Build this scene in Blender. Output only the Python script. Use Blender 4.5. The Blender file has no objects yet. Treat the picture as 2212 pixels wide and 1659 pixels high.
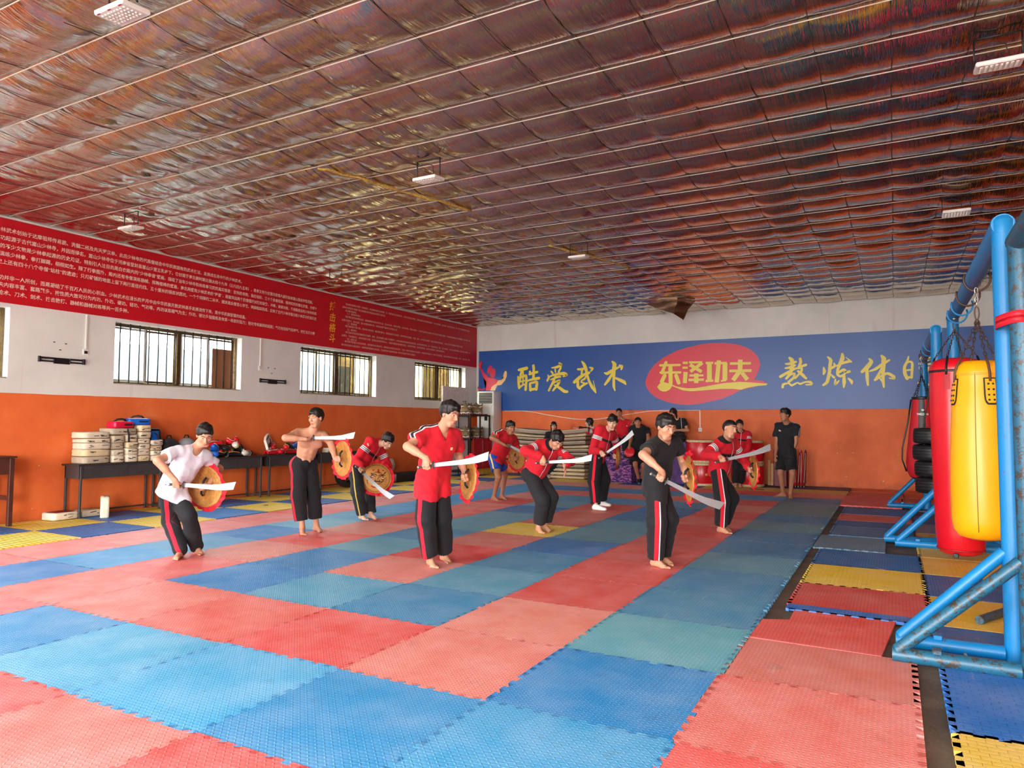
# Martial-arts training hall with foil ceiling, foam puzzle mats, sabre-and-shield class
import bpy, bmesh, math, random
import numpy as np
from mathutils import Vector, Matrix, Euler, Quaternion
from mathutils import noise as mnoise
from math import sin, cos, pi, radians, sqrt, atan2

D = bpy.data
SC = bpy.context.scene
COL = SC.collection
RND = random.Random(7)

EXPO = 2.42
SKY = 7.0

# ------------------------------------------------------------------ camera, world, light, exposure
cam = D.cameras.new('camera')
cam.sensor_width = 36.0
cam.lens = 36.0 * 1532.37 / 2212.0
cam.clip_start = 0.05
cam_o = D.objects.new('camera', cam)
cam_o.location = (2.9226, -3.2959, 1.4534)
cam_o.rotation_euler = (radians(93.1636), radians(-0.2765), radians(28.2775))
COL.objects.link(cam_o)
SC.camera = cam_o

SC.view_settings.view_transform = 'Standard'
SC.view_settings.look = 'None'
SC.view_settings.gamma = 1.0
SC.view_settings.use_curve_mapping = False
SC.view_settings.exposure = EXPO

w = D.worlds.new('overcast_sky')
SC.world = w
w.use_nodes = True
nt = w.node_tree
nt.nodes.clear()
_o = nt.nodes.new('ShaderNodeOutputWorld')
_b = nt.nodes.new('ShaderNodeBackground')
_tc = nt.nodes.new('ShaderNodeTexCoord')
_sx = nt.nodes.new('ShaderNodeSeparateXYZ')
_rp = nt.nodes.new('ShaderNodeValToRGB')
nt.links.new(_tc.outputs['Generated'], _sx.inputs[0])
nt.links.new(_sx.outputs['Z'], _rp.inputs[0])
_rp.color_ramp.elements[0].position = 0.0
_rp.color_ramp.elements[0].color = (1.0, 1.0, 0.98, 1)
_rp.color_ramp.elements[1].position = 0.9
_rp.color_ramp.elements[1].color = (0.78, 0.9, 1.0, 1)
nt.links.new(_rp.outputs[0], _b.inputs[0])
_b.inputs[1].default_value = SKY
nt.links.new(_b.outputs[0], _o.inputs[0])


def portal(loc, rot, sx, sy):
    """marks an opening for the sky's light (a sampling portal, it gives no light of its own)"""
    l = D.lights.new('opening_daylight', 'AREA')
    l.shape = 'RECTANGLE'
    l.size, l.size_y = sx, sy
    l.cycles.is_portal = True
    o = D.objects.new('opening_daylight', l)
    o.location, o.rotation_euler = loc, rot
    COL.objects.link(o)


XL, YB, XR, YF, ZC = -8.175, 15.078, 5.3, -7.0, 4.40
WINS = [(-4.45, -1.9), (-0.36, 2.17), (3.73, 6.27), (7.82, 10.33), (11.91, 14.42)]
WZ0, WZ1 = 2.06, 3.075
for a, b in WINS:
    portal((XL - 0.3, (a + b) / 2, (WZ0 + WZ1) / 2), (0, radians(-90), 0), 1.0, b - a)
LIGHT_DOORS_F = [(-6.6, -3.2), (0.3, 4.3)]  # unseen front openings, added and sized for the daylight they let in
for a, b in LIGHT_DOORS_F:
    portal(((a + b) / 2, YF - 0.2, 1.75), (radians(90), 0, 0), b - a, 3.5)
DOOR_L = (-6.6, -4.75)

# ------------------------------------------------------------------ materials
MATS = {}


def srgb(r, g, b):
    f = lambda c: (c / 12.92 if c <= 0.04045 else ((c + 0.055) / 1.055) ** 2.4)
    return (f(r / 255), f(g / 255), f(b / 255), 1)


class NT:
    """small node-tree writer"""
    def __init__(s, name):
        s.m = D.materials.new(name)
        s.m.use_nodes = True
        s.t = s.m.node_tree
        s.b = s.t.nodes['Principled BSDF']
        s._tc = None

    def n(s, typ, **kw):
        nd = s.t.nodes.new('ShaderNode' + typ)
        for k, v in kw.items():
            setattr(nd, k, v)
        return nd

    def l(s, a, b):
        s.t.links.new(a, b)

    def co(s, which='Object'):
        if s._tc is None:
            s._tc = s.n('TexCoord')
        return s._tc.outputs[which]

    def val(s, x):
        return x

    def math(s, op, a, b=None, c=None, clamp=False):
        nd = s.n('Math', operation=op, use_clamp=clamp)
        for i, x in enumerate((a, b, c)):
            if x is None:
                continue
            if hasattr(x, 'is_output'):
                s.l(x, nd.inputs[i])
            else:
                nd.inputs[i].default_value = x
        return nd.outputs[0]

    def noise(s, scale, detail=3.0, vec=None, sx=None, rough=0.55):
        nd = s.n('TexNoise')
        nd.inputs['Scale'].default_value = scale
        nd.inputs['Detail'].default_value = detail
        nd.inputs['Roughness'].default_value = rough
        v = vec if vec is not None else s.co()
        if sx:
            mp = s.n('Mapping')
            mp.inputs['Scale'].default_value = sx
            s.l(v, mp.inputs[0])
            v = mp.outputs[0]
        s.l(v, nd.inputs['Vector'])
        return nd.outputs['Fac']

    def ramp(s, fac, stops):
        nd = s.n('ValToRGB')
        e = nd.color_ramp.elements
        while len(e) < len(stops):
            e.new(0.5)
        for el, (p, c) in zip(e, stops):
            el.position = p
            el.color = c if len(c) == 4 else (*c, 1)
        s.l(fac, nd.inputs[0])
        return nd.outputs[0]

    def mix(s, fac, a, b, mode='MIX'):
        nd = s.n('Mix', data_type='RGBA', blend_type=mode)
        for i, x in ((0, fac), (6, a), (7, b)):
            if hasattr(x, 'is_output'):
                s.l(x, nd.inputs[i])
            elif i == 0:
                nd.inputs[0].default_value = x
            else:
                nd.inputs[i].default_value = x if len(x) == 4 else (*x, 1)
        return nd.outputs[2]

    def attr(s, name):
        nd = s.n('Attribute')
        nd.attribute_name = name
        return nd.outputs['Fac']

    def bump(s, h, strength=0.3, dist=0.01):
        nd = s.n('Bump')
        nd.inputs['Strength'].default_value = strength
        nd.inputs['Distance'].default_value = dist
        s.l(h, nd.inputs['Height'])
        s.l(nd.outputs[0], s.b.inputs['Normal'])

    def color(s, x):
        if hasattr(x, 'is_output'):
            s.l(x, s.b.inputs['Base Color'])
        else:
            s.b.inputs['Base Color'].default_value = x

    def set(s, **kw):
        for k, v in kw.items():
            i = s.b.inputs[k.replace('_', ' ')]
            if hasattr(v, 'is_output'):
                s.l(v, i)
            else:
                i.default_value = v


def M(name, rgb, rough=0.6, metal=0.0, var=0.12, vscale=6.0, bump=0.0, bscale=60.0, coat=0.0, sheen=0.0):
    """plain procedural material: colour with soft mottling and fine relief"""
    if name in MATS:
        return MATS[name]
    t = NT(name)
    c = srgb(*rgb)
    if var:
        f = t.noise(vscale, 4)
        dk = tuple(x * (1 - var) for x in c[:3])
        lt = tuple(min(1, x * (1 + var)) for x in c[:3])
        t.color(t.ramp(f, [(0.3, dk), (0.7, lt)]))
    else:
        t.color(c)
    t.set(Roughness=rough, Metallic=metal)
    if coat:
        t.set(Coat_Weight=coat)
    if sheen:
        t.set(Sheen_Weight=sheen)
    if bump:
        t.bump(t.noise(bscale, 3), bump, 0.004)
    MATS[name] = t.m
    return t.m


# ------------------------------------------------------------------ geometry helpers
def link(o, parent=None):
    COL.objects.link(o)
    if parent is not None:
        o.parent = parent
    return o


def mesh_obj(name, verts, faces, mat=None, parent=None, smooth=False, loc=None):
    me = D.meshes.new(name)
    me.from_pydata([tuple(map(float, v)) for v in verts], [], [tuple(map(int, f)) for f in faces])
    if mat is not None:
        for m_ in (mat if isinstance(mat, (list, tuple)) else [mat]):
            me.materials.append(m_)
    if smooth:
        me.polygons.foreach_set('use_smooth', [True] * len(me.polygons))
    o = D.objects.new(name, me)
    if loc is not None:
        o.location = loc
    return link(o, parent)


def bobj(name, bm, mat=None, parent=None, smooth=False, loc=None, rot=None, angle=None):
    me = D.meshes.new(name)
    bmesh.ops.recalc_face_normals(bm, faces=bm.faces)
    bm.to_mesh(me)
    bm.free()
    if mat is not None:
        for m_ in (mat if isinstance(mat, (list, tuple)) else [mat]):
            me.materials.append(m_)
    if smooth or angle:
        me.polygons.foreach_set('use_smooth', [True] * len(me.polygons))
    if angle:
        me.set_sharp_from_angle(angle=radians(angle))
    o = D.objects.new(name, me)
    if loc is not None:
        o.location = loc
    if rot is not None:
        o.rotation_euler = rot
    return link(o, parent)


def thing(name, label, cat, loc=(0, 0, 0), rotz=0.0, group=None, rot=None):
    o = D.objects.new(name, None)
    o.empty_display_size = 0.1
    o.location = loc
    o.rotation_euler = rot if rot is not None else (0, 0, rotz)
    o['label'] = label
    o['category'] = cat
    if group:
        o['group'] = group
    return link(o)


def tag(o, label, cat, group=None):
    o['label'] = label
    o['category'] = cat
    if group:
        o['group'] = group
    return o


def struct(o):
    o['kind'] = 'structure'
    return o


def copy_tree(o, parent=None):
    c = o.copy()
    COL.objects.link(c)
    c.parent = parent
    for ch in list(o.children):
        copy_tree(ch, c)
    return c


def box(bm, c, s, rot=None, bev=0.0, seg=1):
    g = bmesh.ops.create_cube(bm, size=1.0)
    vs = g['verts']
    m = Matrix.Translation(Vector(c))
    if rot is not None:
        m = m @ (rot if isinstance(rot, Matrix) else Euler(rot).to_matrix().to_4x4())
    m = m @ Matrix.Diagonal((s[0], s[1], s[2], 1))
    bmesh.ops.transform(bm, matrix=m, verts=vs)
    if bev > 0:
        es = list({e for v in vs for e in v.link_edges})
        bmesh.ops.bevel(bm, geom=es, offset=bev, segments=seg, affect='EDGES', profile=0.6)
    return vs


def frame_of(d):
    d = Vector(d).normalized()
    u = Vector((0, 0, 1)) if abs(d.z) < 0.9 else Vector((1, 0, 0))
    a = d.cross(u).normalized()
    return a, d.cross(a).normalized(), d


def tube(bm, pts, r, seg=8, cap=True, closed=False):
    """round tube along pts; r number or list"""
    pts = [Vector(p) for p in pts]
    n = len(pts)
    rs = r if isinstance(r, (list, tuple)) else [r] * n
    rings = []
    a_prev = None
    for i, p in enumerate(pts):
        if closed:
            d = pts[(i + 1) % n] - pts[i - 1]
        else:
            d = pts[min(i + 1, n - 1)] - pts[max(i - 1, 0)]
        if d.length < 1e-9:
            d = Vector((0, 0, 1))
        d.normalize()
        if a_prev is None:
            a, b, _ = frame_of(d)
        else:
            a = a_prev - d * a_prev.dot(d)
            if a.length < 1e-6:
                a, b, _ = frame_of(d)
            a.normalize()
            b = d.cross(a)
        a_prev = a
        rings.append([bm.verts.new(p + (a * cos(2 * pi * k / seg) + b * sin(2 * pi * k / seg)) * rs[i]) for k in range(seg)])
    rng = range(n) if closed else range(n - 1)
    for i in rng:
        A, B = rings[i], rings[(i + 1) % n]
        for k in range(seg):
            bm.faces.new((A[k], A[(k + 1) % seg], B[(k + 1) % seg], B[k]))
    if cap and not closed:
        bm.faces.new(list(reversed(rings[0])))
        bm.faces.new(rings[-1])
    return rings


def lathe(bm, prof, seg=24, mat=None, cap=True):
    """prof: (r, z) list revolved about z"""
    m = mat or Matrix.Identity(4)
    rings = []
    for r, z in prof:
        rings.append([bm.verts.new(m @ Vector((r * cos(2 * pi * k / seg), r * sin(2 * pi * k / seg), z))) for k in range(seg)])
    for A, B in zip(rings, rings[1:]):
        for k in range(seg):
            bm.faces.new((A[k], A[(k + 1) % seg], B[(k + 1) % seg], B[k]))
    if cap:
        bm.faces.new(list(reversed(rings[0])))
        bm.faces.new(rings[-1])


def ellipsoid(bm, c, r, rot=None, u=14, v=9):
    m = Matrix.Translation(Vector(c))
    if rot is not None:
        m = m @ (rot if isinstance(rot, Matrix) else Euler(rot).to_matrix().to_4x4())
    m = m @ Matrix.Diagonal((r[0], r[1], r[2], 1))
    bmesh.ops.create_uvsphere(bm, u_segments=u, v_segments=v, radius=1.0, matrix=m)


def prism(bm, poly, t, mat=None):
    """extrude a 2D outline (list of (x, y)) by t along local z"""
    m = mat or Matrix.Identity(4)
    A = [bm.verts.new(m @ Vector((x, y, 0))) for x, y in poly]
    B = [bm.verts.new(m @ Vector((x, y, t))) for x, y in poly]
    n = len(poly)
    bm.faces.new(list(reversed(A)))
    bm.faces.new(B)
    for i in range(n):
        bm.faces.new((A[i], A[(i + 1) % n], B[(i + 1) % n], B[i]))


CAMX = Vector((0.8807, 0.4738, 0))

# brush strokes and printed shapes of the wall banners, in wall-plane metres (x, z[, half-width])
STROKES = {'ku': [[(-6.729,3.012,0.031),(-6.611,3.029,0.04),(-6.471,3.056,0.04)],[(-6.623,3.009,0.027),(-6.669,2.864,0.031),(-6.68,2.698,0.018)],[(-6.751,2.814,0.022),(-6.739,2.657,0.031),(-6.714,2.49,0.035)],[(-6.704,2.782,0.022),(-6.587,2.82,0.027),(-6.494,2.838,0.035),(-6.481,2.693,0.031),(-6.504,2.434,0.035)],[(-6.588,2.966,0.02),(-6.591,2.612,0.02)],[(-6.703,2.656,0.016),(-6.54,2.694,0.018)],[(-6.703,2.5,0.027),(-6.609,2.561,0.022),(-6.516,2.59,0.018)],[(-6.252,3.121,0.035),(-6.24,3.017,0.035),(-6.25,2.77,0.033)],[(-6.366,2.949,0.029),(-6.343,2.886,0.031)],[(-6.378,2.877,0.029),(-6.239,2.914,0.031),(-6.125,2.935,0.03)],[(-6.435,2.688,0.022),(-6.262,2.729,0.031),(-6.074,2.755,0.035)],[(-6.365,2.607,0.026),(-6.341,2.421,0.039)],[(-6.365,2.607,0.026),(-6.238,2.635,0.028),(-6.135,2.643,0.035),(-6.157,2.438,0.039)],[(-6.341,2.431,0.031),(-6.157,2.448,0.03)]],
'ai': [[(-5.426,3.164,0.025),(-5.371,3.111,0.034),(-5.515,3.055,0.03),(-5.672,3.04,0.011)],[(-5.683,2.938,0.021),(-5.638,2.886,0.026)],[(-5.56,2.996,0.017),(-5.548,2.914,0.019)],[(-5.382,3.031,0.025),(-5.448,2.921,0.025)],[(-5.784,2.839,0.013),(-5.761,2.757,0.03),(-5.806,2.676,0.026)],[(-5.761,2.781,0.017),(-5.559,2.843,0.026),(-5.293,2.866,0.042),(-5.194,2.823,0.029),(-5.304,2.785,0.017)],[(-5.693,2.704,0.017),(-5.492,2.77,0.026),(-5.393,2.778,0.021)],[(-5.537,2.832,0.021),(-5.604,2.672,0.03),(-5.756,2.394,0.026)],[(-5.648,2.571,0.017),(-5.559,2.63,0.021),(-5.421,2.667,0.03),(-5.47,2.567,0.034),(-5.626,2.388,0.021)],[(-5.581,2.549,0.017),(-5.425,2.465,0.034),(-5.271,2.361,0.038),(-5.179,2.35,0.029)]],
'wu': [[(-4.739,3.189,0.017),(-4.675,3.107,0.037),(-4.621,2.986,0.041),(-4.589,2.846,0.029),(-4.526,2.645,0.029),(-4.431,2.465,0.037),(-4.322,2.31,0.016)],[(-4.33,2.355,0.018),(-4.399,2.642,0.006)],[(-4.857,2.973,0.025),(-4.75,2.97,0.029),(-4.611,3.005,0.029)],[(-4.966,2.616,0.038),(-4.814,2.732,0.041),(-4.685,2.809,0.033),(-4.526,2.864,0.033)],[(-4.733,2.949,0.025),(-4.75,2.77,0.025)],[(-4.857,2.653,0.029),(-4.857,2.494,0.037),(-4.793,2.423,0.025)],[(-4.814,2.443,0.025),(-4.686,2.53,0.029),(-4.579,2.577,0.021)],[(-4.75,2.651,0.021),(-4.643,2.708,0.025),(-4.621,2.767,0.016)],[(-4.761,2.611,0.017),(-4.643,2.569,0.021)],[(-4.504,3.012,0.016),(-4.419,2.979,0.033),(-4.472,2.906,0.016)]],
'shu': [[(-3.846,3.156,0.016),(-3.774,3.075,0.048),(-3.795,2.92,0.044),(-3.796,2.706,0.032),(-3.796,2.472,0.032),(-3.762,2.351,0.012)],[(-4.074,2.85,0.01),(-3.991,2.828,0.036),(-3.846,2.902,0.036),(-3.631,3.002,0.02)],[(-3.641,3.042,0.016),(-3.57,3.01,0.036),(-3.581,2.929,0.02)],[(-3.836,2.824,0.028),(-3.95,2.651,0.036),(-4.054,2.526,0.024)],[(-3.785,2.715,0.016),(-3.623,2.643,0.036),(-3.501,2.582,0.039),(-3.457,2.519,0.016)]],
'ao': [[(0.715,3.072,0.024),(0.765,3.016,0.041),(0.779,2.908,0.038)],[(0.621,2.932,0.014),(0.705,2.929,0.028),(0.855,2.973,0.024)],[(0.611,2.825,0.014),(0.72,2.839,0.031),(0.837,2.889,0.021)],[(0.498,2.622,0.028),(0.634,2.699,0.028),(0.819,2.8,0.024),(0.886,2.816,0.017)],[(0.77,2.855,0.038),(0.726,2.696,0.031),(0.632,2.574,0.024)],[(0.734,2.66,0.017),(0.818,2.693,0.021),(0.799,2.587,0.024),(0.689,2.492,0.024)],[(0.956,3.044,0.024),(0.963,2.955,0.027),(0.919,2.833,0.027)],[(0.919,2.815,0.024),(1.002,2.865,0.024),(1.077,2.889,0.027)],[(0.977,2.848,0.021),(0.976,2.742,0.024),(0.832,2.569,0.017)],[(0.901,2.744,0.021),(0.999,2.653,0.031),(1.079,2.562,0.02)],[(0.545,2.361,0.024),(0.563,2.432,0.024),(0.681,2.456,0.016),(0.755,2.401,0.021),(0.88,2.464,0.015),(0.946,2.433,0.02),(1.061,2.478,0.017),(1.176,2.472,0.024),(1.199,2.418,0.02),(1.077,2.412,0.014)]],
'lian': [[(1.565,3.064,0.013),(1.627,2.983,0.033),(1.608,2.827,0.03),(1.589,2.654,0.03),(1.538,2.463,0.03),(1.457,2.395,0.02)],[(1.472,2.814,0.013),(1.487,2.726,0.03),(1.469,2.654,0.017)],[(1.697,2.911,0.01),(1.711,2.841,0.027),(1.615,2.775,0.017)],[(1.613,2.653,0.013),(1.691,2.573,0.023)],[(1.882,3.121,0.02),(1.88,3.008,0.04),(1.814,2.855,0.03),(1.773,2.735,0.026),(1.763,2.649,0.02)],[(1.743,2.84,0.013),(1.886,2.904,0.023),(2.027,2.942,0.029),(2.073,2.923,0.013)],[(2.035,2.968,0.013),(1.951,3.04,0.005)],[(1.771,2.666,0.023),(1.898,2.748,0.026),(1.937,2.721,0.023),(1.928,2.678,0.02),(2.022,2.701,0.026)],[(1.771,2.631,0.02),(1.833,2.595,0.026),(1.928,2.644,0.016)],[(1.904,2.627,0.023),(1.908,2.455,0.033),(1.898,2.331,0.013)],[(1.721,2.528,0.013),(1.719,2.407,0.026),(1.799,2.492,0.01)],[(2.003,2.539,0.016),(2.064,2.468,0.029),(2.071,2.413,0.013)]],
'ti': [[(2.442,2.987,0.013),(2.486,2.917,0.035),(2.408,2.8,0.042),(2.291,2.685,0.026)],[(2.392,2.75,0.029),(2.395,2.545,0.029),(2.407,2.372,0.016)],[(2.699,3.044,0.019),(2.743,2.975,0.041),(2.731,2.79,0.035),(2.719,2.537,0.029),(2.732,2.323,0.016)],[(2.451,2.697,0.013),(2.573,2.744,0.026),(2.725,2.857,0.029),(2.853,2.937,0.019)],[(2.709,2.773,0.022),(2.63,2.607,0.025),(2.553,2.487,0.019)],[(2.568,2.49,0.016),(2.675,2.572,0.019),(2.81,2.635,0.025),(2.927,2.565,0.028),(2.94,2.514,0.022),(2.852,2.525,0.013)],[(2.658,2.522,0.013),(2.731,2.402,0.016)]],
'po': [[(3.243,3.005,0.012),(3.212,2.89,0.022),(3.158,2.775,0.025),(3.162,2.625,0.031),(3.203,2.508,0.028)],[(3.182,2.858,0.016),(3.269,2.888,0.019),(3.312,2.836,0.022),(3.29,2.522,0.022)],[(3.178,2.691,0.016),(3.294,2.704,0.019)],[(3.189,2.525,0.022),(3.29,2.539,0.019)],[(3.567,3.058,0.028),(3.543,2.96,0.034),(3.455,2.831,0.018)],[(3.485,2.896,0.022),(3.599,2.925,0.028),(3.699,2.946,0.024),(3.71,2.806,0.021),(3.694,2.741,0.015)],[(3.499,2.896,0.018),(3.467,2.732,0.025)],[(3.592,2.925,0.021),(3.574,2.728,0.021)],[(3.483,2.814,0.015),(3.696,2.823,0.015)],[(3.467,2.724,0.018),(3.68,2.741,0.015)],[(3.538,2.73,0.021),(3.491,2.533,0.018),(3.416,2.387,0.012)],[(3.623,2.743,0.018),(3.563,2.581,0.021),(3.546,2.45,0.024),(3.586,2.367,0.021),(3.727,2.355,0.024),(3.77,2.412,0.012)],[(3.691,2.61,0.012),(3.646,2.513,0.015),(3.701,2.462,0.015)]],
'dong': [[(-2.5,3.003,0.03),(-1.981,2.994,0.03)],[(-2.344,3.071,0.043),(-2.45,2.805,0.044)],[(-2.493,2.81,0.03),(-1.966,2.799,0.03)],[(-2.227,2.939,0.057),(-2.225,2.534,0.053),(-2.251,2.436,0.05)],[(-2.38,2.728,0.05),(-2.459,2.573,0.054)],[(-2.074,2.72,0.05),(-2.009,2.529,0.049)],[(-2.568,2.432,0.017),(-2.521,2.431,0.087),(-2.436,2.429,0.12),(-2.352,2.428,0.12),(-2.268,2.436,0.083),(-2.218,2.451,0.033)]],
'ze': [[(-1.898,3.048,0.031),(-1.766,3.043,0.031)],[(-1.907,2.92,0.03),(-1.768,2.916,0.029)],[(-1.826,2.806,0.056),(-1.85,2.517,0.052)],[(-1.734,3.054,0.029),(-1.394,3.043,0.029)],[(-1.391,3.03,0.042),(-1.703,2.812,0.042)],[(-1.71,2.992,0.046),(-1.412,2.797,0.042)],[(-1.729,2.71,0.028),(-1.369,2.705,0.027)],[(-1.754,2.597,0.033),(-1.354,2.595,0.032)],[(-1.55,2.762,0.055),(-1.552,2.511,0.055)]],
'gong': [[(-1.306,3.022,0.029),(-1.116,3.02,0.029)],[(-1.215,3.019,0.061),(-1.215,2.567,0.061)],[(-1.311,2.558,0.029),(-1.12,2.565,0.029)],[(-1.084,3.006,0.03),(-0.779,3.003,0.03)],[(-0.973,3.074,0.054),(-1.034,2.515,0.054)],[(-0.822,3.004,0.06),(-0.831,2.566,0.06)],[(-0.932,2.549,0.021),(-0.8,2.562,0.02)]],
'fu': [[(-0.702,2.984,0.031),(-0.191,2.977,0.031)],[(-0.719,2.799,0.034),(-0.178,2.793,0.034)],[(-0.447,3.075,0.056),(-0.455,2.794,0.056)],[(-0.458,2.794,0.056),(-0.63,2.561,0.053)],[(-0.413,2.745,0.046),(-0.279,2.568,0.052)]]}
POLYS = {'swoosh': [[(-2.201,2.492),(-2.068,2.432),(-1.805,2.381),(-1.577,2.381),(-1.256,2.432),(-0.862,2.495),(-0.477,2.518),(-0.174,2.495),(0.197,2.456),(0.167,2.418),(-0.026,2.406),(-0.251,2.372),(-0.441,2.32),(-0.632,2.343),(-0.942,2.348),(-1.337,2.32),(-1.692,2.302),(-1.904,2.33),(-2.068,2.399),(-2.193,2.451)]],
'oval': [[(-2.91,2.55),(-2.878,2.683),(-2.791,2.866),(-2.636,3.045),(-2.397,3.219),(-2.06,3.371),(-1.73,3.455),(-1.405,3.513),(-1.166,3.528),(-0.851,3.518),(-0.542,3.471),(-0.314,3.388),(-0.134,3.27),(-0.016,3.124),(0.033,2.935),(-0.006,2.78),(-0.114,2.564),(0.05,2.537),(0.167,2.48),(0.197,2.451),(-0.026,2.406),(-0.441,2.312),(-0.634,2.205),(-0.898,2.098),(-1.261,2.014),(-1.501,1.967),(-1.776,1.95),(-2.072,1.972),(-2.355,2.041),(-2.607,2.143),(-2.778,2.279),(-2.88,2.432)]],
'figure_red': [[(-8.115,3.196),(-8.053,3.28),(-7.991,3.336),(-7.976,3.299),(-8.027,3.16),(-7.913,2.963),(-7.789,2.87),(-7.715,2.819),(-7.567,2.783),(-7.421,2.737),(-7.481,2.632),(-7.512,2.548),(-7.528,2.421),(-7.86,2.427),(-7.824,2.682),(-7.937,2.814),(-8.013,3.009)],[(-7.802,2.981),(-7.791,3.088),(-7.717,3.176),(-7.643,3.169),(-7.655,3.094),(-7.545,3.08),(-7.515,2.994),(-7.531,2.867),(-7.592,2.794),(-7.678,2.828),(-7.715,2.936),(-7.736,3.001),(-7.764,2.895)],[(-8.147,2.572),(-8.11,2.56),(-8.084,2.506),(-8.009,2.472),(-7.885,2.502),(-7.909,2.438),(-8.034,2.434),(-8.134,2.474)]],
'figure_cream': [[(-7.421,2.726),(-7.312,2.734),(-7.24,2.796),(-7.252,2.88),(-7.217,2.964),(-7.169,3.009),(-7.128,2.961),(-7.132,2.835),(-7.191,2.71),(-7.323,2.586),(-7.456,2.572),(-7.511,2.463),(-7.528,2.421),(-7.687,2.424),(-7.651,2.529),(-7.566,2.591),(-7.481,2.632)]]}
# ------------------------------------------------------------------ setting: materials
def wall_mat():
    t = NT('painted_wall')
    sep = t.n('SeparateXYZ')
    t.l(t.co(), sep.inputs[0])
    z = sep.outputs['Z']
    fine = t.noise(1.3, 5)
    white = t.ramp(fine, [(0.25, srgb(212, 209, 202)), (0.75, srgb(230, 228, 221))])
    stain = t.noise(1.0, 4, sx=(5, 5, 0.35))
    white = t.mix(t.ramp(stain, [(0.62, (0, 0, 0)), (0.8, (0.5, 0.5, 0.5))]), white, srgb(170, 140, 122))
    orange = t.ramp(t.noise(2.2, 6), [(0.25, srgb(216, 96, 40)), (0.6, srgb(230, 110, 50)), (0.85, srgb(236, 132, 78))])
    # chips and scuffs: a band where table edges rub and near the ground
    chip = t.noise(9.0, 5, sx=(1, 1, 1.6), rough=0.6)
    band = t.math('SUBTRACT', 1.0, t.math('MULTIPLY', t.math('ABSOLUTE', t.math('SUBTRACT', z, 0.80)), 14.0), clamp=True)
    low = t.math('SUBTRACT', 1.0, t.math('MULTIPLY', z, 2.4), clamp=True)
    zone = t.math('ADD', t.math('MULTIPLY', band, 0.10), t.math('MULTIPLY', low, 0.055))
    ch = t.ramp(t.math('ADD', chip, zone), [(0.735, (0, 0, 0)), (0.76, (1, 1, 1))])
    orange = t.mix(ch, orange, srgb(222, 196, 170))
    dirt = t.ramp(t.math('MULTIPLY', low, t.noise(5, 4)), [(0.3, (0, 0, 0)), (0.7, (0.55, 0.55, 0.55))])
    orange = t.mix(dirt, orange, srgb(140, 62, 26))
    edge = t.math('ADD', z, t.math('MULTIPLY', t.noise(2.0, 2), 0.02))
    t.color(t.mix(t.math('GREATER_THAN', edge, 1.86), orange, white))
    t.set(Roughness=0.62)
    t.bump(t.noise(35, 5), 0.25, 0.006)
    return t.m


MWALL = wall_mat()
MTRIM = M('white_plaster_edge', (228, 224, 218), 0.7, var=0.08)
MCONC = None


def conc_mat():
    t = NT('worn_concrete')
    f = t.noise(3.0, 7, rough=0.65)
    c = t.ramp(f, [(0.2, srgb(52, 45, 38)), (0.5, srgb(92, 80, 66)), (0.8, srgb(124, 108, 90))])
    g = t.noise(60, 3)
    c = t.mix(t.ramp(g, [(0.6, (0, 0, 0)), (0.75, (0.4, 0.4, 0.4))]), c, srgb(150, 140, 125))
    t.color(c)
    t.set(Roughness=0.8)
    t.bump(f, 0.4, 0.01)
    return t.m


MCONC = conc_mat()


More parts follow.
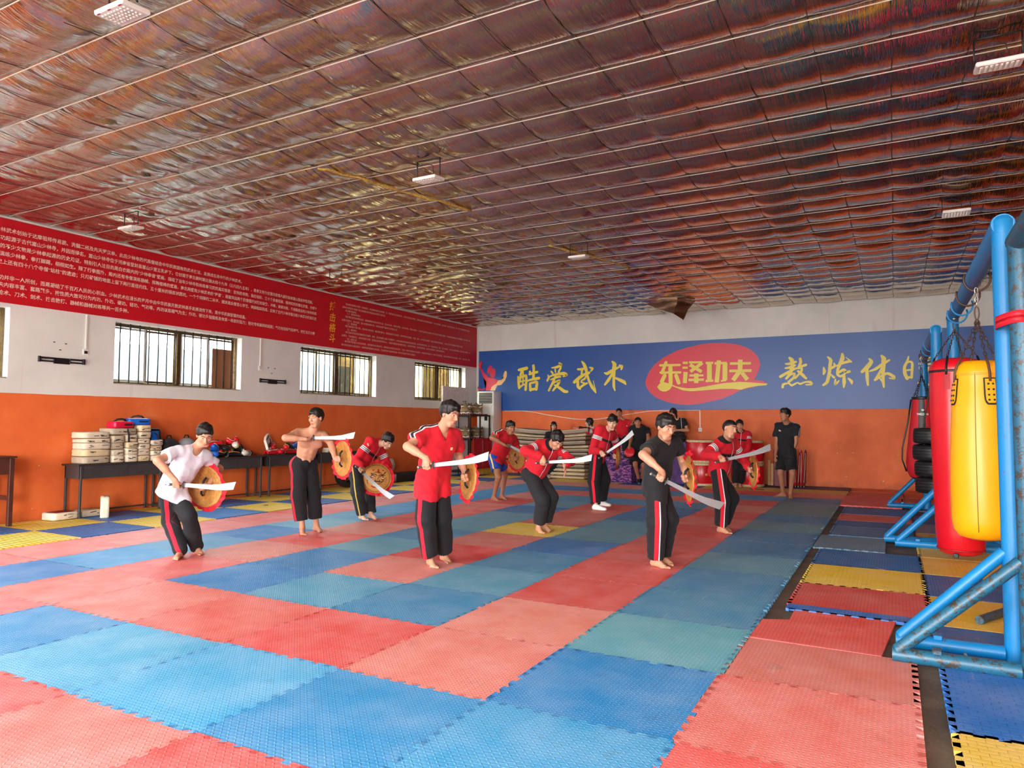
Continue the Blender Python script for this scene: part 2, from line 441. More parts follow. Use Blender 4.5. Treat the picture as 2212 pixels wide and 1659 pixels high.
def mat_mat(kind):
    """foam puzzle mat: colour comes from each mat (object colour), relief of raised rice-grain dashes or waves"""
    t = NT('foam_mat_' + kind)
    oi = t.n('ObjectInfo')
    base = oi.outputs['Color']
    rnd = oi.outputs['Random']
    # wear fades the colour in soft patches
    off = t.n('VectorMath', operation='ADD')
    cmb = t.n('CombineXYZ')
    t.l(t.math('MULTIPLY', rnd, 37.0), cmb.inputs[0])
    t.l(t.math('MULTIPLY', rnd, 91.0), cmb.inputs[1])
    t.l(t.co(), off.inputs[0])
    t.l(cmb.outputs[0], off.inputs[1])
    v = off.outputs[0]
    f = t.noise(2.6, 5, vec=v, rough=0.6)
    hs = t.n('HueSaturation')
    hs.inputs['Saturation'].default_value = 0.72
    hs.inputs['Value'].default_value = 1.16
    t.l(base, hs.inputs['Color'])
    c = t.mix(t.ramp(f, [(0.36, (0, 0, 0)), (0.72, (0.6, 0.6, 0.6))]), base, hs.outputs[0])
    # long scuffs
    sc = t.noise(3.0, 4, vec=v, sx=(6, 0.8, 1))
    c = t.mix(t.ramp(sc, [(0.66, (0, 0, 0)), (0.8, (0.3, 0.3, 0.3))]), c, (0.75, 0.72, 0.7, 1))
    d = t.noise(7.0, 5, vec=v)
    c = t.mix(t.ramp(d, [(0.6, (0, 0, 0)), (0.8, (0.28, 0.28, 0.28))]), c, (0.10, 0.08, 0.07, 1))
    sep = t.n('SeparateXYZ')
    t.l(t.co(), sep.inputs[0])
    x, y = sep.outputs['X'], sep.outputs['Y']
    if kind == 'grain':
        N = 40.0
        u, w_ = t.math('MULTIPLY', x, N), t.math('MULTIPLY', y, N)
        fu = t.math('SUBTRACT', t.math('FRACT', u), 0.5)
        fw = t.math('SUBTRACT', t.math('FRACT', w_), 0.5)
        par = t.math('PINGPONG', t.math('ADD', t.math('FLOOR', u), t.math('FLOOR', w_)), 1.0)
        a = t.math('ADD', t.math('MULTIPLY', fu, 0.7), t.math('MULTIPLY', fw, 0.7))
        b = t.math('SUBTRACT', t.math('MULTIPLY', fu, 0.7), t.math('MULTIPLY', fw, 0.7))
        # swap long axis on alternate cells
        la = t.math('ADD', t.math('MULTIPLY', a, par), t.math('MULTIPLY', b, t.math('SUBTRACT', 1.0, par)))
        sa = t.math('ADD', t.math('MULTIPLY', b, par), t.math('MULTIPLY', a, t.math('SUBTRACT', 1.0, par)))
        e = t.math('ADD', t.math('POWER', t.math('MULTIPLY', la, 2.1), 2.0), t.math('POWER', t.math('MULTIPLY', sa, 4.6), 2.0))
        h = t.math('SUBTRACT', 1.0, e, clamp=True)
        # grains rubbed pale on top
        c = t.mix(t.math('MULTIPLY', h, 0.08), c, (0.9, 0.86, 0.84, 1))
        t.bump(h, 0.4, 0.004)
    elif kind == 'wave':
        s = t.math('SINE', t.math('MULTIPLY', y, 2 * pi / 0.068))
        s2 = t.math('MULTIPLY', t.math('SINE', t.math('MULTIPLY', x, 2 * pi / 0.21)), 0.5)
        h = t.math('SINE', t.math('ADD', t.math('MULTIPLY', y, 2 * pi / 0.068), s2))
        t.bump(h, 0.5, 0.007)
    else:  # woven block pattern
        br = t.n('TexBrick')
        br.inputs['Scale'].default_value = 1.0
        br.inputs['Brick Width'].default_value = 0.075
        br.inputs['Row Height'].default_value = 0.04
        br.inputs['Mortar Size'].default_value = 0.004
        br.inputs['Mortar Smooth'].default_value = 0.6
        t.l(t.co(), br.inputs['Vector'])
        t.bump(t.math('SUBTRACT', 1.0, br.outputs['Fac']), 0.7, 0.006)
    t.color(c)
    t.set(Roughness=0.55)
    t.b.inputs['Specular IOR Level'].default_value = 0.4
    return t.m


MMAT = {k: mat_mat(k) for k in ('grain', 'wave', 'block')}

# ------------------------------------------------------------------ floor and puzzle mats
bm = bmesh.new()
box(bm, ((XL + XR) / 2, (YB + YF) / 2, -0.09), (XR - XL, YB - YF, 0.12))
floor = struct(bobj('floor', bm, MCONC))


def tooth_profile(L, n, depth):
    """dovetail teeth along 0..L, offsets in +-depth; the same line serves both neighbours"""
    p = []
    step = L / n
    for k in range(n):
        s = k * step
        hi = step * 0.5
        p += [(s + step * 0.27, -depth / 2), (s + step * 0.21, depth / 2), (s + step * 0.79, depth / 2), (s + step * 0.73, -depth / 2)]
    return p


def mat_mesh(name, W, H, teeth, T=0.025, kind='grain', gap=0.0042):
    """teeth: string of sides b r t l that carry dovetails"""
    d = 0.032
    def side(a, b, has, n, flip):
        a, b = Vector(a), Vector(b)
        L = (b - a).length
        u = (b - a) / L
        nrm = Vector((u.y, -u.x))
        pts = [a]
        if has:
            for s, o in tooth_profile(L, n, d):
                pts.append(a + u * s + nrm * ((-o if flip else o)))
        return pts
    w2, h2 = W / 2 - gap / 2, H / 2 - gap / 2
    n1, n2 = max(2, round(W * 10)), max(2, round(H * 10))
    c = [(-w2, -h2), (w2, -h2), (w2, h2), (-w2, h2)]
    # right/top edges push out where the left/bottom edges of the neighbour are cut in
    P = side(c[0], c[1], 'b' in teeth, n1, True) + side(c[1], c[2], 'r' in teeth, n2, False)
    Q = side(c[3], c[2], 't' in teeth, n1, False)
    Qm = [Vector((p.x, p.y)) for p in side((c[2][0], c[2][1]), c[3], 't' in teeth, n1, False)]
    P += Qm + side(c[3], c[0], 'l' in teeth, n2, True)
    bm = bmesh.new()
    top = [bm.verts.new((p.x, p.y, 0)) for p in P]
    bot = [bm.verts.new((p.x, p.y, -T)) for p in P]
    n = len(P)
    bm.faces.new(top)
    for i in range(n):
        bm.faces.new((bot[i], bot[(i + 1) % n], top[(i + 1) % n], top[i]))
    bmesh.ops.triangulate(bm, faces=[f for f in bm.faces if len(f.verts) > 4])
    bmesh.ops.recalc_face_normals(bm, faces=bm.faces)
    me = D.meshes.new(name)
    bm.to_mesh(me)
    bm.free()
    me.materials.append(MMAT[kind])
    return me


BLU = [(44, 146, 208), (52, 154, 212), (104, 172, 202), (72, 156, 202), (36, 130, 198)]
RED = [(228, 84, 80), (232, 96, 90), (226, 140, 126), (222, 70, 66), (228, 118, 108)]
YEL = [(238, 206, 62), (232, 198, 56)]
DBL = [(24, 96, 172), (20, 84, 158)]
MAT_ME = mat_mesh('puzzle_mat', 1, 1, 'brtl')
MAT_EDGE = {}


def put_mat(me, x, y, col, z=0.0, rot=0.0):
    o = D.objects.new('puzzle_mat', me)
    o.location = (x, y, z)
    o.rotation_euler = (0, 0, rot)
    o.color = srgb(*col)
    COL.objects.link(o)
    o.parent = floor
    return o


COLORS = {}
def mat_color(c, r):
    """concentric rings of red and blue around the middle row of red mats"""
    if c == -2 and r == 5:
        return (236, 206, 70)
    d = max(abs(c + 2), (2 - r) if r < 2 else 0, (r - 8) if r > 8 else 0)
    return d


SPEC = {(-2, 2): (228, 134, 122), (-2, 3): (222, 62, 62), (-2, 4): (206, 112, 100), (-2, 6): (204, 104, 92), (-2, 7): (206, 100, 86), (-2, 8): (216, 86, 72),
        (-1, 0): (228, 82, 78), (0, 0): (230, 132, 120), (0, 1): (232, 138, 122), (0, 2): (222, 84, 76), (0, 3): (224, 88, 80), (0, 4): (218, 92, 84), (0, 5): (206, 94, 86), (0, 6): (224, 78, 72),
        (-3, -2): (232, 146, 132), (-2, -2): (228, 84, 80), (-4, -1): (228, 100, 98), (-3, -1): (48, 148, 208), (-3, 0): (230, 124, 112), (-4, 0): (230, 116, 106), (-2, 0): (228, 104, 94), (-4, 1): (226, 98, 92),
        (-3, 1): (44, 138, 204), (-2, 1): (82, 166, 204), (-1, 1): (58, 146, 194), (-1, 2): (86, 164, 196), (-1, 3): (70, 144, 186), (-1, 4): (50, 122, 188), (-1, 5): (96, 154, 176), (-1, 6): (88, 150, 176), (-1, 7): (56, 126, 174),
        (-3, 2): (48, 138, 200), (-3, 3): (94, 164, 190), (-3, 4): (66, 140, 188), (-3, 5): (96, 162, 188), (-3, 6): (98, 160, 188), (-3, 7): (54, 122, 188),
        (1, -1): (60, 160, 214), (1, 0): (36, 138, 204), (1, 1): (100, 174, 192), (1, 2): (72, 148, 188), (1, 3): (70, 144, 188), (1, 4): (94, 158, 182), (1, 5): (66, 132, 178), (1, 6): (70, 130, 176), (1, 7): (104, 150, 162), (1, 8): (70, 132, 174), (1, 9): (112, 144, 150), (1, 10): (104, 144, 156), (1, 11): (72, 126, 166),
        (-1, -1): (70, 172, 222), (0, -1): (46, 148, 208), (-2, -1): (78, 174, 218)}


def visible(x, y):
    dx, dy = x - 2.92, y + 3.3
    fwd = -0.474 * dx + 0.881 * dy
    return fwd > 0.9 and abs((0.881 * dx + 0.474 * dy) / fwd) < 1.0


for r in range(-3, 13):
    for c in range(-6, 3):
        if c == 2 and r > 0 and r < 11:
            continue
        if not visible(c + .5, r + .5):
            continue
        k = mat_color(c, r)
        if (c, r) in SPEC:
            col = SPEC[(c, r)]
        elif isinstance(k, tuple):
            col = k
        else:
            col = RND.choice(BLU if k % 2 else RED)
        if isinstance(k, int) and k % 2 == 0 and c == -6 and RND.random() < 0.7:
            col = RND.choice([(232, 146, 138), (230, 134, 128), (228, 122, 116)])
        put_mat(MAT_ME, c + .5, r + .5, col, -0.001 * RND.random())
# yellow and blue wave mats along the left wall, a little thicker
WAVE = mat_mesh('puzzle_mat_thick', 1.03, 1, 'tbl', 0.036, 'wave')
WAVE2 = mat_mesh('puzzle_mat_thick', 1.03, 1, 'tblr', 0.036, 'wave')
for r in range(-1, 15):
    for c in (-8, -7):
        if not visible(c + .5, r + .5):
            continue
        yel = (r + c) % 2 == 0
        col = RND.choice(YEL) if yel else RND.choice([(34, 104, 176), (48, 124, 192), (28, 92, 164)])
        put_mat(WAVE if c == -7 else WAVE2, -7.62 + (c + 8) * 1.03 + (0.07 if c == -7 else 0.05) - 0.005, r + .02 + .5, col, 0.011)
# back rows of odd mats by the drums
for c, col in zip(range(-6, 2), [(34, 104, 176), (228, 190, 70), (222, 186, 72), (26, 84, 156), (30, 90, 160), (222, 186, 72), (218, 180, 74), (214, 176, 78)]):
    put_mat(MAT_ME, c + .5, 13.5, col, -0.003)
for c in range(-6, 2):
    put_mat(MAT_ME, c + .5, 14.5, RND.choice([(52, 64, 104), (64, 74, 108), (44, 70, 120)]), -0.004)


def rect_mat(x0, x1, y0, y1, col, teeth='brtl', kind='grain', z=-0.002, T=0.022):
    me = mat_mesh('puzzle_mat_cut', x1 - x0, y1 - y0, teeth, T, kind)
    return put_mat(me, (x0 + x1) / 2, (y0 + y1) / 2, col, z)


# worn edge mats and the loose lane beside the bag frames
rect_mat(2.0, 3.0, 1.0, 1.82, (214, 118, 104), 'lr')
def notched():
    me = mat_mesh('puzzle_mat_cut', 0.86, 0.95, 'r', 0.022, 'grain')
    return me
bm = bmesh.new()
prism(bm, [(2.012, 1.85), (2.82, 1.83), (2.9, 2.76), (2.55, 2.79), (2.2, 2.81), (2.2, 2.44), (2.02, 2.36)], -0.022)
me = D.meshes.new('puzzle_mat_cut')
bmesh.ops.recalc_face_normals(bm, faces=bm.faces)
bm.to_mesh(me)
bm.free()
me.materials.append(MMAT['grain'])
put_mat(me, 0, 0, (222, 74, 62), -0.002)
rect_mat(2.13, 3.13, 2.76, 2.93, (30, 104, 186), 'b', 'grain', 0.004)
rect_mat(2.13, 3.13, 2.94, 3.83, (204, 72, 62), 'lr')
rect_mat(2.13, 3.13, 3.84, 4.85, (238, 204, 46), 'lrb', 'block')
rect_mat(2.13, 3.13, 4.86, 5.87, (16, 100, 166), 'lrb')
rect_mat(2.03, 2.80, 5.97, 7.02, (98, 134, 154), 'b')
rect_mat(2.13, 3.13, 7.09, 8.04, (70, 118, 160), 'lr')
rect_mat(2.13, 3.13, 8.05, 8.76, (22, 92, 152), 'lr')
rect_mat(2.13, 3.13, 8.77, 9.63, (214, 86, 58), 'lr')
rect_mat(2.13, 3.13, 9.65, 10.68, (20, 98, 164), 'lr')
for i, (col, kd) in enumerate([((16, 106, 180), 'block'), ((226, 190, 52), 'block'), ((16, 98, 164), 'grain'), ((226, 190, 56), 'block'), ((222, 186, 62), 'grain'), ((206, 172, 70), 'grain'), ((120, 128, 150), 'grain'), ((30, 80, 140), 'grain')]):
    y0 = 1.80 + i * 1.01
    rect_mat(3.14, 4.14, y0, y0 + 1.0, col, 'lr', kd)
    rect_mat(4.15, 5.15, y0, y0 + 1.0, RND.choice([(26, 88, 158), (222, 186, 60), (206, 76, 62)]), 'lr', 'grain')
rect_mat(3.14, 4.14, 0.76, 1.77, (12, 108, 194), 'lrb', 'block')
rect_mat(3.14, 4.14, -0.26, 0.75, (230, 196, 70), 'lrt', 'block')
rect_mat(4.15, 5.15, 0.76, 1.77, (228, 194, 64), 'lr', 'block')
rect_mat(3.14, 4.14, 10.72, 11.7, (62, 72, 108), 'lr')
rect_mat(3.05, 4.05, 12.05, 13.0, (196, 74, 44), 'lr')
rect_mat(2.05, 3.05, 13.03, 14.0, (212, 84, 46), 'lr')
rect_mat(3.06, 4.06, 13.03, 14.0, (204, 82, 46), 'lr')
rect_mat(2.05, 4.06, 14.02, 14.9, (216, 90, 46), 'lr')

# ------------------------------------------------------------------ walls
def wall_with_holes(name, axis, pos, thick, a0, a1, z0, z1, holes, mat):
    """plain wall along one axis, built round its openings; axis 'y': wall lies in the plane x = pos"""
    cuts = sorted({a0, a1, *[h[0] for h in holes], *[h[1] for h in holes]})
    bm = bmesh.new()
    for s, e in zip(cuts, cuts[1:]):
        hs = [h for h in holes if h[0] <= s + 1e-6 and h[1] >= e - 1e-6]
        spans = [(z0, z1)]
        if hs:
            h = hs[0]
            spans = [(z0, h[2]), (h[3], z1)]
        for zz0, zz1 in spans:
            if zz1 - zz0 < 1e-4:
                continue
            c = ((s + e) / 2, (zz0 + zz1) / 2)
            if axis == 'y':
                box(bm, (pos + thick / 2, c[0], c[1]), (abs(thick), e - s, zz1 - zz0))
            else:
                box(bm, (c[0], pos + thick / 2, c[1]), (e - s, abs(thick), zz1 - zz0))
    bmesh.ops.remove_doubles(bm, verts=bm.verts, dist=1e-4)
    return struct(bobj(name, bm, mat))


wall_left = wall_with_holes('wall_left', 'y', XL, -0.24, YF, YB + 0.24, -0.15, 4.75,
                            [(a, b, WZ0, WZ1) for a, b in WINS] , MWALL)
wall_back = wall_with_holes('wall_back', 'x', YB, 0.24, XL - 0.24, XR + 0.24, -0.15, 4.75, [], MWALL)
wall_right = wall_with_holes('wall_right', 'y', XR, 0.24, YF, YB + 0.24, -0.15, 4.75, [], MWALL)
wall_front = wall_with_holes('wall_front', 'x', YF, -0.24, XL - 0.24, XR + 0.24, -0.15, 4.75, [(a, b, 0.0, 3.5) for a, b in LIGHT_DOORS_F], MWALL)

# conduit trim in the corner
bm = bmesh.new()
tube(bm, [(XL + 0.03, YB - 0.03, 1.9), (XL + 0.03, YB - 0.03, 4.32)], 0.018, 6)
struct(bobj('trim_1', bm, MTRIM))

# ------------------------------------------------------------------ windows
MFRAME = M('bronze_aluminium', (112, 92, 62), 0.38, 0.75, 0.3, 20)
MBAR = M('dark_steel_rod', (52, 46, 40), 0.55, 0.3)
MSASH = M('pale_sash', (196, 196, 190), 0.45, 0.2, 0.1)


def glass_mat(name, tint, keep):
    t = NT(name)
    tr = t.n('BsdfTransparent')
    tr.inputs[0].default_value = tint
    gl = t.n('BsdfGlossy')
    gl.inputs['Roughness'].default_value = 0.08
    mx = t.n('MixShader')
    mx.inputs[0].default_value = 0.06
    t.l(tr.outputs[0], mx.inputs[1])
    t.l(gl.outputs[0], mx.inputs[2])
    df = t.n('BsdfDiffuse')
    df.inputs[0].default_value = srgb(150, 135, 110)
    mx2 = t.n('MixShader')
    f = t.noise(4.0, 5)
    t.l(t.math('MULTIPLY', f, 2 * (1 - keep)), mx2.inputs[0])
    t.l(mx.outputs[0], mx2.inputs[1])
    t.l(df.outputs[0], mx2.inputs[2])
    t.l(mx2.outputs[0], t.t.nodes['Material Output'].inputs[0])
    return t.m


MGLASS = glass_mat('window_glass', (0.93, 0.97, 0.97, 1), 0.95)
MDUSTY = glass_mat('dusty_window_glass', (0.42, 0.36, 0.28, 1), 0.6)
MSILL = M('dusty_sill', (150, 132, 104), 0.8, var=0.3, vscale=10)

for i, (a, b) in enumerate(WINS):
    zc = (WZ0 + WZ1) / 2
    hgt = WZ1 - WZ0
    bm = bmesh.new()
    xo = XL - 0.17
    for yy in (a + 0.03, b - 0.03):
        box(bm, (xo, yy, zc), (0.07, 0.06, hgt), bev=0.006)
    for zz in (WZ0 + 0.025, WZ1 - 0.03):
        box(bm, (xo, (a + b) / 2, zz), (0.07, b - a - 0.12, 0.05), bev=0.006)
    win = bobj('window_%d' % i, bm, MFRAME)
    struct(win)
    bm = bmesh.new()
    box(bm, (xo, (a + b) / 2, zc), (0.08, 0.085, hgt - 0.1), bev=0.008)
    bobj('mullion', bm, MFRAME, win)
    q = (b - a - 0.2) / 4
    m = (a + b) / 2
    dusty = {3: (2,), 4: (1, 2)}.get(i, ())
    for k in range(4):
        y0 = (a + 0.06 + k * q) if k < 2 else (m + 0.043 + (k - 2) * q)
        dx = -0.012 if k % 2 else 0.012
        bm = bmesh.new()
        for yy in (y0 + 0.018, y0 + q - 0.018):
            box(bm, (xo + dx, yy, zc), (0.022, 0.036, hgt - 0.1), bev=0.003)
        for zz in (WZ0 + 0.07, WZ1 - 0.08):
            box(bm, (xo + dx, y0 + q / 2, zz), (0.022, q - 0.072, 0.036), bev=0.003)
        s = bobj('sash', bm, MSASH if (k in (0, 2) and i < 3) else MFRAME, win)
        bm = bmesh.new()
        box(bm, (xo + dx, y0 + q / 2, zc), (0.005, q - 0.06, hgt - 0.16))
        bobj('pane', bm, MDUSTY if k in dusty else MGLASS, s)
    nb = 14
    for k in range(nb):
        yy = a + 0.10 + (b - a - 0.2) * (k + 0.3) / (nb - 0.4)
        bm = bmesh.new()
        tube(bm, [(XL - 0.10, yy, WZ0 + 0.002), (XL - 0.10 + RND.uniform(-.006, .006), yy + RND.uniform(-.006, .006), zc), (XL - 0.10, yy, WZ1 - 0.002)], 0.0115, 6)
        bobj('bar', bm, MBAR, win, True)
    bm = bmesh.new()
    box(bm, (XL - 0.065, (a + b) / 2, WZ0 + 0.008), (0.13, b - a - 0.01, 0.016), bev=0.003)
    bobj('sill', bm, MSILL, win)

MCARD = M('brown_cardboard', (150, 104, 70), 0.8, var=0.12)
bm = bmesh.new()
box(bm, (XL - 0.125, 5.93, 2.46), (0.006, 0.46, 0.74), rot=(0, 0, 0.0))
box(bm, (XL - 0.121, 5.93, 2.30), (0.004, 0.46, 0.012))
tag(bobj('cardboard_sheet', bm, MCARD), 'brown cardboard sheet standing behind the bars of the widest-lit window', 'cardboard')

# ------------------------------------------------------------------ outdoors seen through the windows
def corr_mat():
    t = NT('outdoor_sheet_metal')
    t.color(t.ramp(t.noise(1.5, 3), [(0.3, srgb(112, 142, 158)), (0.7, srgb(128, 158, 172))]))
    t.set(Roughness=0.6)
    return t.m


bm = bmesh.new()
for k in range(60):
    y0 = -6.0 + k * 0.3
    prism(bm, [(-10.5, y0), (-10.5, y0 + 0.15), (-10.46, y0 + 0.17), (-10.46, y0 + 0.28), (-10.5, y0 + 0.3), (-10.56, y0 + 0.3), (-10.56, y0)], 3.0)
o = bobj('boundary_fence', bm, corr_mat())
o['kind'] = 'structure'
bm = bmesh.new()
prism(bm, [(-10.6, 12.4), (-9.9, 12.4), (-9.9, 24.0), (-14.0, 24.0), (-14.0, 12.4)], 4.2)
o = bobj('outside_house_wall', bm, M('cream_render', (190, 180, 128), 0.8))
o['kind'] = 'structure'
bm = bmesh.new()
box(bm, (0, 4, -0.27), (90, 90, 0.2))
o = bobj('ground_outside', bm, M('pale_yard_concrete', (176, 172, 164), 0.8))
o['kind'] = 'structure'

# ------------------------------------------------------------------ ceiling: foil blankets held by wires
def foil_mat():
    t = NT('foil_insulation')
    f = t.noise(2.0, 5)
    t.color(t.ramp(f, [(0.25, srgb(186, 172, 152)), (0.75, srgb(214, 200, 180))]))
    # gathered wrinkles run across each blanket, faint crinkles over them
    g = t.noise(1.0, 4, sx=(17.0, 1.3, 1), rough=0.6)
    k = t.noise(1.0, 3, sx=(60.0, 7.0, 1))
    h = t.math('ADD', g, t.math('MULTIPLY', k, 0.22))
    t.bump(h, 0.34, 0.03)
    t.set(Metallic=1.0, Roughness=t.ramp(t.noise(3, 3), [(0.3, (0.10, 0.10, 0.10)), (0.8, (0.19, 0.19, 0.19))]))
    return t.m


MFOIL = foil_mat()
MWIRE = M('galvanised_wire', (206, 200, 184), 0.5, 0.2)
bm = bmesh.new()
box(bm, ((XL + XR) / 2, (YB + YF) / 2, ZC + 0.22), (XR - XL + 0.4, YB - YF + 0.4, 0.12))
ceiling = struct(bobj('ceiling', bm, M('roof_sheet', (120, 120, 120), 0.7)))
PY, PX = 0.563, 0.53
Y0 = 15.05
X0 = XL + 0.01
NXC = 25


def foil_strip(j, nx, ny, y_hi):
    y_lo = y_hi - PY
    xs = np.linspace(X0, X0 + NXC * PX, NXC * nx + 1)
    ts = np.linspace(0, 1, ny + 1)
    rr = np.random.RandomState(100 + j)
    cell = rr.uniform(0.6, 1.5, NXC + 1)
    skew = rr.uniform(-0.16, 0.16, NXC + 1)
    crease = rr.uniform(0.15, 1.0, NXC + 1)
    left = 1.0 - np.clip((xs - XL) / 8.0, 0, 1)
    Z = np.zeros((len(ts), len(xs)))
    Yp = np.zeros_like(Z)
    for a, t in enumerate(ts):
        sx = (xs - X0) / PX + (0.5 - t) * 0.0
        ci = np.clip(np.floor(sx).astype(int), 0, NXC - 1)
        fx = sx - ci
        bulge = np.sin(pi * t) ** 0.75
        # sag of the pillow; it tightens at each cross wire
        sag = 0.050 * cell[ci] * bulge * (0.55 + 0.45 * np.sin(pi * fx) ** 0.6)
        # sharp diagonal fold beside each cross wire, stronger toward the window side
        cpos = 0.5 + skew[ci] + (t - 0.5) * 0.35
        fold = np.clip(1 - np.abs(fx - cpos) / 0.16, 0, 1) * crease[ci] * (0.012 + 0.030 * left) * bulge
        step = np.where(fx > cpos, 0.5, -0.5) * np.clip(1 - np.abs(fx - cpos) / 0.45, 0, 1) * (0.008 + 0.035 * left) * bulge * crease[ci]
        Z[a] = ZC - 0.004 - sag + fold + step
        Yp[a] = y_lo + PY * t + 0.0 * xs
    verts = [(xs[b], Yp[a, b], Z[a, b]) for a in range(len(ts)) for b in range(len(xs))]
    n = len(xs)
    faces = [(a * n + b, a * n + b + 1, (a + 1) * n + b + 1, (a + 1) * n + b) for a in range(len(ts) - 1) for b in range(n - 1)]
    return mesh_obj('foil_strip', verts, faces, MFOIL, ceiling, True)


nrow = int((Y0 - YF) / PY) + 1
for j in range(nrow):
    y_hi = Y0 - j * PY
    near = -0.8 < y_hi
    foil_strip(j, 10 if near else 3, 9 if near else 4, y_hi)
    if near:
        bm = bmesh.new()
        pts = [(X0 + k * PX * 2.5, y_hi - PY, ZC - 0.022 + RND.uniform(-.004, .004)) for k in range(11)]
        tube(bm, pts, 0.005, 5)
        box(bm, (XL + 0.05, y_hi - PY, ZC - 0.03), (0.10, 0.012, 0.010), (0, -0.25, 0.3))
        bobj('purlin_wire', bm, MWIRE, ceiling)
MSEAM = M('dark_tie_wire', (70, 54, 50), 0.6, 0.3)
for k in range(1, NXC + 1):
    x = X0 + k * PX
    bm = bmesh.new()
    pts = []
    for j in range(28):
        y = Y0 - j * PY
        pts += [(x, y, ZC - 0.016), (x + RND.uniform(-.01, .01), y - PY / 2, ZC - 0.046)]
    tube(bm, pts, 0.0035, 4)
    bobj('cross_wire', bm, MSEAM, ceiling)
# yellow glass-wool showing through a torn seam
MWOOL = M('glass_wool', (186, 150, 70), 0.9, var=0.35, vscale=40, bump=0.8, bscale=120)
for pts in ([(-2.75, 2.6), (-2.55, 3.2), (-2.42, 3.75), (-2.2, 4.3), (-2.05, 4.9)], [(-1.95, 7.0), (-1.7, 7.7), (-1.45, 8.5), (-1.3, 9.3)]):
    bm = bmesh.new()
    P = []
    for (x0, y0), (x1, y1) in zip(pts, pts[1:]):
        for q in range(6):
            f = q / 6
            P.append((x0 + (x1 - x0) * f + RND.uniform(-.015, .015), y0 + (y1 - y0) * f, ZC - 0.07 + RND.uniform(-.012, .012)))
    tube(bm, P, [RND.uniform(.01, .028) for _ in P], 6)
    bobj('glass_wool', bm, MWOOL, ceiling, True)
# flap of foil hanging from the ceiling near the back wall
verts = [(-2.35, 13.2, 4.37), (-1.45, 13.0, 4.37), (-1.25, 13.1, 4.12), (-1.32, 12.95, 3.86), (-1.55, 12.9, 4.02), (-2.0, 13.05, 4.2), (-1.1, 13.2, 4.33)]
faces = [(0, 1, 5), (1, 4, 5), (1, 2, 4), (2, 3, 4), (1, 6, 2)]
me_o = mesh_obj('foil_flap', verts, faces, MFOIL, ceiling)
md = me_o.modifiers.new('t', 'SOLIDIFY')
md.thickness = 0.004

# ------------------------------------------------------------------ red text banner, left wall
def flat_mat(name, rgb, rough=0.4, var=0.04):
    return M(name, rgb, rough, 0, var, 1.5)


MBRED = flat_mat('red_banner_print', (196, 8, 28), 0.5)
MTXT = flat_mat('pale_print', (236, 214, 196), 0.5)
MGOLD = flat_mat('gold_print', (240, 172, 30), 0.5)
bm = bmesh.new()
box(bm, (XL + 0.012, (15.02 - 4.0) / 2, (3.128 + 4.333) / 2), (0.018, 15.02 + 4.0, 4.333 - 3.128), bev=0.003)
red_banner = tag(bobj('wall_banner', bm, MBRED), 'long red banner of pale Chinese text along the wall above the windows', 'banner')
XT = XL + 0.023


def text(parent, s, y0, z, em, width=None, mat=None, off=0.0, shear=0.0, rot=None, loc=None):
    cu = D.curves.new('lettering', 'FONT')
    cu.body = s
    cu.size = em
    cu.resolution_u = 1
    cu.offset = off
    cu.fill_mode = 'FRONT'
    cu.shear = shear
    tmp = D.objects.new('lettering', cu)
    COL.objects.link(tmp)
    bpy.context.view_layer.update()
    me = D.meshes.new_from_object(tmp.evaluated_get(bpy.context.evaluated_depsgraph_get()))
    dx = tmp.dimensions.x
    D.objects.remove(tmp)
    D.curves.remove(cu)
    me.name = 'lettering'
    me.materials.clear()
    me.materials.append(mat or MTXT)
    o = D.objects.new('lettering', me)
    o.rotation_euler = rot or (radians(90), 0, radians(90))
    o.location = loc or (XT, y0, z - em * 0.38)
    if width:
        o.scale = (width / max(dx, 1e-3), 1, 1)
    o['kind'] = 'stuff'
    return link(o, parent)


LINES = [
    (4.166, '少林武术创始于达摩祖师传易筋、洗髓二经及先天罗汉拳。此后少林寺历代高僧结合中华民族固有的武术技法，发展成名扬中外的少林武术。', 1.92, 6.21),
    (4.050, '武功起源于古代嵩山少林寺，并因而得名。嵩山少林寺位于河南省登封县嵩山少室五乳峰下。它创建于南北朝时期北魏太和十九年（公元四九五年），是孝文帝为安置印度僧人跋陀前来嵩山落迹传教而建。', 1.92, 8.12),
    (3.935, '中的不少文物是少林拳起源的历史见证，特别引人注目的是白衣殿内的“少林拳谱”壁画，描绘了当年少林寺和尚练拳习武的真实情景：宏伟的寺院，张灯结彩，三十个身着短装，精神奕奕的健壮武僧，分成十', 1.92, 8.24),
    (3.822, '演练少林拳，拳打脚踢，栩栩如生。除了行拳图外，殿内还有寺僧演练器械、挥舞棍棒的壁画，南北两壁有少林武术的“锤谱”，画面突出两个武僧摆开对打的架势，冲拳、拨掌对练。千佛殿是当年少林寺的练', 1.99, 8.24),
    (3.709, '史上还有四十八个寺僧“站柱”的遗迹；只见砖铺的地面上留下两行直径约四、五十厘米的锅底状圆坑，一个个间隔约二米半，据说是众僧苦心学艺、两脚踏踩而成。反映了古代少林寺僧日练少林武功的真实史', 1.96, 8.24),
    (3.486, '功并非一人所创，而是凝结了千百万人民的心积血。少林武术在漫长的岁月中由中华民族无数武林高手发展流传下来，是中华民族智慧的结晶。', 1.99, 6.33),
    (3.382, '夫内容丰富、套路繁多。按性质大致可分为内功、外功、硬功、轻功、气功等。内功以练精气为主；外功、硬功多指锻炼身体某一局部的猛力；轻功专练纵跳和超距；气功包括练气和养气。按技法又分拳', 1.99, 8.20),
    (3.268, '枪术、刀术、剑术、技击散打、器械和器械对练等共一百多种。', 1.99, 3.93)]
for z, s, ya, yb_ in LINES:
    text(red_banner, s, ya, z, 0.0735, yb_ - ya, off=0.0006)
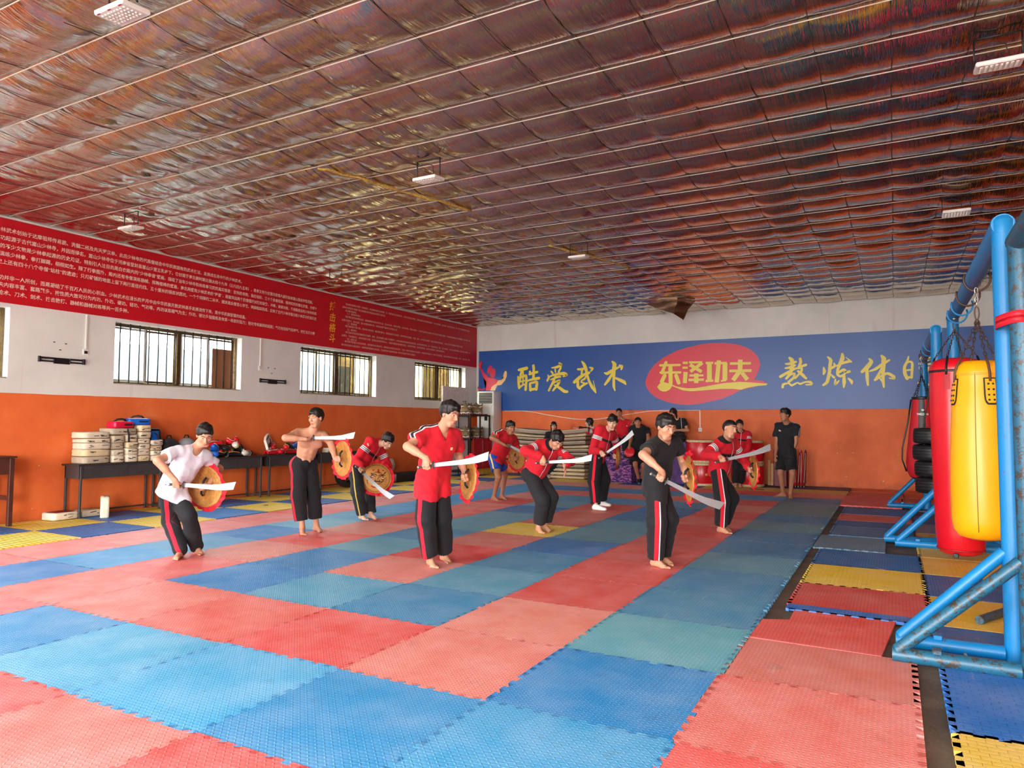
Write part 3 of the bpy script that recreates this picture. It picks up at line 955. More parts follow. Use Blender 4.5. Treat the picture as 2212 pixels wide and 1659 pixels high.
LINES2 = [
    (4.180, '自由搏击是两人按照一定的规则，并运用传统武术中的踢、打、摔等攻防技法制胜对方、徒手对抗的格斗项目，它是中国武术的重要组成部分，分为实战攻防、技巧运用，真实自如的特点，是一项对抗性极强的体育运动。', 9.17, 14.6),
    (4.098, '这种对抗是在双方掌握了我们自身基本动作和基本技术情况下进行的。', 9.06, 10.62),
    (4.025, '练习我们的好处：', 9.17, 9.56),
    (3.962, '（一）培养竞争意识', 9.19, 9.65),
    (3.890, '我们通过激烈的搏击运动，直面拳脚的对攻与身手比试，成功与失败、赞扬与责备、长处与短处，两者必居其一，竞争意识是现代社会每个人不可缺少的精神与素质，可以激发我们奋发向上的拼搏精神，勇于争先一席', 9.17, 14.62),
    (3.802, '间我们的练习，成人以后，进入社会的竞争行列，将会更加朝气蓬勃的立足竞争之世。', 9.05, 11.11),
    (3.738, '（二）强体防身', 9.19, 9.53),
    (3.672, '我们运动是斗智斗勇、较技较力的运动，通过我们练习，掌握自身防卫的技能，同时增强人的速度、力量、耐力、灵巧等身体素质，使练习者身体更加强壮，又能在受到歹徒侵害的时候防卫自身。', 9.17, 14.23),
    (3.597, '（三）锻炼意志', 9.20, 9.53),
    (3.531, '我们运动对抗训练的锻炼是多方面的，首先，在公众面前上擂十分需要勇气，训练过程中要克服身体的疲劳疼痛，从不敢到敢的过程，是一个锻炼的过程，其次，给人以自信心，意志和心智得到提高，更多地体验成就感，比', 9.18, 14.64),
    (3.446, '如搏手，可能要挨打，此时的我们之勇，就是出击的意志和决心，克服恐惧就会使拳更加坚定，在拼搏中锻炼，形成顽强拼搏，百折不挠的精神，使意志得到提升。', 9.05, 13.29),
    (3.377, '（四）发展心智', 9.20, 9.53),
    (3.318, '我们绝不是蛮力对抗的运动，而是要对对方的技巧、意图做出判断的反应技术，它是一项以巧取胜的斗技运动，中国武术的精华之一就在于以智取胜，搏击训练能够使人反应敏捷，机智、沉着冷静、思维', 9.16, 14.63),
    (3.232, '使人的反应能力与应变能力，发展思维的敏捷性与灵活性，尤其是培养人克服各种困难一种本领和坚韧不拔的心理素质。', 9.05, 11.90)]
for z, s, ya, yb_ in LINES2:
    text(red_banner, s, ya, z, 0.052, yb_ - ya)
for ch, z in zip('搏击格斗', (4.06, 3.81, 3.58, 3.35)):
    text(red_banner, ch, 8.635, z, 0.21, None, MGOLD, 0.004, 0.12)
# white ledge line above the banner, with torn foil ends
bm = bmesh.new()
tube(bm, [(XL + 0.03, -4 + k * 0.9, 4.352 + RND.uniform(-.008, .008)) for k in range(22)], 0.012, 5)
struct(bobj('trim_2', bm, MTRIM))

# ------------------------------------------------------------------ blue banner, back wall
MBLUE = flat_mat('blue_banner_print', (34, 84, 160), 0.38, 0.06)
MBYEL = flat_mat('yellow_print', (240, 216, 72), 0.4)
MBOV = flat_mat('red_oval_print', (226, 44, 66), 0.4)
MBCREAM = flat_mat('cream_print', (244, 196, 130), 0.4)
bm = bmesh.new()
box(bm, ((-8.10 + 5.26) / 2, YB - 0.012, (1.8225 + 3.617) / 2), (13.36, 0.018, 3.617 - 1.8225), bev=0.003)
blue_banner = tag(bobj('wall_banner', bm, MBLUE), 'wide blue banner with yellow brush characters and a red oval on the back wall', 'banner')


def ribbon(bm, st, y):
    """one brush stroke: a band whose half-width changes along it, rounded at its ends"""
    P = [Vector((a, b)) for a, b, _ in st]
    W = [c for _, _, c in st]
    # resample smoothly
    Q, R = [], []
    n = len(P)
    for i in range(n - 1):
        for k in range(4):
            t = k / 4
            p0, p1, p2, p3 = P[max(i - 1, 0)], P[i], P[i + 1], P[min(i + 2, n - 1)]
            a = 0.35
            m1, m2 = (p2 - p0) * a, (p3 - p1) * a
            h = (2 * t**3 - 3 * t * t + 1) * p1 + (t**3 - 2 * t * t + t) * m1 + (-2 * t**3 + 3 * t * t) * p2 + (t**3 - t * t) * m2
            Q.append(h)
            R.append(W[i] + (W[i + 1] - W[i]) * t)
    Q.append(P[-1])
    R.append(W[-1])
    up, dn = [], []
    for i, q in enumerate(Q):
        d = (Q[min(i + 1, len(Q) - 1)] - Q[max(i - 1, 0)])
        d.normalize()
        nn = Vector((-d.y, d.x))
        up.append(bm.verts.new((q.x + nn.x * R[i], y, q.y + nn.y * R[i])))
        dn.append(bm.verts.new((q.x - nn.x * R[i], y, q.y - nn.y * R[i])))
    for i in range(len(Q) - 1):
        bm.faces.new((up[i], up[i + 1], dn[i + 1], dn[i]))


def char(name, strokes, mat, y=YB - 0.024, square=False):
    bm = bmesh.new()
    for k, st in enumerate(strokes):
        yy = y - 0.0004 * k
        if square:
            P = [Vector((a, b)) for a, b, _ in st]
            for (p, q), w0, w1 in zip(zip(P, P[1:]), [s[2] for s in st], [s[2] for s in st[1:]]):
                d = (q - p).normalized()
                nn = Vector((-d.y, d.x))
                vs = [bm.verts.new((v.x, yy, v.y)) for v in (p + nn * w0, q + nn * w1, q - nn * w1, p - nn * w0)]
                bm.faces.new(vs)
        else:
            ribbon(bm, st, yy)
            for (a, b, r) in (st[0], st[-1]):
                vs = [bm.verts.new((a + r * cos(2 * pi * q / 10), yy - 0.0002, b + r * sin(2 * pi * q / 10))) for q in range(10)]
                bm.faces.new(vs)
    bmesh.ops.recalc_face_normals(bm, faces=bm.faces)
    return bobj(name, bm, mat, blue_banner)


def flat(name, polys, mat, y):
    bm = bmesh.new()
    for p in polys:
        bm.faces.new([bm.verts.new((a, y, b)) for a, b in p])
    bmesh.ops.triangulate(bm, faces=bm.faces)
    return bobj(name, bm, mat, blue_banner)


half = lambda S, f: [[(a, b, c * f) for a, b, c in st] for st in S]
for k in ('ku', 'ai', 'wu', 'shu', 'ao', 'lian', 'ti', 'po'):
    char('lettering', half(STROKES[k], 1.22), MBYEL)
flat('logo_oval', POLYS['oval'], MBOV, YB - 0.0235)
for k in ('dong', 'ze', 'gong', 'fu'):
    char('lettering', half(STROKES[k], 1.0), MBYEL, YB - 0.026, k != 'dong')
flat('swoosh', POLYS['swoosh'], MBYEL, YB - 0.030)
flat('printed_figure', POLYS['figure_red'], MBOV, YB - 0.024)
flat('printed_figure', POLYS['figure_cream'], MBCREAM, YB - 0.025)
# red banner at the far end of the right wall
bm = bmesh.new()
box(bm, (XR - 0.012, 11.0, 2.75), (0.018, 7.5, 1.7), bev=0.003)
tag(bobj('wall_banner', bm, M('magenta_red_banner', (150, 24, 48), 0.5)), 'dark red banner on the side wall behind the bag frames', 'banner')

# ------------------------------------------------------------------ figures: distance fields meshed into smooth bodies and clothes
V = lambda *a: np.array(a, float)


def unit(v):
    v = np.asarray(v, float)
    return v / max(np.linalg.norm(v), 1e-9)


class Vox:
    def __init__(s, lo, hi, h, fine=(), hf=None):
        s.ax = []
        for i in range(3):
            a = [lo[i]]
            while a[-1] < hi[i]:
                st = h
                for f in fine:
                    if f[0][i] - h < a[-1] < f[1][i]:
                        st = hf
                a.append(a[-1] + st)
            s.ax.append(np.array(a, np.float32))
        s.D = np.full([len(a) for a in s.ax], 0.3, np.float32)

    def reg(s, lo, hi):
        sl, c = [], []
        for i in range(3):
            a = int(np.searchsorted(s.ax[i], lo[i]))
            b = int(np.searchsorted(s.ax[i], hi[i]))
            sl.append(slice(a, b))
            sh = [1, 1, 1]
            sh[i] = -1
            c.append(s.ax[i][a:b].reshape(sh))
        return tuple(sl), c

    def _put(s, sl, d, k, sub):
        A = s.D[sl]
        if sub:
            d = -d
            h = np.clip(0.5 - 0.5 * (A - d) / k, 0, 1)
            s.D[sl] = A * (1 - h) + d * h + k * h * (1 - h)
        else:
            h = np.clip(0.5 + 0.5 * (A - d) / k, 0, 1)
            s.D[sl] = A * (1 - h) + d * h - k * h * (1 - h)

    def cone(s, a, b, ra, rb, k=0.02, flat=None, cuts=(), sub=False, disp=None):
        a, b = np.asarray(a, float), np.asarray(b, float)
        m = max(ra, rb) + k + 0.03
        sl, c = s.reg(np.minimum(a, b) - m, np.maximum(a, b) + m)
        if any(x.stop <= x.start for x in sl):
            return
        p = [c[i] - np.float32(a[i]) for i in range(3)]
        ba = b - a
        f = 1.0
        if flat is not None:
            n, f = unit(flat[0]), flat[1]
            g = 1 / f - 1
            q = (p[0] * n[0] + p[1] * n[1] + p[2] * n[2]) * np.float32(g)
            p = [p[i] + q * np.float32(n[i]) for i in range(3)]
            ba = ba + n * (ba @ n) * g
        L2 = max(ba @ ba, 1e-9)
        t = np.clip((p[0] * np.float32(ba[0]) + p[1] * np.float32(ba[1]) + p[2] * np.float32(ba[2])) / np.float32(L2), 0, 1)
        d = np.sqrt(sum((p[i] - t * np.float32(ba[i])) ** 2 for i in range(3))) - (np.float32(ra) + np.float32(rb - ra) * t)
        if f < 1:
            d = d * np.float32(0.5 + 0.5 * f)
        for o, n in cuts:
            n = unit(n)
            d = np.maximum(d, sum((c[i] - np.float32(o[i])) * np.float32(n[i]) for i in range(3)))
        s._put(sl, d, k, sub)

    def ell(s, c0, axes, r, k=0.02, sub=False):
        m = max(r) + k + 0.02
        c0 = np.asarray(c0, float)
        sl, c = s.reg(c0 - m, c0 + m)
        if any(x.stop <= x.start for x in sl):
            return
        p = [c[i] - np.float32(c0[i]) for i in range(3)]
        q = [sum(p[i] * np.float32(ax[i]) for i in range(3)) for ax in axes]
        k0 = np.sqrt(sum((q[i] / np.float32(r[i])) ** 2 for i in range(3)))
        k1 = np.sqrt(sum((q[i] / np.float32(r[i] ** 2)) ** 2 for i in range(3))) + np.float32(1e-6)
        s._put(sl, k0 * (k0 - 1) / k1, k, sub)

    def plane(s, o, n):
        """keeps the side against n"""
        n = unit(n)
        d = sum((s.ax[i].reshape([-1 if j == i else 1 for j in range(3)]) - np.float32(o[i])) * np.float32(n[i]) for i in range(3))
        s.D = np.maximum(s.D, d)

    def fold(s, amp, freq, seed, stretch=(1, 1, 1)):
        r = np.random.RandomState(seed)
        x, y, z = [s.ax[i].reshape([-1 if j == i else 1 for j in range(3)]) for i in range(3)]
        tot = 0
        for _ in range(4):
            v = r.normal(size=3) * np.array(stretch)
            v = v / np.linalg.norm(v) * freq * r.uniform(0.7, 1.5)
            tot = tot + np.sin(x * np.float32(v[0]) + y * np.float32(v[1]) + z * np.float32(v[2]) + np.float32(r.uniform(0, 6.28)))
        s.D = s.D + np.float32(amp / 2) * tot

    def mesh(s):
        Dv = s.D
        S = Dv < 0
        n = [d - 1 for d in Dv.shape]
        cnt = np.zeros(n, np.int8)
        for dx in (0, 1):
            for dy in (0, 1):
                for dz in (0, 1):
                    cnt += S[dx:dx + n[0], dy:dy + n[1], dz:dz + n[2]]
        act = (cnt > 0) & (cnt < 8)
        I = np.argwhere(act)
        idx = np.full(n, -1, np.int32)
        idx[act] = np.arange(len(I))
        off = np.array([(a, b, c) for a in (0, 1) for b in (0, 1) for c in (0, 1)])
        val = np.stack([Dv[I[:, 0] + o[0], I[:, 1] + o[1], I[:, 2] + o[2]] for o in off], 1)
        pos = np.stack([np.stack([s.ax[i][I[:, i] + o[i]] for i in range(3)], 1) for o in off], 1)
        acc = np.zeros((len(I), 3))
        num = np.zeros(len(I))
        for a in range(8):
            for b in range(a + 1, 8):
                if np.abs(off[a] - off[b]).sum() != 1:
                    continue
                va, vb = val[:, a], val[:, b]
                m = (va < 0) != (vb < 0)
                t = np.where(m, va / np.where(m, va - vb, 1), 0)[:, None]
                acc += np.where(m[:, None], pos[:, a] + (pos[:, b] - pos[:, a]) * t, 0)
                num += m
        P = acc / num[:, None]
        F = []
        for ax in range(3):
            u, v = (ax + 1) % 3, (ax + 2) % 3
            A = np.moveaxis(S, ax, 0)
            ch = np.moveaxis(A[:-1] != A[1:], 0, ax)
            E = np.argwhere(ch)
            E = E[(E[:, u] > 0) & (E[:, v] > 0) & (E[:, u] < n[u]) & (E[:, v] < n[v])]
            if not len(E):
                continue
            du, dv = np.zeros(3, int), np.zeros(3, int)
            du[u], dv[v] = 1, 1
            q = [idx[tuple(x.T)] for x in (E - du - dv, E - dv, E, E - du)]
            fw = S[tuple(E.T)]
            Q = np.stack(q, 1)
            Q[~fw] = Q[~fw][:, ::-1]
            F.append(Q)
        F = np.concatenate(F)
        F = F[(F >= 0).all(1)]
        return P, F


def relax(P, F, it=1, w=0.4):
    for _ in range(it):
        S = np.zeros_like(P)
        c = np.zeros(len(P))
        for a, b in ((0, 1), (1, 2), (2, 3), (3, 0)):
            np.add.at(S, F[:, a], P[F[:, b]])
            np.add.at(S, F[:, b], P[F[:, a]])
            np.add.at(c, F[:, a], 1)
            np.add.at(c, F[:, b], 1)
        P = P * (1 - w) + w * S / np.maximum(c, 1)[:, None]
    return P


def np_obj(name, P, F, mat, parent, org, attrs=None):
    me = D.meshes.new(name)
    me.vertices.add(len(P))
    me.vertices.foreach_set('co', (P - org).astype(np.float32).ravel())
    me.loops.add(F.size)
    me.loops.foreach_set('vertex_index', F.astype(np.int32).ravel())
    me.polygons.add(len(F))
    me.polygons.foreach_set('loop_start', np.arange(0, F.size, 4, dtype=np.int32))
    me.polygons.foreach_set('loop_total', np.full(len(F), 4, np.int32))
    me.update(calc_edges=True)
    me.polygons.foreach_set('use_smooth', [True] * len(F))
    for k, v in (attrs or {}).items():
        a = me.attributes.new(k, 'FLOAT', 'POINT')
        a.data.foreach_set('value', np.asarray(v, np.float32))
    me.materials.append(mat)
    o = D.objects.new(name, me)
    return link(o, parent)


def cloth(name, rgb, layers=(), rough=0.85, sheen=0.04):
    if name in MATS:
        return MATS[name]
    t = NT(name)
    c = srgb(*rgb)
    col = t.ramp(t.noise(7, 4), [(0.3, tuple(x * 0.9 for x in c[:3])), (0.7, tuple(min(1, x * 1.08) for x in c[:3]))])
    for L in layers:
        fac = None
        for a, lo, hi in L[1:]:
            v = t.attr(a)
            m = t.math('MULTIPLY', t.math('GREATER_THAN', v, lo), t.math('LESS_THAN', v, hi))
            fac = m if fac is None else t.math('MULTIPLY', fac, m)
        col = t.mix(fac, col, srgb(*L[0]))
    t.color(col)
    t.set(Roughness=rough, Sheen_Weight=sheen)
    t.bump(t.noise(28, 4), 0.25, 0.01)
    MATS[name] = t.m
    return t.m


def skin(name, rgb):
    t = NT(name)
    c = srgb(*rgb)
    col = t.ramp(t.noise(9, 3), [(0.3, tuple(x * 0.9 for x in c[:3])), (0.7, tuple(min(1, x * 1.07) for x in c[:3]))])
    col = t.mix(t.attr('lip'), col, srgb(168, 84, 78))
    t.color(col)
    t.set(Roughness=0.5)
    t.b.inputs['Subsurface Weight'].default_value = 0.06
    t.b.inputs['Subsurface Radius'].default_value = (0.02, 0.008, 0.004)
    return t.m


SKIN = [skin('skin', (198, 142, 112)), skin('skin_tan', (176, 118, 88)), skin('skin_fair', (214, 166, 138))]
MHAIR = M('black_hair', (20, 16, 15), 0.5, var=0.3, vscale=60, bump=0.5, bscale=160)
MEYE = M('eye_white', (214, 204, 196), 0.35, var=0)
MIRIS = M('dark_iris', (24, 16, 12), 0.25, var=0)
MBROW = M('eyebrow_hair', (26, 20, 18), 0.7, var=0)


def basis(yaw, pitch=0.0, roll=0.0):
    """head axes (left, forward, up); yaw 0 = +x, pitch down positive"""
    R = Euler((0, 0, yaw)).to_matrix() @ Euler((0, pitch, 0)).to_matrix() @ Euler((roll, 0, 0)).to_matrix()
    R = np.array(R)
    return R[:, 1], R[:, 0], R[:, 2]


def hand_fist(vx, W, g, fd, side, s, curl=1.0):
    """fist round an axis g (towards the thumb side); fd = forearm direction; returns grip centre"""
    t = unit(g)
    d = fd - t * (fd @ t)
    d = unit(d) if np.linalg.norm(d) > 0.05 else unit(np.cross(t, V(0, 0, 1)))
    n = np.cross(t, d) if side == 'R' else np.cross(d, t)
    vx.cone(W, W + d * 0.022 * s, 0.029 * s, 0.031 * s, 0.012, (n, 0.72))
    vx.cone(W + d * 0.025 * s + t * 0.018, W + d * 0.078 * s + t * 0.024, 0.021 * s, 0.017 * s, 0.012, (n, 0.75))
    vx.cone(W + d * 0.025 * s - t * 0.012, W + d * 0.074 * s - t * 0.024, 0.021 * s, 0.016 * s, 0.012, (n, 0.75))
    for i, L in enumerate((0.9, 1.0, 0.95, 0.78)):
        b = W + d * (0.084 - 0.004 * abs(i - 1)) * s + t * (0.030 - 0.0195 * i) * s
        p1 = b + (d * 0.016 + n * 0.034) * s * L
        p2 = p1 + (-d * 0.026 + n * 0.014) * s * L
        p3 = p2 + (-d * 0.022 - n * 0.016) * s * L
        vx.cone(b - d * 0.01, p1, 0.0102 * s, 0.0094 * s, 0.004)
        vx.cone(p1, p2, 0.0094 * s, 0.0088 * s, 0.004)
        vx.cone(p2, p3, 0.0088 * s, 0.0078 * s, 0.004)
    b = W + d * 0.028 * s + t * 0.030 * s + n * 0.008
    p1 = b + (d * 0.030 + t * 0.012 + n * 0.022) * s
    p2 = p1 + (d * 0.020 - t * 0.012 + n * 0.020) * s
    vx.cone(b, p1, 0.0135 * s, 0.0115 * s, 0.006)
    vx.cone(p1, p2, 0.0112 * s, 0.0092 * s, 0.004)
    return W + d * 0.066 * s + n * 0.030 * s, t, d, n


def hand_open(vx, W, d, n, side, s, spread=0.16, curl=0.35):
    """relaxed hand: fingers along d, palm facing n"""
    d = unit(d)
    n = unit(n - d * (n @ d))
    t = np.cross(d, n) if side == 'R' else np.cross(n, d)
    vx.cone(W, W + d * 0.02 * s, 0.027 * s, 0.030 * s, 0.012, (n, 0.7))
    vx.cone(W + d * 0.02 * s + t * 0.018, W + d * 0.08 * s + t * 0.024, 0.020 * s, 0.016 * s, 0.012, (n, 0.7))
    vx.cone(W + d * 0.02 * s - t * 0.014, W + d * 0.076 * s - t * 0.024, 0.020 * s, 0.015 * s, 0.012, (n, 0.7))
    for i, L in enumerate((0.068, 0.077, 0.071, 0.054)):
        a = (1.4 - i) * spread
        b = W + d * 0.084 * s + t * (0.031 - 0.0205 * i) * s
        dd = unit(d + t * a)
        cur = b
        for seg, (fr, ang) in enumerate(((0.44, 0.6), (0.32, 1.6), (0.24, 2.4))):
            c = curl * ang
            nx = cur + (dd * cos(c) + n * sin(c)) * L * fr * s
            vx.cone(cur, nx, (0.0098 - 0.0008 * seg) * s, (0.0092 - 0.0009 * seg) * s, 0.003)
            cur = nx
    b = W + d * 0.026 * s + t * 0.026 * s
    p1 = b + (d * 0.030 + t * 0.028 + n * 0.012) * s
    p2 = p1 + (d * 0.030 + t * 0.010 + n * 0.010) * s
    vx.cone(b, p1, 0.0135 * s, 0.011 * s, 0.006)
    vx.cone(p1, p2, 0.011 * s, 0.009 * s, 0.004)
    return W + d * 0.07 * s + n * 0.03 * s, t, d, n


def seg_frame(P, a, b, ref):
    """along-bone distance, radial distance and signed arc from the outward line ref"""
    ax = unit(b - a)
    r = ref - ax * (ref @ ax)
    r = unit(r)
    q = np.cross(ax, r)
    v = P - a
    t = v @ ax
    x, y = v @ r, v @ q
    rad = np.sqrt(x * x + y * y)
    return t, rad, np.arctan2(y, x) * rad


PEOPLE = {}


def person(key, label, s, top, bottom, head, hands, sk=0, hair='short', h=0.011, hf=0.0058, fat=1.0, shoe=None, colours=None, group=None, feet=True, hairseed=3):
    J = {k: np.array(v) for k, v in POSE[key].items()}
    org = V(J['P'][0], J['P'][1], 0.0)
    if 'AR' in J:
        org = (J['AR'] + J['AL']) / 2
        org[2] = 0.0
    root = thing('person', label, 'person', tuple(org), 0, group)
    P, C, H = J['P'], J['C'], J['H']
    U = unit(C - P)
    Lt = unit(J['SL'] - J['SR'])
    Fd = unit(np.cross(Lt, U))
    Lp = unit(J['HL'] - J['HR'])
    Fp = unit(np.cross(Lp, V(0, 0, 1)))
    hl, hfw, hu = basis(*[radians(x) for x in head])
    k_ = s
    allp = np.stack(list(v for kk, v in J.items() if kk not in ('TR', 'TL')))
    lo, hi = allp.min(0) - 0.30, allp.max(0) + 0.30
    lo[2] = max(lo[2], -0.03)
    fine = [(H - V(.13, .13, .155), H + V(.13, .13, .14))]
    for sd in 'RL':
        fd = unit(J['W' + sd] - J['E' + sd])
        c = J['W' + sd] + fd * 0.08
        fine.append((c - 0.105, c + 0.105))
    vx = Vox(lo, hi, h * 1.15 if top != 'bare' else 0.010, fine, hf)
    M_ = P + (C - P) * 0.42
    # --- torso
    vx.cone(J['HR'], J['HL'], .098 * s * fat, .098 * s * fat, .03, (Fp, .88))
    vx.cone(P + U * .02, M_, .118 * s * fat, .112 * s * fat, .03, (Fd, .80))
    for sg in (-1, 1):
        vx.cone(M_ + Lt * .028 * sg, C - U * .10 * s + Lt * .055 * sg * s, .098 * s * fat, .108 * s * fat, .04, (Fd, .82))
    vx.cone(J['SR'] - Lt * -.02, J['SL'] - Lt * .02, .062 * s, .062 * s, .03)
    nb = H - hu * .055 * s - hfw * .018
    for sd in 'RL':
        vx.cone(C + U * .02, J['S' + sd] - U * .005, .05 * s, .042 * s, .03)
    vx.cone(C - U * .03, nb, .060 * s, .052 * s, .02)
    if top == 'bare':
        for sg in (-1, 1):
            vx.ell(C - U * .145 * s + Lt * .075 * sg * s + Fd * .072 * s, (Lt, Fd, U), (.085 * s, .030, .062 * s), .02)
            for q in range(3):
                vx.ell(M_ + U * (.03 - .065 * q) + Lt * .034 * sg + Fd * .086 * s, (Lt, Fd, U), (.030, .014, .028), .012)
    # --- arms
    for sd in 'RL':
        S_, E_, W_ = J['S' + sd], J['E' + sd], J['W' + sd]
        vx.cone(S_, S_ + (E_ - S_) * .3, .060 * s, .054 * s, .03)
        vx.cone(S_, E_, .052 * s * (0.6 + .4 * fat), .040 * s, .02)
        vx.cone(E_, E_ + (W_ - E_) * .45, .041 * s, .040 * s, .02)
        vx.cone(E_, W_, .039 * s, .0275 * s, .02)
    grips = {}
    for sd in 'RL':
        fd = unit(J['W' + sd] - J['E' + sd])
        kind = hands.get(sd, ('open', -V(*Lt) if sd == 'L' else V(*Lt)))
        if kind[0] == 'fist':
            grips[sd] = hand_fist(vx, J['W' + sd], V(*kind[1]), fd, sd, s)
        else:
            d = V(*kind[2]) if len(kind) > 2 else fd
            grips[sd] = hand_open(vx, J['W' + sd], d, V(*kind[1]), sd, s, curl=kind[3] if len(kind) > 3 else 0.35)
    # --- legs and feet
    if 'AR' in J:
        for sd in 'RL':
            h_, K_, A_, T_ = J['H' + sd], J['K' + sd], J['A' + sd], J['T' + sd]
            vx.cone(h_, K_, .088 * s * fat, .056 * s, .03)
            back = unit(np.cross(np.cross(A_ - K_, T_), A_ - K_))
            vx.cone(K_, A_, .053 * s, .034 * s, .02)
            mid = K_ + (A_ - K_) * .30
            vx.cone(mid - (A_ - K_) * .14 - T_ * .018, mid + (A_ - K_) * .18 - T_ * .012, .040 * s, .032 * s, .03)
            if shoe is None:
                z = A_[2] - .085 * s
                lat = np.cross(T_, V(0, 0, 1))
                g = V(A_[0], A_[1], z)
                vx.cone(A_, g - T_ * .035 * s + V(0, 0, .034), .034 * s, .034, .015)
                vx.cone(A_ - V(0, 0, .01), g + T_ * .10 * s + V(0, 0, .026), .032 * s, .024, .02)
                vx.cone(g - T_ * .03 + V(0, 0, .026), g + T_ * .115 * s + V(0, 0, .020), .030, .030, .015, (V(0, 0, 1), .75))
                inner = lat * (-1 if sd == 'R' else 1)
                for q in range(5):
                    o_ = inner * (.030 - .0155 * q) * s
                    ln = (.062, .058, .052, .044, .034)[q] * s
                    b = g + T_ * (.118 - .006 * q) * s + o_ + V(0, 0, .014)
                    r = (.0125, .0095, .0092, .0088, .0085)[q] * s
                    vx.cone(b, b + T_ * ln * .9 + V(0, 0, -.003), r, r * .9, .004)
    # --- head
    ctr = H
    at_ = lambda l, f, u: ctr + (hl * l + hfw * f + hu * u) * s
    vx.ell(at_(0, -.012, .028), (hl, hfw, hu), (.074 * s, .092 * s, .084 * s), .02)
    vx.ell(at_(0, .022, -.035), (hl, hfw, hu), (.061 * s, .064 * s, .074 * s), .03)
    vx.cone(at_(-.022, .05, -.095), at_(.022, .05, -.095), .026 * s, .026 * s, .02)
    for sg in (-1, 1):
        vx.ell(at_(.040 * sg, .050, -.018), (hl, hfw, hu), (.028 * s, .026 * s, .026 * s), .02)
        vx.cone(at_(.012 * sg, .083, .036), at_(.052 * sg, .068, .034), .011 * s, .010 * s, .012)
        vx.ell(at_(.031 * sg, .094, .010), (hl, hfw, hu), (.017 * s, .014 * s, .010 * s), .010, True)
        vx.ell(at_(.077 * sg, -.008, -.004), (hl, hfw, hu), (.009 * s, .019 * s, .030 * s), .006)
    vx.cone(at_(0, .084, .020), at_(0, .106, -.022), .008 * s, .0125 * s, .010)
    for sg in (-1, 1):
        vx.ell(at_(.012 * sg, .094, -.028), (hl, hfw, hu), (.009 * s, .010 * s, .007 * s), .006)
    vx.ell(at_(0, .082, -.058), (hl, hfw, hu), (.026 * s, .013 * s, .006 * s), .006)
    vx.ell(at_(0, .081, -.069), (hl, hfw, hu), (.022 * s, .012 * s, .006 * s), .006)
    if 'AR' in J:
        vx.plane((0, 0, min(J['AR'][2], J['AL'][2]) - .085 * s + 0.001), (0, 0, -1))
    Pv, Fv = vx.mesh()
    Pv = relax(Pv, Fv, 1, 0.35)
    rel = (Pv - ctr) / s
    l_, f_, u_ = rel @ hl, rel @ hfw, rel @ hu
    lip = np.clip(1.2 - np.abs(l_) / .026, 0, 1) * np.clip(1.6 - np.abs(u_ + .063) / .009, 0, 1) * (f_ > .07)
    body = np_obj('body', Pv, Fv, SKIN[sk], root, org, {'lip': np.clip(lip, 0, .8)})
    # eyes, brows
    for sg in (-1, 1):
        bm = bmesh.new()
        R = Matrix([list(x) for x in (hl, hfw, hu)]).transposed().to_4x4()
        ellipsoid(bm, at_(.031 * sg, .0775, .011) - org, (.0125 * s, .0075 * s, .0046 * s), R, 10, 6)
        e = bobj('eye', bm, MEYE, root, True)
        bm = bmesh.new()
        ellipsoid(bm, at_(.031 * sg, .0835, .011) - org, (.0066 * s, .0034 * s, .0050 * s), R, 8, 5)
        bobj('iris', bm, MIRIS, e, True)
        bm = bmesh.new()
        tube(bm, [at_(.013 * sg, .094, .034) - org, at_(.030 * sg, .089, .041) - org, at_(.050 * sg, .076, .037) - org], [.0036 * s, .004 * s, .002 * s], 6)
        bobj('eyebrow', bm, MBROW, root, True)
    # --- hair
    hx = Vox(ctr - V(.2, .2, .36 if hair in ('long', 'bob') else .17), ctr + V(.2, .2, .2), 0.0075 if h < .012 else .0095)
    hx.ell(at_(0, -.022, .034), (hl, hfw, hu), ((.084 if hair == 'crop' else .090) * s, (.103 if hair == 'crop' else .112) * s, (.097 if hair == 'crop' else .108) * s), .01)
    if hair in ('short', 'fringe', 'spiky'):
        hx.ell(at_(0, .015, .085), (hl, hfw, hu), (.068 * s, .080 * s, .044 * s), .02)
    x, y, z = [hx.ax[i].reshape([-1 if j == i else 1 for j in range(3)]) - ctr[i] for i in range(3)]
    ff = (x * hfw[0] + y * hfw[1] + z * hfw[2]) / s
    uu = (x * hu[0] + y * hu[1] + z * hu[2]) / s
    ll = (x * hl[0] + y * hl[1] + z * hl[2]) / s
    front = {'short': .062, 'crop': .068, 'fringe': .050, 'spiky': .060, 'long': .060, 'bob': .036, 'tied': .066}[hair]
    side = {'short': .012, 'crop': .03, 'fringe': .0, 'spiky': .01, 'long': -.12, 'bob': -.085, 'tied': .0}[hair]
    back = {'short': -.07, 'crop': -.05, 'fringe': -.075, 'spiky': -.07, 'long': -.2, 'bob': -.10, 'tied': -.06}[hair]
    hline = np.interp(ff, [-.06, -.02, .03, .055, .075], [back, side, side, front * .6 + side * .4, front])
    if hair in ('long', 'bob'):
        ln = -.165 if hair == 'long' else -.075
        for sg in (-1, 1):
            hx.cone(at_(.066 * sg, -.01, .03), at_(.070 * sg, .0, ln), .030 * s, .024 * s, .02, (hl, .7))
        hx.cone(at_(0, -.07, .02), at_(0, -.062, ln), .062 * s, .060 * s, .02, (hfw, .6))
        hline = np.where(np.abs(ll) > .052, -.3, hline)
        hline = np.where(ff < .0, -.3, hline)
    if hair == 'tied':
        hx.ell(at_(0, -.115, .03), (hl, hfw, hu), (.030 * s, .034 * s, .034 * s), .015)
    hx.D = np.maximum(hx.D, (hline - uu) * np.float32(.6 * s))
    hx.fold(.0045 if hair != 'crop' else .002, 95, hairseed, (1, 1, .5))
    if hair == 'spiky':
        hx.fold(.010, 60, hairseed + 1)
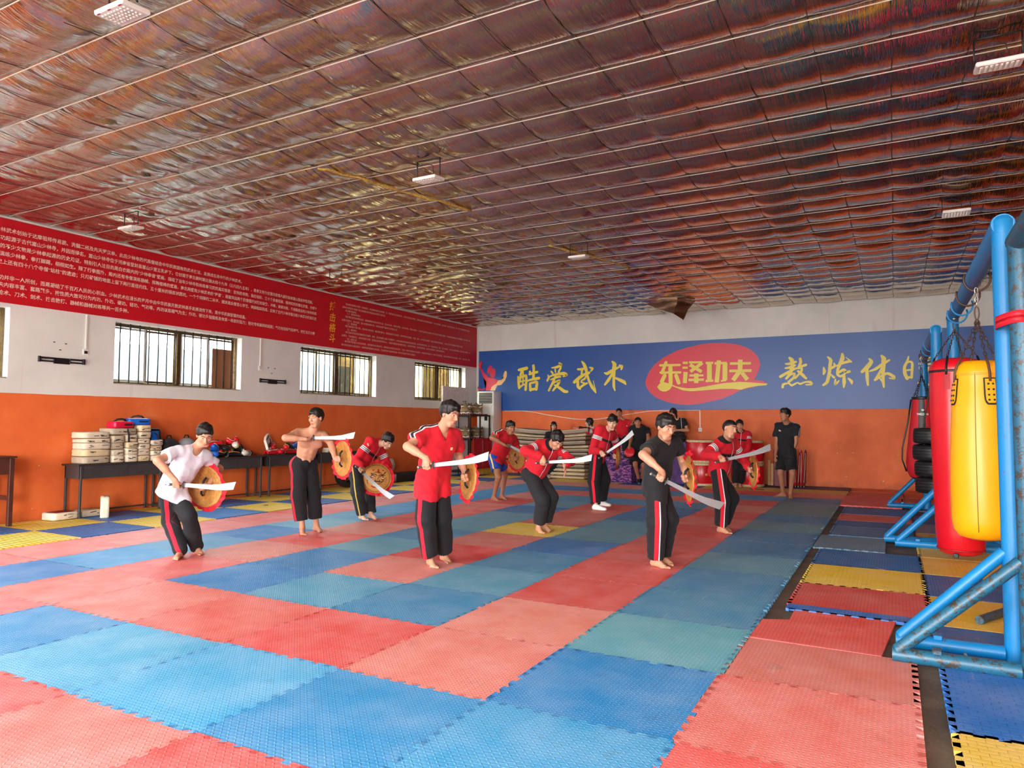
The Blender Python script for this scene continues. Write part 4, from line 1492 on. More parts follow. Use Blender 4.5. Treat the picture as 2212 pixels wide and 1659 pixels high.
    hx.ell(at_(0, .035, -.045), (hl, hfw, hu), (.064 * s, .075 * s, .078 * s), .01, True)
    Ph, Fh = hx.mesh()
    np_obj('hair', relax(Ph, Fh, 1, .3), Fh, MHAIR, root, org)

    col = colours or {}
    # --- top
    if top != 'bare':
        slv = {'tee': .62, 'polo': .60, 'jacket': 2.0}[top]
        lo2, hi2 = allp.min(0) - .26, allp.max(0) + .26
        lo2[2] = max(0.2, P[2] - .34)
        tx = Vox(lo2, hi2, h)
        e = .014
        hem = col.get('hem', .10)
        loose = col.get('loose', .016)
        vx = tx
        down = P - U * hem * s
        down = np.where(np.array([False, False, False]), down, down)
        fl = .80
        if top == 'jacket':
            vx.cone(P - U * (hem - .05), M_, (.130 + loose) * s * fat, (.146 + loose) * s * fat, .03, (Fd, .88))
            vx.cone(P - U * (hem - .02), P - U * (hem - .06), (.128 + loose * .3) * s * fat, (.128 + loose * .3) * s * fat, .015, (Fd, .86))
            loose += .006
        else:
            for sg in (-1, 1):
                vx.cone(P - U * (hem + .06) + Lp * .062 * sg * s, M_ + Lt * .02 * sg, (.112 + loose) * s * fat, (.118 + loose) * s * fat, .05, (Fd, .90))
        for sg in (-1, 1):
            vx.cone(M_ + Lt * .03 * sg, C - U * .10 * s + Lt * .06 * sg * s, (.104 + loose) * s * fat, (.112 + loose) * s * fat, .04, (Fd, .84))
        vx.cone(J['SR'] + Lt * .015, J['SL'] - Lt * .015, .074 * s, .074 * s, .03)
        for sd in 'RL':
            vx.cone(C + U * .015, J['S' + sd], .058 * s, .056 * s, .03)
        if top != 'jacket':
            for sd in 'RL':
                h_, K_ = J['H' + sd], J['K' + sd]
                vx.cone(h_, h_ + (K_ - h_) * .45, (.114 + loose * .5) * s * fat, (.108 + loose * .5) * s * fat, .04)
        vx.plane(P - U * hem * s, -U)
        for sd in 'RL':
            S_, E_, W_ = J['S' + sd], J['E' + sd], J['W' + sd]
            if slv < 1:
                eend = S_ + (E_ - S_) * slv
                vx.cone(S_, S_ + (E_ - S_) * (slv + .15), .067 * s, (.070 + loose * .6) * s, .03, None, [(eend, E_ - S_)])
            else:
                w_ = E_ + (W_ - E_) * .97
                vx.cone(S_, E_, .070 * s, .066 * s, .03)
                vx.cone(E_, E_ + (W_ - E_) * .72, .066 * s, .058 * s, .03)
                vx.cone(E_ + (W_ - E_) * .72, w_, .054 * s, .042 * s, .02, None, [(w_, W_ - E_)])
        vx.fold(.0062, 26, 11 + len(key), (1, 1, 1.2))
        vx.fold(.0028, 60, 5 + len(key))
        if top in ('jacket', 'polo'):
            cr = .070 if top == 'jacket' else .066
            vx.cone(C - U * .01, C + unit(nb - C) * (.062 if top == 'jacket' else .04) * s, cr * s, (cr - .004) * s, .012, None, [(C + unit(nb - C) * (.062 if top == 'jacket' else .04) * s, unit(nb - C) - Fd * .25)])
        open_ = col.get('open', 0.0)
        vx.cone(C + Fd * .02 + U * .0, nb + unit(nb - C) * .05, .058 * s, .064 * s, .006, None, (), True)
        vx.cone(C + Fd * (.085) * s + U * (.015 - open_), C + Fd * .07 * s + U * .05, (.018 + open_ * .12) * s, .046 * s, .008, None, (), True)
        Pt, Ft = vx.mesh()
        Pt = relax(Pt, Ft, 1, .4)
        rel = Pt - C
        up, lt, fw = rel @ U, rel @ Lt, rel @ Fd
        attrs = {'up': up, 'lat': np.where(fw > -.02, lt, 9), 'sleeve': np.full(len(Pt), 9.0), 'shtop': np.full(len(Pt), 9.0), 'neck': (Pt - C) @ unit(nb - C) - .5 * np.clip(np.linalg.norm(np.cross(Pt - C, unit(nb - C)), axis=1) - .085, 0, 1) * 3}
        best = np.full(len(Pt), 9.0)
        for sd, sg in (('R', -1), ('L', 1)):
            S_, E_ = J['S' + sd], J['E' + sd]
            t, rad, arc = seg_frame(Pt, S_, E_, unit(U * .9 + Lt * sg * .6))
            ok = (rad < .115) & (t > -.03) & ((Pt - S_) @ (Lt * sg) > -.045) & (t < .36)
            attrs['sleeve'] = np.where(ok & (t > .02), t, attrs['sleeve'])
            # along the shoulder seam and down the sleeve
            t2, rad2, arc2 = seg_frame(Pt, C + U * .02, S_, U)
            arc = np.where(np.abs(arc) < 1.4 * rad, arc, 9)
            arc2 = np.where(np.abs(arc2) < 1.4 * rad2, arc2, 9)
            a_top = np.where((t > .0) & ok, arc, np.where((t2 > .03) & (t2 < .22) & (rad2 < .14), arc2, 9))
            attrs['shtop'] = np.where(a_top < 8, a_top, attrs['shtop'])
        np_obj({'tee': 'shirt', 'polo': 'shirt', 'jacket': 'jacket'}[top], Pt, Ft, col['top'], root, org, attrs)
    # --- trousers / shorts
    if bottom:
        lo3, hi3 = allp.min(0) - .24, allp.max(0) + .24
        hi3[2] = P[2] + .30
        lo3[2] = -.01 if 'AR' not in J else max(-.01, 0.0)
        bx = Vox(lo3, hi3, h)
        wid = col.get('wide', 1.14)
        bx.cone(J['HR'], J['HL'], .112 * s * fat, .112 * s * fat, .03, (Fp, .92))
        bx.cone(P, P + U * .13 * s, .124 * s * fat, .118 * s * fat, .03, (Fd, .84), [(P + U * .115 * s, U)])
        for sd in 'RL':
            h_, K_ = J['H' + sd], J['K' + sd]
            if bottom == 'long':
                A_ = J['A' + sd]
                cut = col.get('cuff', .045)
                end = A_ + unit(K_ - A_) * (cut - .03)
                bx.cone(h_, K_, .108 * s * fat, .086 * s * wid, .03)
                bx.cone(K_, A_, .084 * s * wid, .076 * s * wid, .03, None, [(end, A_ - K_)])
            else:
                kk = h_ + (K_ - h_) * col.get('short', .72)
                bx.cone(h_, K_, .112 * s * fat, .104 * s * fat, .03, None, [(kk, K_ - h_)])
        bx.fold(.0055, 24, 21 + len(key), (1, 1, .5))
        bx.fold(.0025, 55, 22 + len(key))
        Pb, Fb = bx.mesh()
        Pb = relax(Pb, Fb, 1, .4)
        side_ = np.full(len(Pb), 9.0)
        bestr = np.full(len(Pb), 9.0)
        for sd, sg in (('R', -1), ('L', 1)):
            segs = [(J['H' + sd], J['K' + sd])]
            if 'A' + sd in J:
                segs.append((J['K' + sd], J['A' + sd]))
            own = (Pb - P) @ (Lp * sg) > -.02
            h_, K_ = J['H' + sd], J['K' + sd]
            below = np.zeros(len(Pb), bool)
            if 'A' + sd in J:
                below = (Pb - K_) @ (unit(K_ - h_) + unit(J['A' + sd] - K_)) > 0
            for q, (a, b) in enumerate(segs):
                t, rad, arc = seg_frame(Pb, a, b, Lp * sg)
                m = own & (below if q else ~below)
                side_ = np.where(m, np.where((rad > .03) & (np.abs(arc) < 1.5 * rad), arc * (1 if sg < 0 else -1), 9), side_)
        np_obj({'long': 'trousers', 'short': 'shorts'}[bottom], Pb, Fb, col['bottom'], root, org, {'side': side_, 'hgt': Pb[:, 2]})
    # --- shoes
    if shoe is not None and 'AR' in J:
        for sd in 'RL':
            A_, T_ = J['A' + sd], J['T' + sd]
            z = A_[2] - .085 * s
            g = V(A_[0], A_[1], z)
            sx = Vox(g - V(.16, .16, .02), g + V(.26, .26, .16) if False else g + V(.24, .24, .16), .008)
            sx = Vox(np.minimum(g, g + T_ * .2) - V(.1, .1, .02), np.maximum(g, g + T_ * .2) + V(.1, .1, .15), .008)
            sx.cone(A_ + V(0, 0, .0), g - T_ * .03 + V(0, 0, .042), .044, .043, .015)
            sx.cone(A_ - V(0, 0, .02), g + T_ * .11 + V(0, 0, .035), .040, .036, .02)
            sx.cone(g - T_ * .02 + V(0, 0, .03), g + T_ * .165 + V(0, 0, .028), .040, .040, .015, (V(0, 0, 1), .8))
            sx.plane(g, (0, 0, -1))
            sx.plane(A_ + V(0, 0, .012), (0, 0, 1))
            Ps, Fs = sx.mesh()
            np_obj('shoe', relax(Ps, Fs, 1), Fs, shoe, root, org, {'up': Ps[:, 2] - z})
    PEOPLE[key] = dict(root=root, J=J, grips=grips, U=U, L=Lt, F=Fd)
    return PEOPLE[key]


POSE = {
'white_tee': {"TR":[0.574,-0.819,0.0],"AR":[-3.838,1.79,0.083],"TL":[0.966,-0.259,0.0],"AL":[-3.901,2.037,0.083],"P":[-4.049,1.816,0.714],"C":[-3.819,1.903,1.138],"H":[-3.718,1.959,1.303],"HL":[-4.1,1.882,0.714],"HR":[-3.998,1.751,0.714],"SL":[-3.835,2.063,1.063],"SR":[-3.844,1.728,1.137],"KR":[-4.12,1.865,0.36],"KL":[-3.824,1.863,0.437],"ER":[-3.801,1.461,1.049],"WR":[-3.687,1.589,0.843],"EL":[-3.888,2.301,0.918],"WL":[-3.862,2.138,0.737]},
'bare_chest': {"TR":[0.766,-0.643,0.0],"AR":[-3.903,3.635,0.084],"TL":[0.927,-0.375,0.0],"AL":[-3.92,3.91,0.084],"P":[-3.998,3.726,0.891],"C":[-3.783,3.656,1.331],"H":[-3.688,3.616,1.506],"HL":[-3.98,3.808,0.891],"HR":[-4.015,3.644,0.891],"SL":[-3.712,3.808,1.271],"SR":[-3.892,3.515,1.312],"KR":[-3.971,3.625,0.491],"KL":[-3.932,3.857,0.494],"ER":[-3.832,3.241,1.255],"WR":[-3.654,3.414,1.238],"EL":[-3.475,3.676,1.179],"WL":[-3.333,3.599,0.991]},
'yellow_stripe': {"TR":[0.906,-0.423,0.0],"AR":[-4.148,5.098,0.082],"TL":[0.966,-0.259,0.0],"AL":[-4.094,5.241,0.082],"P":[-4.254,5.097,0.755],"C":[-4.034,5.29,1.145],"H":[-3.84,5.304,1.175],"HL":[-4.285,5.173,0.755],"HR":[-4.224,5.022,0.755],"SL":[-4.086,5.428,1.053],"SR":[-4.021,5.119,1.169],"KR":[-4.072,4.911,0.42],"KL":[-4.237,5.366,0.426],"ER":[-4.164,4.978,0.897],"WR":[-3.971,4.904,0.775],"EL":[-3.98,5.491,0.784],"WL":[-3.976,5.305,0.632]},
'front_red': {"TR":[0.766,-0.643,0.0],"AR":[-1.273,2.762,0.088],"TL":[0.819,-0.574,0.0],"AL":[-1.289,3.035,0.088],"P":[-1.331,2.871,0.875],"C":[-1.218,2.849,1.382],"H":[-1.084,2.811,1.543],"HL":[-1.334,2.96,0.875],"HR":[-1.328,2.783,0.875],"SL":[-1.153,3.017,1.327],"SR":[-1.303,2.686,1.346],"KR":[-1.256,2.632,0.494],"KL":[-1.214,2.891,0.483],"ER":[-1.319,2.413,1.218],"WR":[-1.083,2.395,1.11],"EL":[-1.22,3.201,1.097],"WL":[-1.091,3.145,0.878]},
'blue_shorts': {"TR":[0.94,-0.342,0.0],"AR":[-3.704,8.316,0.085],"TL":[0.94,-0.342,0.0],"AL":[-3.691,8.605,0.085],"P":[-3.725,8.446,0.787],"C":[-3.536,8.556,1.263],"H":[-3.413,8.429,1.367],"HL":[-3.725,8.531,0.787],"HR":[-3.725,8.361,0.787],"SL":[-3.51,8.708,1.168],"SR":[-3.593,8.386,1.276],"KR":[-3.552,8.222,0.454],"KL":[-3.715,8.764,0.462],"ER":[-3.639,8.116,1.181],"WR":[-3.426,8.228,1.051],"EL":[-3.529,8.937,0.991],"WL":[-3.467,8.806,0.788]},
'crouching': {"TR":[0.669,-0.743,0.0],"AR":[-1.297,5.319,0.083],"TL":[0.819,-0.574,0.0],"AL":[-1.272,5.458,0.083],"P":[-1.394,5.329,0.766],"C":[-1.122,5.294,1.172],"H":[-0.967,5.182,1.232],"HL":[-1.382,5.412,0.766],"HR":[-1.405,5.247,0.766],"SL":[-1.076,5.45,1.101],"SR":[-1.217,5.145,1.169],"KR":[-1.184,5.19,0.447],"KL":[-1.141,5.393,0.457],"ER":[-1.285,4.88,1.093],"WR":[-1.055,4.926,1.022],"EL":[-0.845,5.354,0.966],"WL":[-0.829,5.115,0.913]},
'white_shoes': {"TR":[0.985,-0.174,0.0],"AR":[-1.529,7.976,0.087],"TL":[0.966,-0.259,0.0],"AL":[-1.66,8.571,0.087],"P":[-1.622,8.259,0.86],"C":[-1.468,8.321,1.353],"H":[-1.324,8.223,1.469],"HL":[-1.64,8.343,0.86],"HR":[-1.604,8.174,0.86],"SL":[-1.425,8.48,1.271],"SR":[-1.538,8.151,1.348],"KR":[-1.634,8.145,0.454],"KL":[-1.562,8.473,0.481],"ER":[-1.642,8.095,0.995],"WR":[-1.428,7.957,0.976],"EL":[-1.419,8.71,1.084],"WL":[-1.372,8.559,0.884]},
'front_black': {"TR":[0.866,-0.5,0.0],"AR":[0.746,3.862,0.085],"TL":[0.906,-0.423,0.0],"AL":[0.754,4.051,0.085],"P":[0.723,3.942,0.837],"C":[0.857,3.801,1.297],"H":[0.923,3.652,1.422],"HL":[0.694,4.022,0.837],"HR":[0.752,3.862,0.837],"SL":[0.909,3.973,1.286],"SR":[0.782,3.653,1.225],"KR":[0.803,3.721,0.466],"KL":[0.853,3.966,0.474],"ER":[0.777,3.372,1.155],"WR":[0.972,3.346,1.0],"EL":[0.961,4.14,1.054],"WL":[1.047,3.955,0.909]},
'right_red': {"TR":[0.819,-0.574,0.0],"AR":[0.842,6.516,0.083],"TL":[0.819,-0.574,0.0],"AL":[0.833,6.7,0.083],"P":[0.794,6.585,0.786],"C":[0.934,6.513,1.25],"H":[1.003,6.383,1.387],"HL":[0.771,6.665,0.786],"HR":[0.817,6.505,0.786],"SL":[0.977,6.681,1.217],"SR":[0.866,6.357,1.2],"KR":[0.9,6.341,0.44],"KL":[0.967,6.61,0.451],"ER":[0.732,6.155,1.052],"WR":[0.947,6.04,1.035],"EL":[1.074,6.827,0.993],"WL":[1.196,6.673,0.846]},
'girl_clips': {"TR":[0.342,-0.94,0.0],"AR":[-5.2,13.943,0.079],"TL":[0.574,-0.819,0.0],"AL":[-5.13,13.99,0.079],"P":[-5.128,13.987,0.766],"C":[-5.043,13.855,1.204],"H":[-5.01,13.782,1.377],"HL":[-5.058,14.024,0.766],"HR":[-5.198,13.949,0.766],"SL":[-4.908,13.944,1.16],"SR":[-5.194,13.789,1.168],"KR":[-5.113,13.818,0.429],"KL":[-5.014,13.881,0.425],"ER":[-5.177,13.647,0.94],"WR":[-5.1,13.614,0.723],"EL":[-4.817,13.813,0.942],"WL":[-4.827,13.73,0.725]},
'man_polo': {"TR":[-0.906,-0.423,0.0],"AR":[0.927,11.911,0.088],"TL":[0.174,-0.985,0.0],"AL":[1.089,11.729,0.088],"P":[1.009,11.82,0.896],"C":[1.033,11.823,1.463],"H":[1.01,11.715,1.646],"HL":[1.077,11.763,0.896],"HR":[0.941,11.877,0.896],"SL":[1.21,11.791,1.409],"SR":[0.852,11.854,1.424],"KR":[0.9,11.78,0.493],"KL":[1.144,11.644,0.503],"ER":[0.835,11.843,1.067],"WR":[0.828,11.694,0.854],"EL":[1.196,11.782,1.091],"WL":[1.094,11.76,0.85]},
'drum_red': {"TR":[0.087,-0.996,0.0],"AR":[-0.344,13.785,0.085],"TL":[0.259,-0.966,0.0],"AL":[-0.267,13.846,0.085],"P":[-0.274,13.833,0.787],"C":[-0.225,13.81,1.284],"H":[-0.225,13.666,1.43],"HL":[-0.19,13.847,0.787],"HR":[-0.357,13.818,0.787],"SL":[-0.062,13.858,1.226],"SR":[-0.398,13.766,1.254],"KR":[-0.296,13.609,0.452],"KL":[-0.184,13.654,0.437],"ER":[-0.381,13.619,1.004],"WR":[-0.321,13.534,0.777],"EL":[-0.031,13.692,0.99],"WL":[-0.104,13.669,0.739]},
'heavy_black': {"TR":[0.342,-0.94,0.0],"AR":[-2.633,13.627,0.089],"TL":[0.5,-0.866,0.0],"AL":[-2.598,13.766,0.089],"P":[-2.659,13.673,0.797],"C":[-2.628,13.686,1.365],"H":[-2.61,13.504,1.479],"HL":[-2.58,13.715,0.797],"HR":[-2.738,13.631,0.797],"SL":[-2.45,13.769,1.306],"SR":[-2.811,13.601,1.33],"KR":[-2.647,13.403,0.457],"KL":[-2.482,13.532,0.432],"ER":[-2.756,13.423,1.089],"WR":[-2.728,13.215,0.931],"EL":[-2.363,13.551,1.113],"WL":[-2.341,13.408,0.893]},
'boy_sitting': {"P":[-3.24,14.22,1.085],"C":[-3.28,14.3,1.545],"H":[-3.37,14.26,1.735],"HL":[-3.169,14.258,1.085],"HR":[-3.311,14.182,1.085],"SL":[-3.126,14.363,1.504],"SR":[-3.427,14.222,1.502],"KR":[-3.42,13.87,1.06],"AR":[-3.52,13.86,0.68],"TR":[-0.174,-0.985,0.0],"ER":[-3.55,14.25,1.25],"WR":[-3.56,14.06,1.1],"KL":[-3.06,13.86,1.04],"AL":[-3.04,13.82,0.66],"TL":[0.643,-0.766,0.0],"EL":[-2.92,14.12,1.4],"WL":[-2.76,13.95,1.42]},
'girl_sitting': {"P":[-1.86,14.42,1.11],"C":[-1.9,14.47,1.56],"H":[-1.98,14.38,1.725],"HL":[-1.784,14.448,1.11],"HR":[-1.936,14.392,1.11],"SL":[-1.736,14.509,1.527],"SR":[-2.056,14.421,1.508],"KR":[-2.03,14.06,1.1],"AR":[-2.03,13.93,0.74],"TR":[0.174,-0.985,0.0],"ER":[-2.13,14.32,1.3],"WR":[-1.95,14.17,1.33],"KL":[-1.72,14.03,1.09],"AL":[-1.74,13.93,0.73],"TL":[0.342,-0.94,0.0],"EL":[-1.62,14.38,1.3],"WL":[-1.84,14.17,1.3]},
'leaning_red': {"P":[-3.93,14.3,0.86],"C":[-4.02,14.26,1.3],"H":[-4.17,14.18,1.475],"HL":[-3.889,14.229,0.86],"HR":[-3.971,14.371,0.86],"SL":[-3.953,14.105,1.255],"SR":[-4.07,14.423,1.26],"KR":[-3.95,14.38,0.47],"AR":[-3.92,14.42,0.083],"TR":[-0.866,-0.5,0.0],"ER":[-4.28,14.32,1.3],"WR":[-4.47,14.16,1.335],"KL":[-3.93,14.2,0.47],"AL":[-3.9,14.2,0.083],"TL":[-0.766,-0.643,0.0],"EL":[-4.14,13.99,1.24],"WL":[-4.38,13.98,1.31]}}

RED_ = (204, 10, 34)
WHITE_ = (232, 230, 230)
BLK = (16, 17, 22)
stripes3 = [(WHITE_, ('sleeve', .105, .119)), (BLK, ('sleeve', .119, .128)), (WHITE_, ('sleeve', .128, .142)), (BLK, ('sleeve', .142, .151)), (WHITE_, ('sleeve', .151, .165))]
CJACK = cloth('red_track_jacket', RED_, [(BLK, ('up', -.205, -.165), ('lat', -.2, .2), ('sleeve', 8, 10))] + stripes3 +
              [(BLK, ('neck', .030, .2)), (WHITE_, ('lat', -.0045, .0045), ('up', -.9, .01), ('sleeve', 8, 10))])
CJACKR = cloth('red_track_jacket_red_collar', RED_, [(BLK, ('up', -.205, -.165), ('lat', -.2, .2), ('sleeve', 8, 10))] + stripes3 +
               [(WHITE_, ('lat', -.0045, .0045), ('up', -.9, -.03), ('sleeve', 8, 10))])
CTEER = cloth('red_training_shirt', RED_, [(WHITE_, ('shtop', -.034, .034)), (BLK, ('shtop', -.018, .018)), ((238, 200, 150), ('up', -.185, -.155), ('lat', .075, .105))])
CTEEW = cloth('white_shirt', (226, 224, 232))
CPOLOB = cloth('black_polo', (19, 20, 24))
CPOLO3 = cloth('black_polo_grey_stripes', (20, 21, 25), [((150, 152, 158), ('shtop', -.040, -.020)), ((150, 152, 158), ('shtop', -.012, .008)), ((150, 152, 158), ('shtop', .016, .036))])
CPOLOW = cloth('black_polo_white_piping', (19, 20, 24), [(WHITE_, ('shtop', -.006, .006)), (WHITE_, ('lat', .09, .10), ('up', -.3, .1))])
CDARKT = cloth('black_print_shirt', (22, 20, 32), [])
TR_RED = cloth('black_trousers_red_stripe', BLK, [((222, 12, 44), ('side', -.022, .022))])
TR_REDW = cloth('black_trousers_red_white_stripe', BLK, [((206, 16, 40), ('side', -.024, .022)), (WHITE_, ('side', -.036, -.024))])
TR_YEL = cloth('black_trousers_yellow_stripe', (24, 27, 32), [((204, 172, 70), ('side', -.009, .009))])
TR_BLK = cloth('black_trousers_plain', (26, 26, 30))
TR_WHT = cloth('black_trousers_white_piping', BLK, [((206, 196, 170), ('side', -.008, .008))])
SH_BLUE = cloth('blue_boxing_shorts', (24, 70, 178), [((230, 214, 110), ('side', -.016, .016))])
SH_BLK = cloth('black_shorts', (19, 19, 23))
SHOE_W = cloth('white_canvas_shoe', (228, 226, 222), [((186, 160, 130), ('up', -.1, .012))], 0.6, 0)
SHOE_B = cloth('black_canvas_shoe', (20, 20, 22), [((210, 206, 200), ('up', -.1, .014))], 0.6, 0)

# ------------------------------------------------------------------ bag frames, bags, tyres
def paint_mat(name, rgb, rust, amount, sc=14):
    t = NT(name)
    f = t.noise(sc, 6, rough=0.65)
    f2 = t.noise(sc * 4, 4)
    c = t.ramp(t.noise(3, 3), [(0.3, tuple(x * 0.85 for x in srgb(*rgb)[:3])), (0.7, srgb(*rgb))])
    m = t.ramp(t.math('ADD', f, t.math('MULTIPLY', t.math('SUBTRACT', f2, 0.5), 0.4)), [(amount, (0, 0, 0)), (amount + 0.06, (1, 1, 1))])
    t.color(t.mix(m, c, t.ramp(f2, [(0.3, srgb(*rust)), (0.7, tuple(x * 1.6 for x in srgb(*rust)[:3]))])))
    t.set(Roughness=0.42)
    t.bump(t.noise(50, 4), 0.2, 0.004)
    return t.m


MPIPE = paint_mat('blue_painted_steel', (6, 126, 190), (92, 60, 44), 0.68)
MRUST = paint_mat('rusty_teal_steel', (30, 96, 124), (52, 42, 34), 0.53, 22)
MCHAIN = M('rusty_chain', (86, 66, 54), 0.5, 0.6, 0.3, 60)
MCHROME = M('bright_chain', (190, 190, 186), 0.25, 0.9, 0.1)
MSTRAP = M('black_webbing', (22, 22, 24), 0.7)


def hook_ring(bm, c, r, mat=None):
    pts = [Vector(c) + Vector((r * cos(a), 0, -r * sin(a) * 1.1)) for a in np.linspace(-0.4, pi + 0.4, 13)]
    tube(bm, pts, 0.010, 6)


def bag_frame(label, x, y0, y1, mat, z_top=2.73, foot_x=-0.66, hooks=(0.25, 0.42, 0.6, 0.8)):
    t = thing('punching_bag_stand', label, 'frame', (x, y0, 0))
    L = y1 - y0
    for yy in (0, L):
        bm = bmesh.new()
        tube(bm, [(0, yy, -0.02), (0, yy, z_top)], 0.062, 18)
        bobj('post', bm, mat, t, True, angle=40)
        bm = bmesh.new()
        tube(bm, [(foot_x, yy, 0.035), (-0.06, yy, 0.035)], 0.045, 14)
        tube(bm, [(0.06, yy, 0.035), (-foot_x, yy, 0.035)], 0.045, 14)
        bobj('foot_bar', bm, mat, t, True, angle=40)
        for sg in (1, -1):
            bm = bmesh.new()
            tube(bm, [(sg * (foot_x + 0.03), yy, 0.06), (-0.045 * sg, yy, 0.66)], 0.038, 12)
            bobj('brace', bm, mat, t, True, angle=40)
        bm = bmesh.new()
        box(bm, (foot_x + 0.24, yy - 0.0, 0.085), (0.05, 0.08, 0.03), bev=0.004)
        bobj('bolt_plate', bm, mat, t)
    bm = bmesh.new()
    tube(bm, [(0, -0.04, z_top + 0.005), (0, L + 0.05, z_top + 0.005)], 0.066, 18)
    lathe(bm, [(0.064, z_top - 0.05), (0.066, z_top + 0.03), (0.05, z_top + 0.058), (0.02, z_top + 0.068)], 18)
    bobj('top_beam', bm, mat, t, True, angle=45)
    for h in hooks:
        bm = bmesh.new()
        hook_ring(bm, (0, L * h, z_top - 0.05), 0.095)
        bobj('hook_ring', bm, MCHAIN if (h * 10) % 2 > 1 else mat, t, True)
    return t


bag_frame('blue painted steel bag frame in front, its post taped to the rusty one', 3.56, 2.14, 6.55, MPIPE, 2.73, -0.66, (0.36, 0.55, 0.84, 0.7))
bag_frame('farther blue steel bag frame, tyres and striped teardrop bag on its beam', 3.40, 6.85, 11.1, MPIPE, 2.62, -0.62, (0.27, 0.58, 0.75, 0.45))
rust_frame = bag_frame('rusty blue-green bag frame close beside the bright blue post', 3.60, -2.6, 1.79, MRUST, 2.55, -0.72, (0.3, 0.6))
bm = bmesh.new()
tube(bm, [(-0.33, 4.42, 0.03), (-0.33, 4.45, 0.075), (-0.33, 4.50, 0.06), (-0.33, 4.48, 0.02)], 0.009, 8)
bobj('welded_ring', bm, MCHROME, rust_frame, True)
bm = bmesh.new()
for k in range(2):
    pts = []
    for a in np.linspace(0, 2 * pi, 25)[:-1]:
        # loop round both posts
        cx, cy = 3.58, 1.965
        pts.append((cx + 0.090 * cos(a), cy + 0.246 * sin(a), 2.075 + k * 0.028 + 0.004 * sin(3 * a)))
    lo_ = [bm.verts.new((x, y, z - 0.022)) for x, y, z in pts]
    hi_ = [bm.verts.new((x, y, z + 0.022)) for x, y, z in pts]
    n = len(pts)
    for i in range(n):
        bm.faces.new((lo_[i], lo_[(i + 1) % n], hi_[(i + 1) % n], hi_[i]))
o = bobj('tape_band', bm, M('red_cloth_tape', (222, 24, 44), 0.6), None, True)
md = o.modifiers.new('t', 'SOLIDIFY')
md.thickness = 0.004
tag(o, 'red cloth tape wound round the blue post and the rusty post', 'tape')


def chain(bm, a, b, n=None, w=0.016, r=0.0035):
    """links along a-b, alternately turned"""
    a, b = Vector(a), Vector(b)
    d = b - a
    L = d.length
    n = n or max(2, int(L / 0.034))
    ux, uy, uz = frame_of(d)
    st = L / n
    for i in range(n):
        c = a + d * ((i + .5) / n)
        s1 = ux if i % 2 else uy
        pts = []
        for q in range(8):
            an = 2 * pi * q / 8
            pts.append(c + uz * cos(an) * st * 0.68 + s1 * sin(an) * w * 0.62)
        tube(bm, pts, r, 4, closed=True)


def bag_chains(root, top, ring_z, rad, z_low, n=4, phase=0.5, mat=None, z_off=0.0):
    """hanger: single chain down to a snap link, then spread chains to the rim"""
    bm = bmesh.new()
    chain(bm, (0, 0, top), (0, 0, ring_z + 0.12), None, 0.02, 0.005)
    bobj('hanger_chain', bm, MCHROME, root, True)
    bm = bmesh.new()
    tube(bm, [(0.016 * sin(a), 0, ring_z + 0.06 + 0.055 * cos(a)) for a in np.linspace(0, 2 * pi, 13)[:-1]], 0.006, 6, closed=True)
    bobj('snap_link', bm, MCHAIN, root, True)
    for k in range(n):
        a = 2 * pi * k / n + phase
        bm = bmesh.new()
        chain(bm, (0, 0, ring_z), (rad * cos(a), rad * sin(a), z_low), None, 0.018, 0.0038)
        bobj('chain', bm, mat or MCHAIN, root, True)


MYEL = M('yellow_vinyl', (244, 168, 6), 0.38, 0, 0.05, 3, 0.12, 18)
MREDV = M('red_vinyl', (216, 14, 34), 0.32, 0, 0.08, 3, 0.1, 14)
MBLKV = M('black_vinyl', (24, 24, 26), 0.4)
MSTITCH = M('dark_seam', (96, 70, 20), 0.7)


def lathe_bag(name, prof, mat, root, seg=36, wrinkle=0.006, seed=1):
    bm = bmesh.new()
    lathe(bm, prof, seg)
    r = np.random.RandomState(seed)
    ph = r.uniform(0, 6.28, 4)
    zs = [p[1] for p in prof]
    z0, z1 = min(zs), max(zs)
    for v in bm.verts:
        a = atan2(v.co.y, v.co.x)
        f = (v.co.z - z0) / (z1 - z0)
        k = 1 + (wrinkle * max(0, f - 0.55) * 7 * (sin(9 * a + ph[0]) + 0.6 * sin(17 * a + ph[1] + 4 * f)) + wrinkle * max(0, 0.18 - f) * 8 * sin(26 * a + ph[2]) + wrinkle * 0.6 * sin(3 * a + 6 * f + ph[3]))
        v.co.x *= k
        v.co.y *= k
    return bobj(name, bm, mat, root, True, angle=50)


# yellow bag
yb = thing('punching_bag', 'yellow vinyl punching bag with black riveted chain patches, nearest of the hanging bags', 'punching bag', (3.55, 3.72, 0))
prof = [(0.02, 0.515), (0.10, 0.522), (0.175, 0.545), (0.212, 0.60), (0.223, 0.68), (0.225, 0.9), (0.222, 1.15), (0.214, 1.4), (0.202, 1.6), (0.186, 1.76), (0.172, 1.86), (0.176, 1.885), (0.174, 1.90), (0.155, 1.95), (0.118, 1.985), (0.02, 1.992)]
lathe_bag('bag_shell', prof, MYEL, yb, 40, 0.007, 4)
bm = bmesh.new()
lathe(bm, [(0.177, 1.868), (0.180, 1.876), (0.177, 1.884)], 40, cap=False)
bobj('rim_seam', bm, M('yellow_piping', (226, 160, 16), 0.5), yb, True)
a0 = atan2(-7.0, -0.64)
bm = bmesh.new()
for z0, z1, r in ((0.6, 1.2, 0.2085), (1.2, 1.6, 0.2045), (1.6, 1.87, 0.186)):
    pass
pts = []
for r, z in prof[3:12]:
    a = a0 - 0.15
    pts.append((r * 1.012 * cos(a), r * 1.012 * sin(a), z))
tube(bm, pts, 0.0022, 4)
bobj('side_seam', bm, MSTITCH, yb, True)


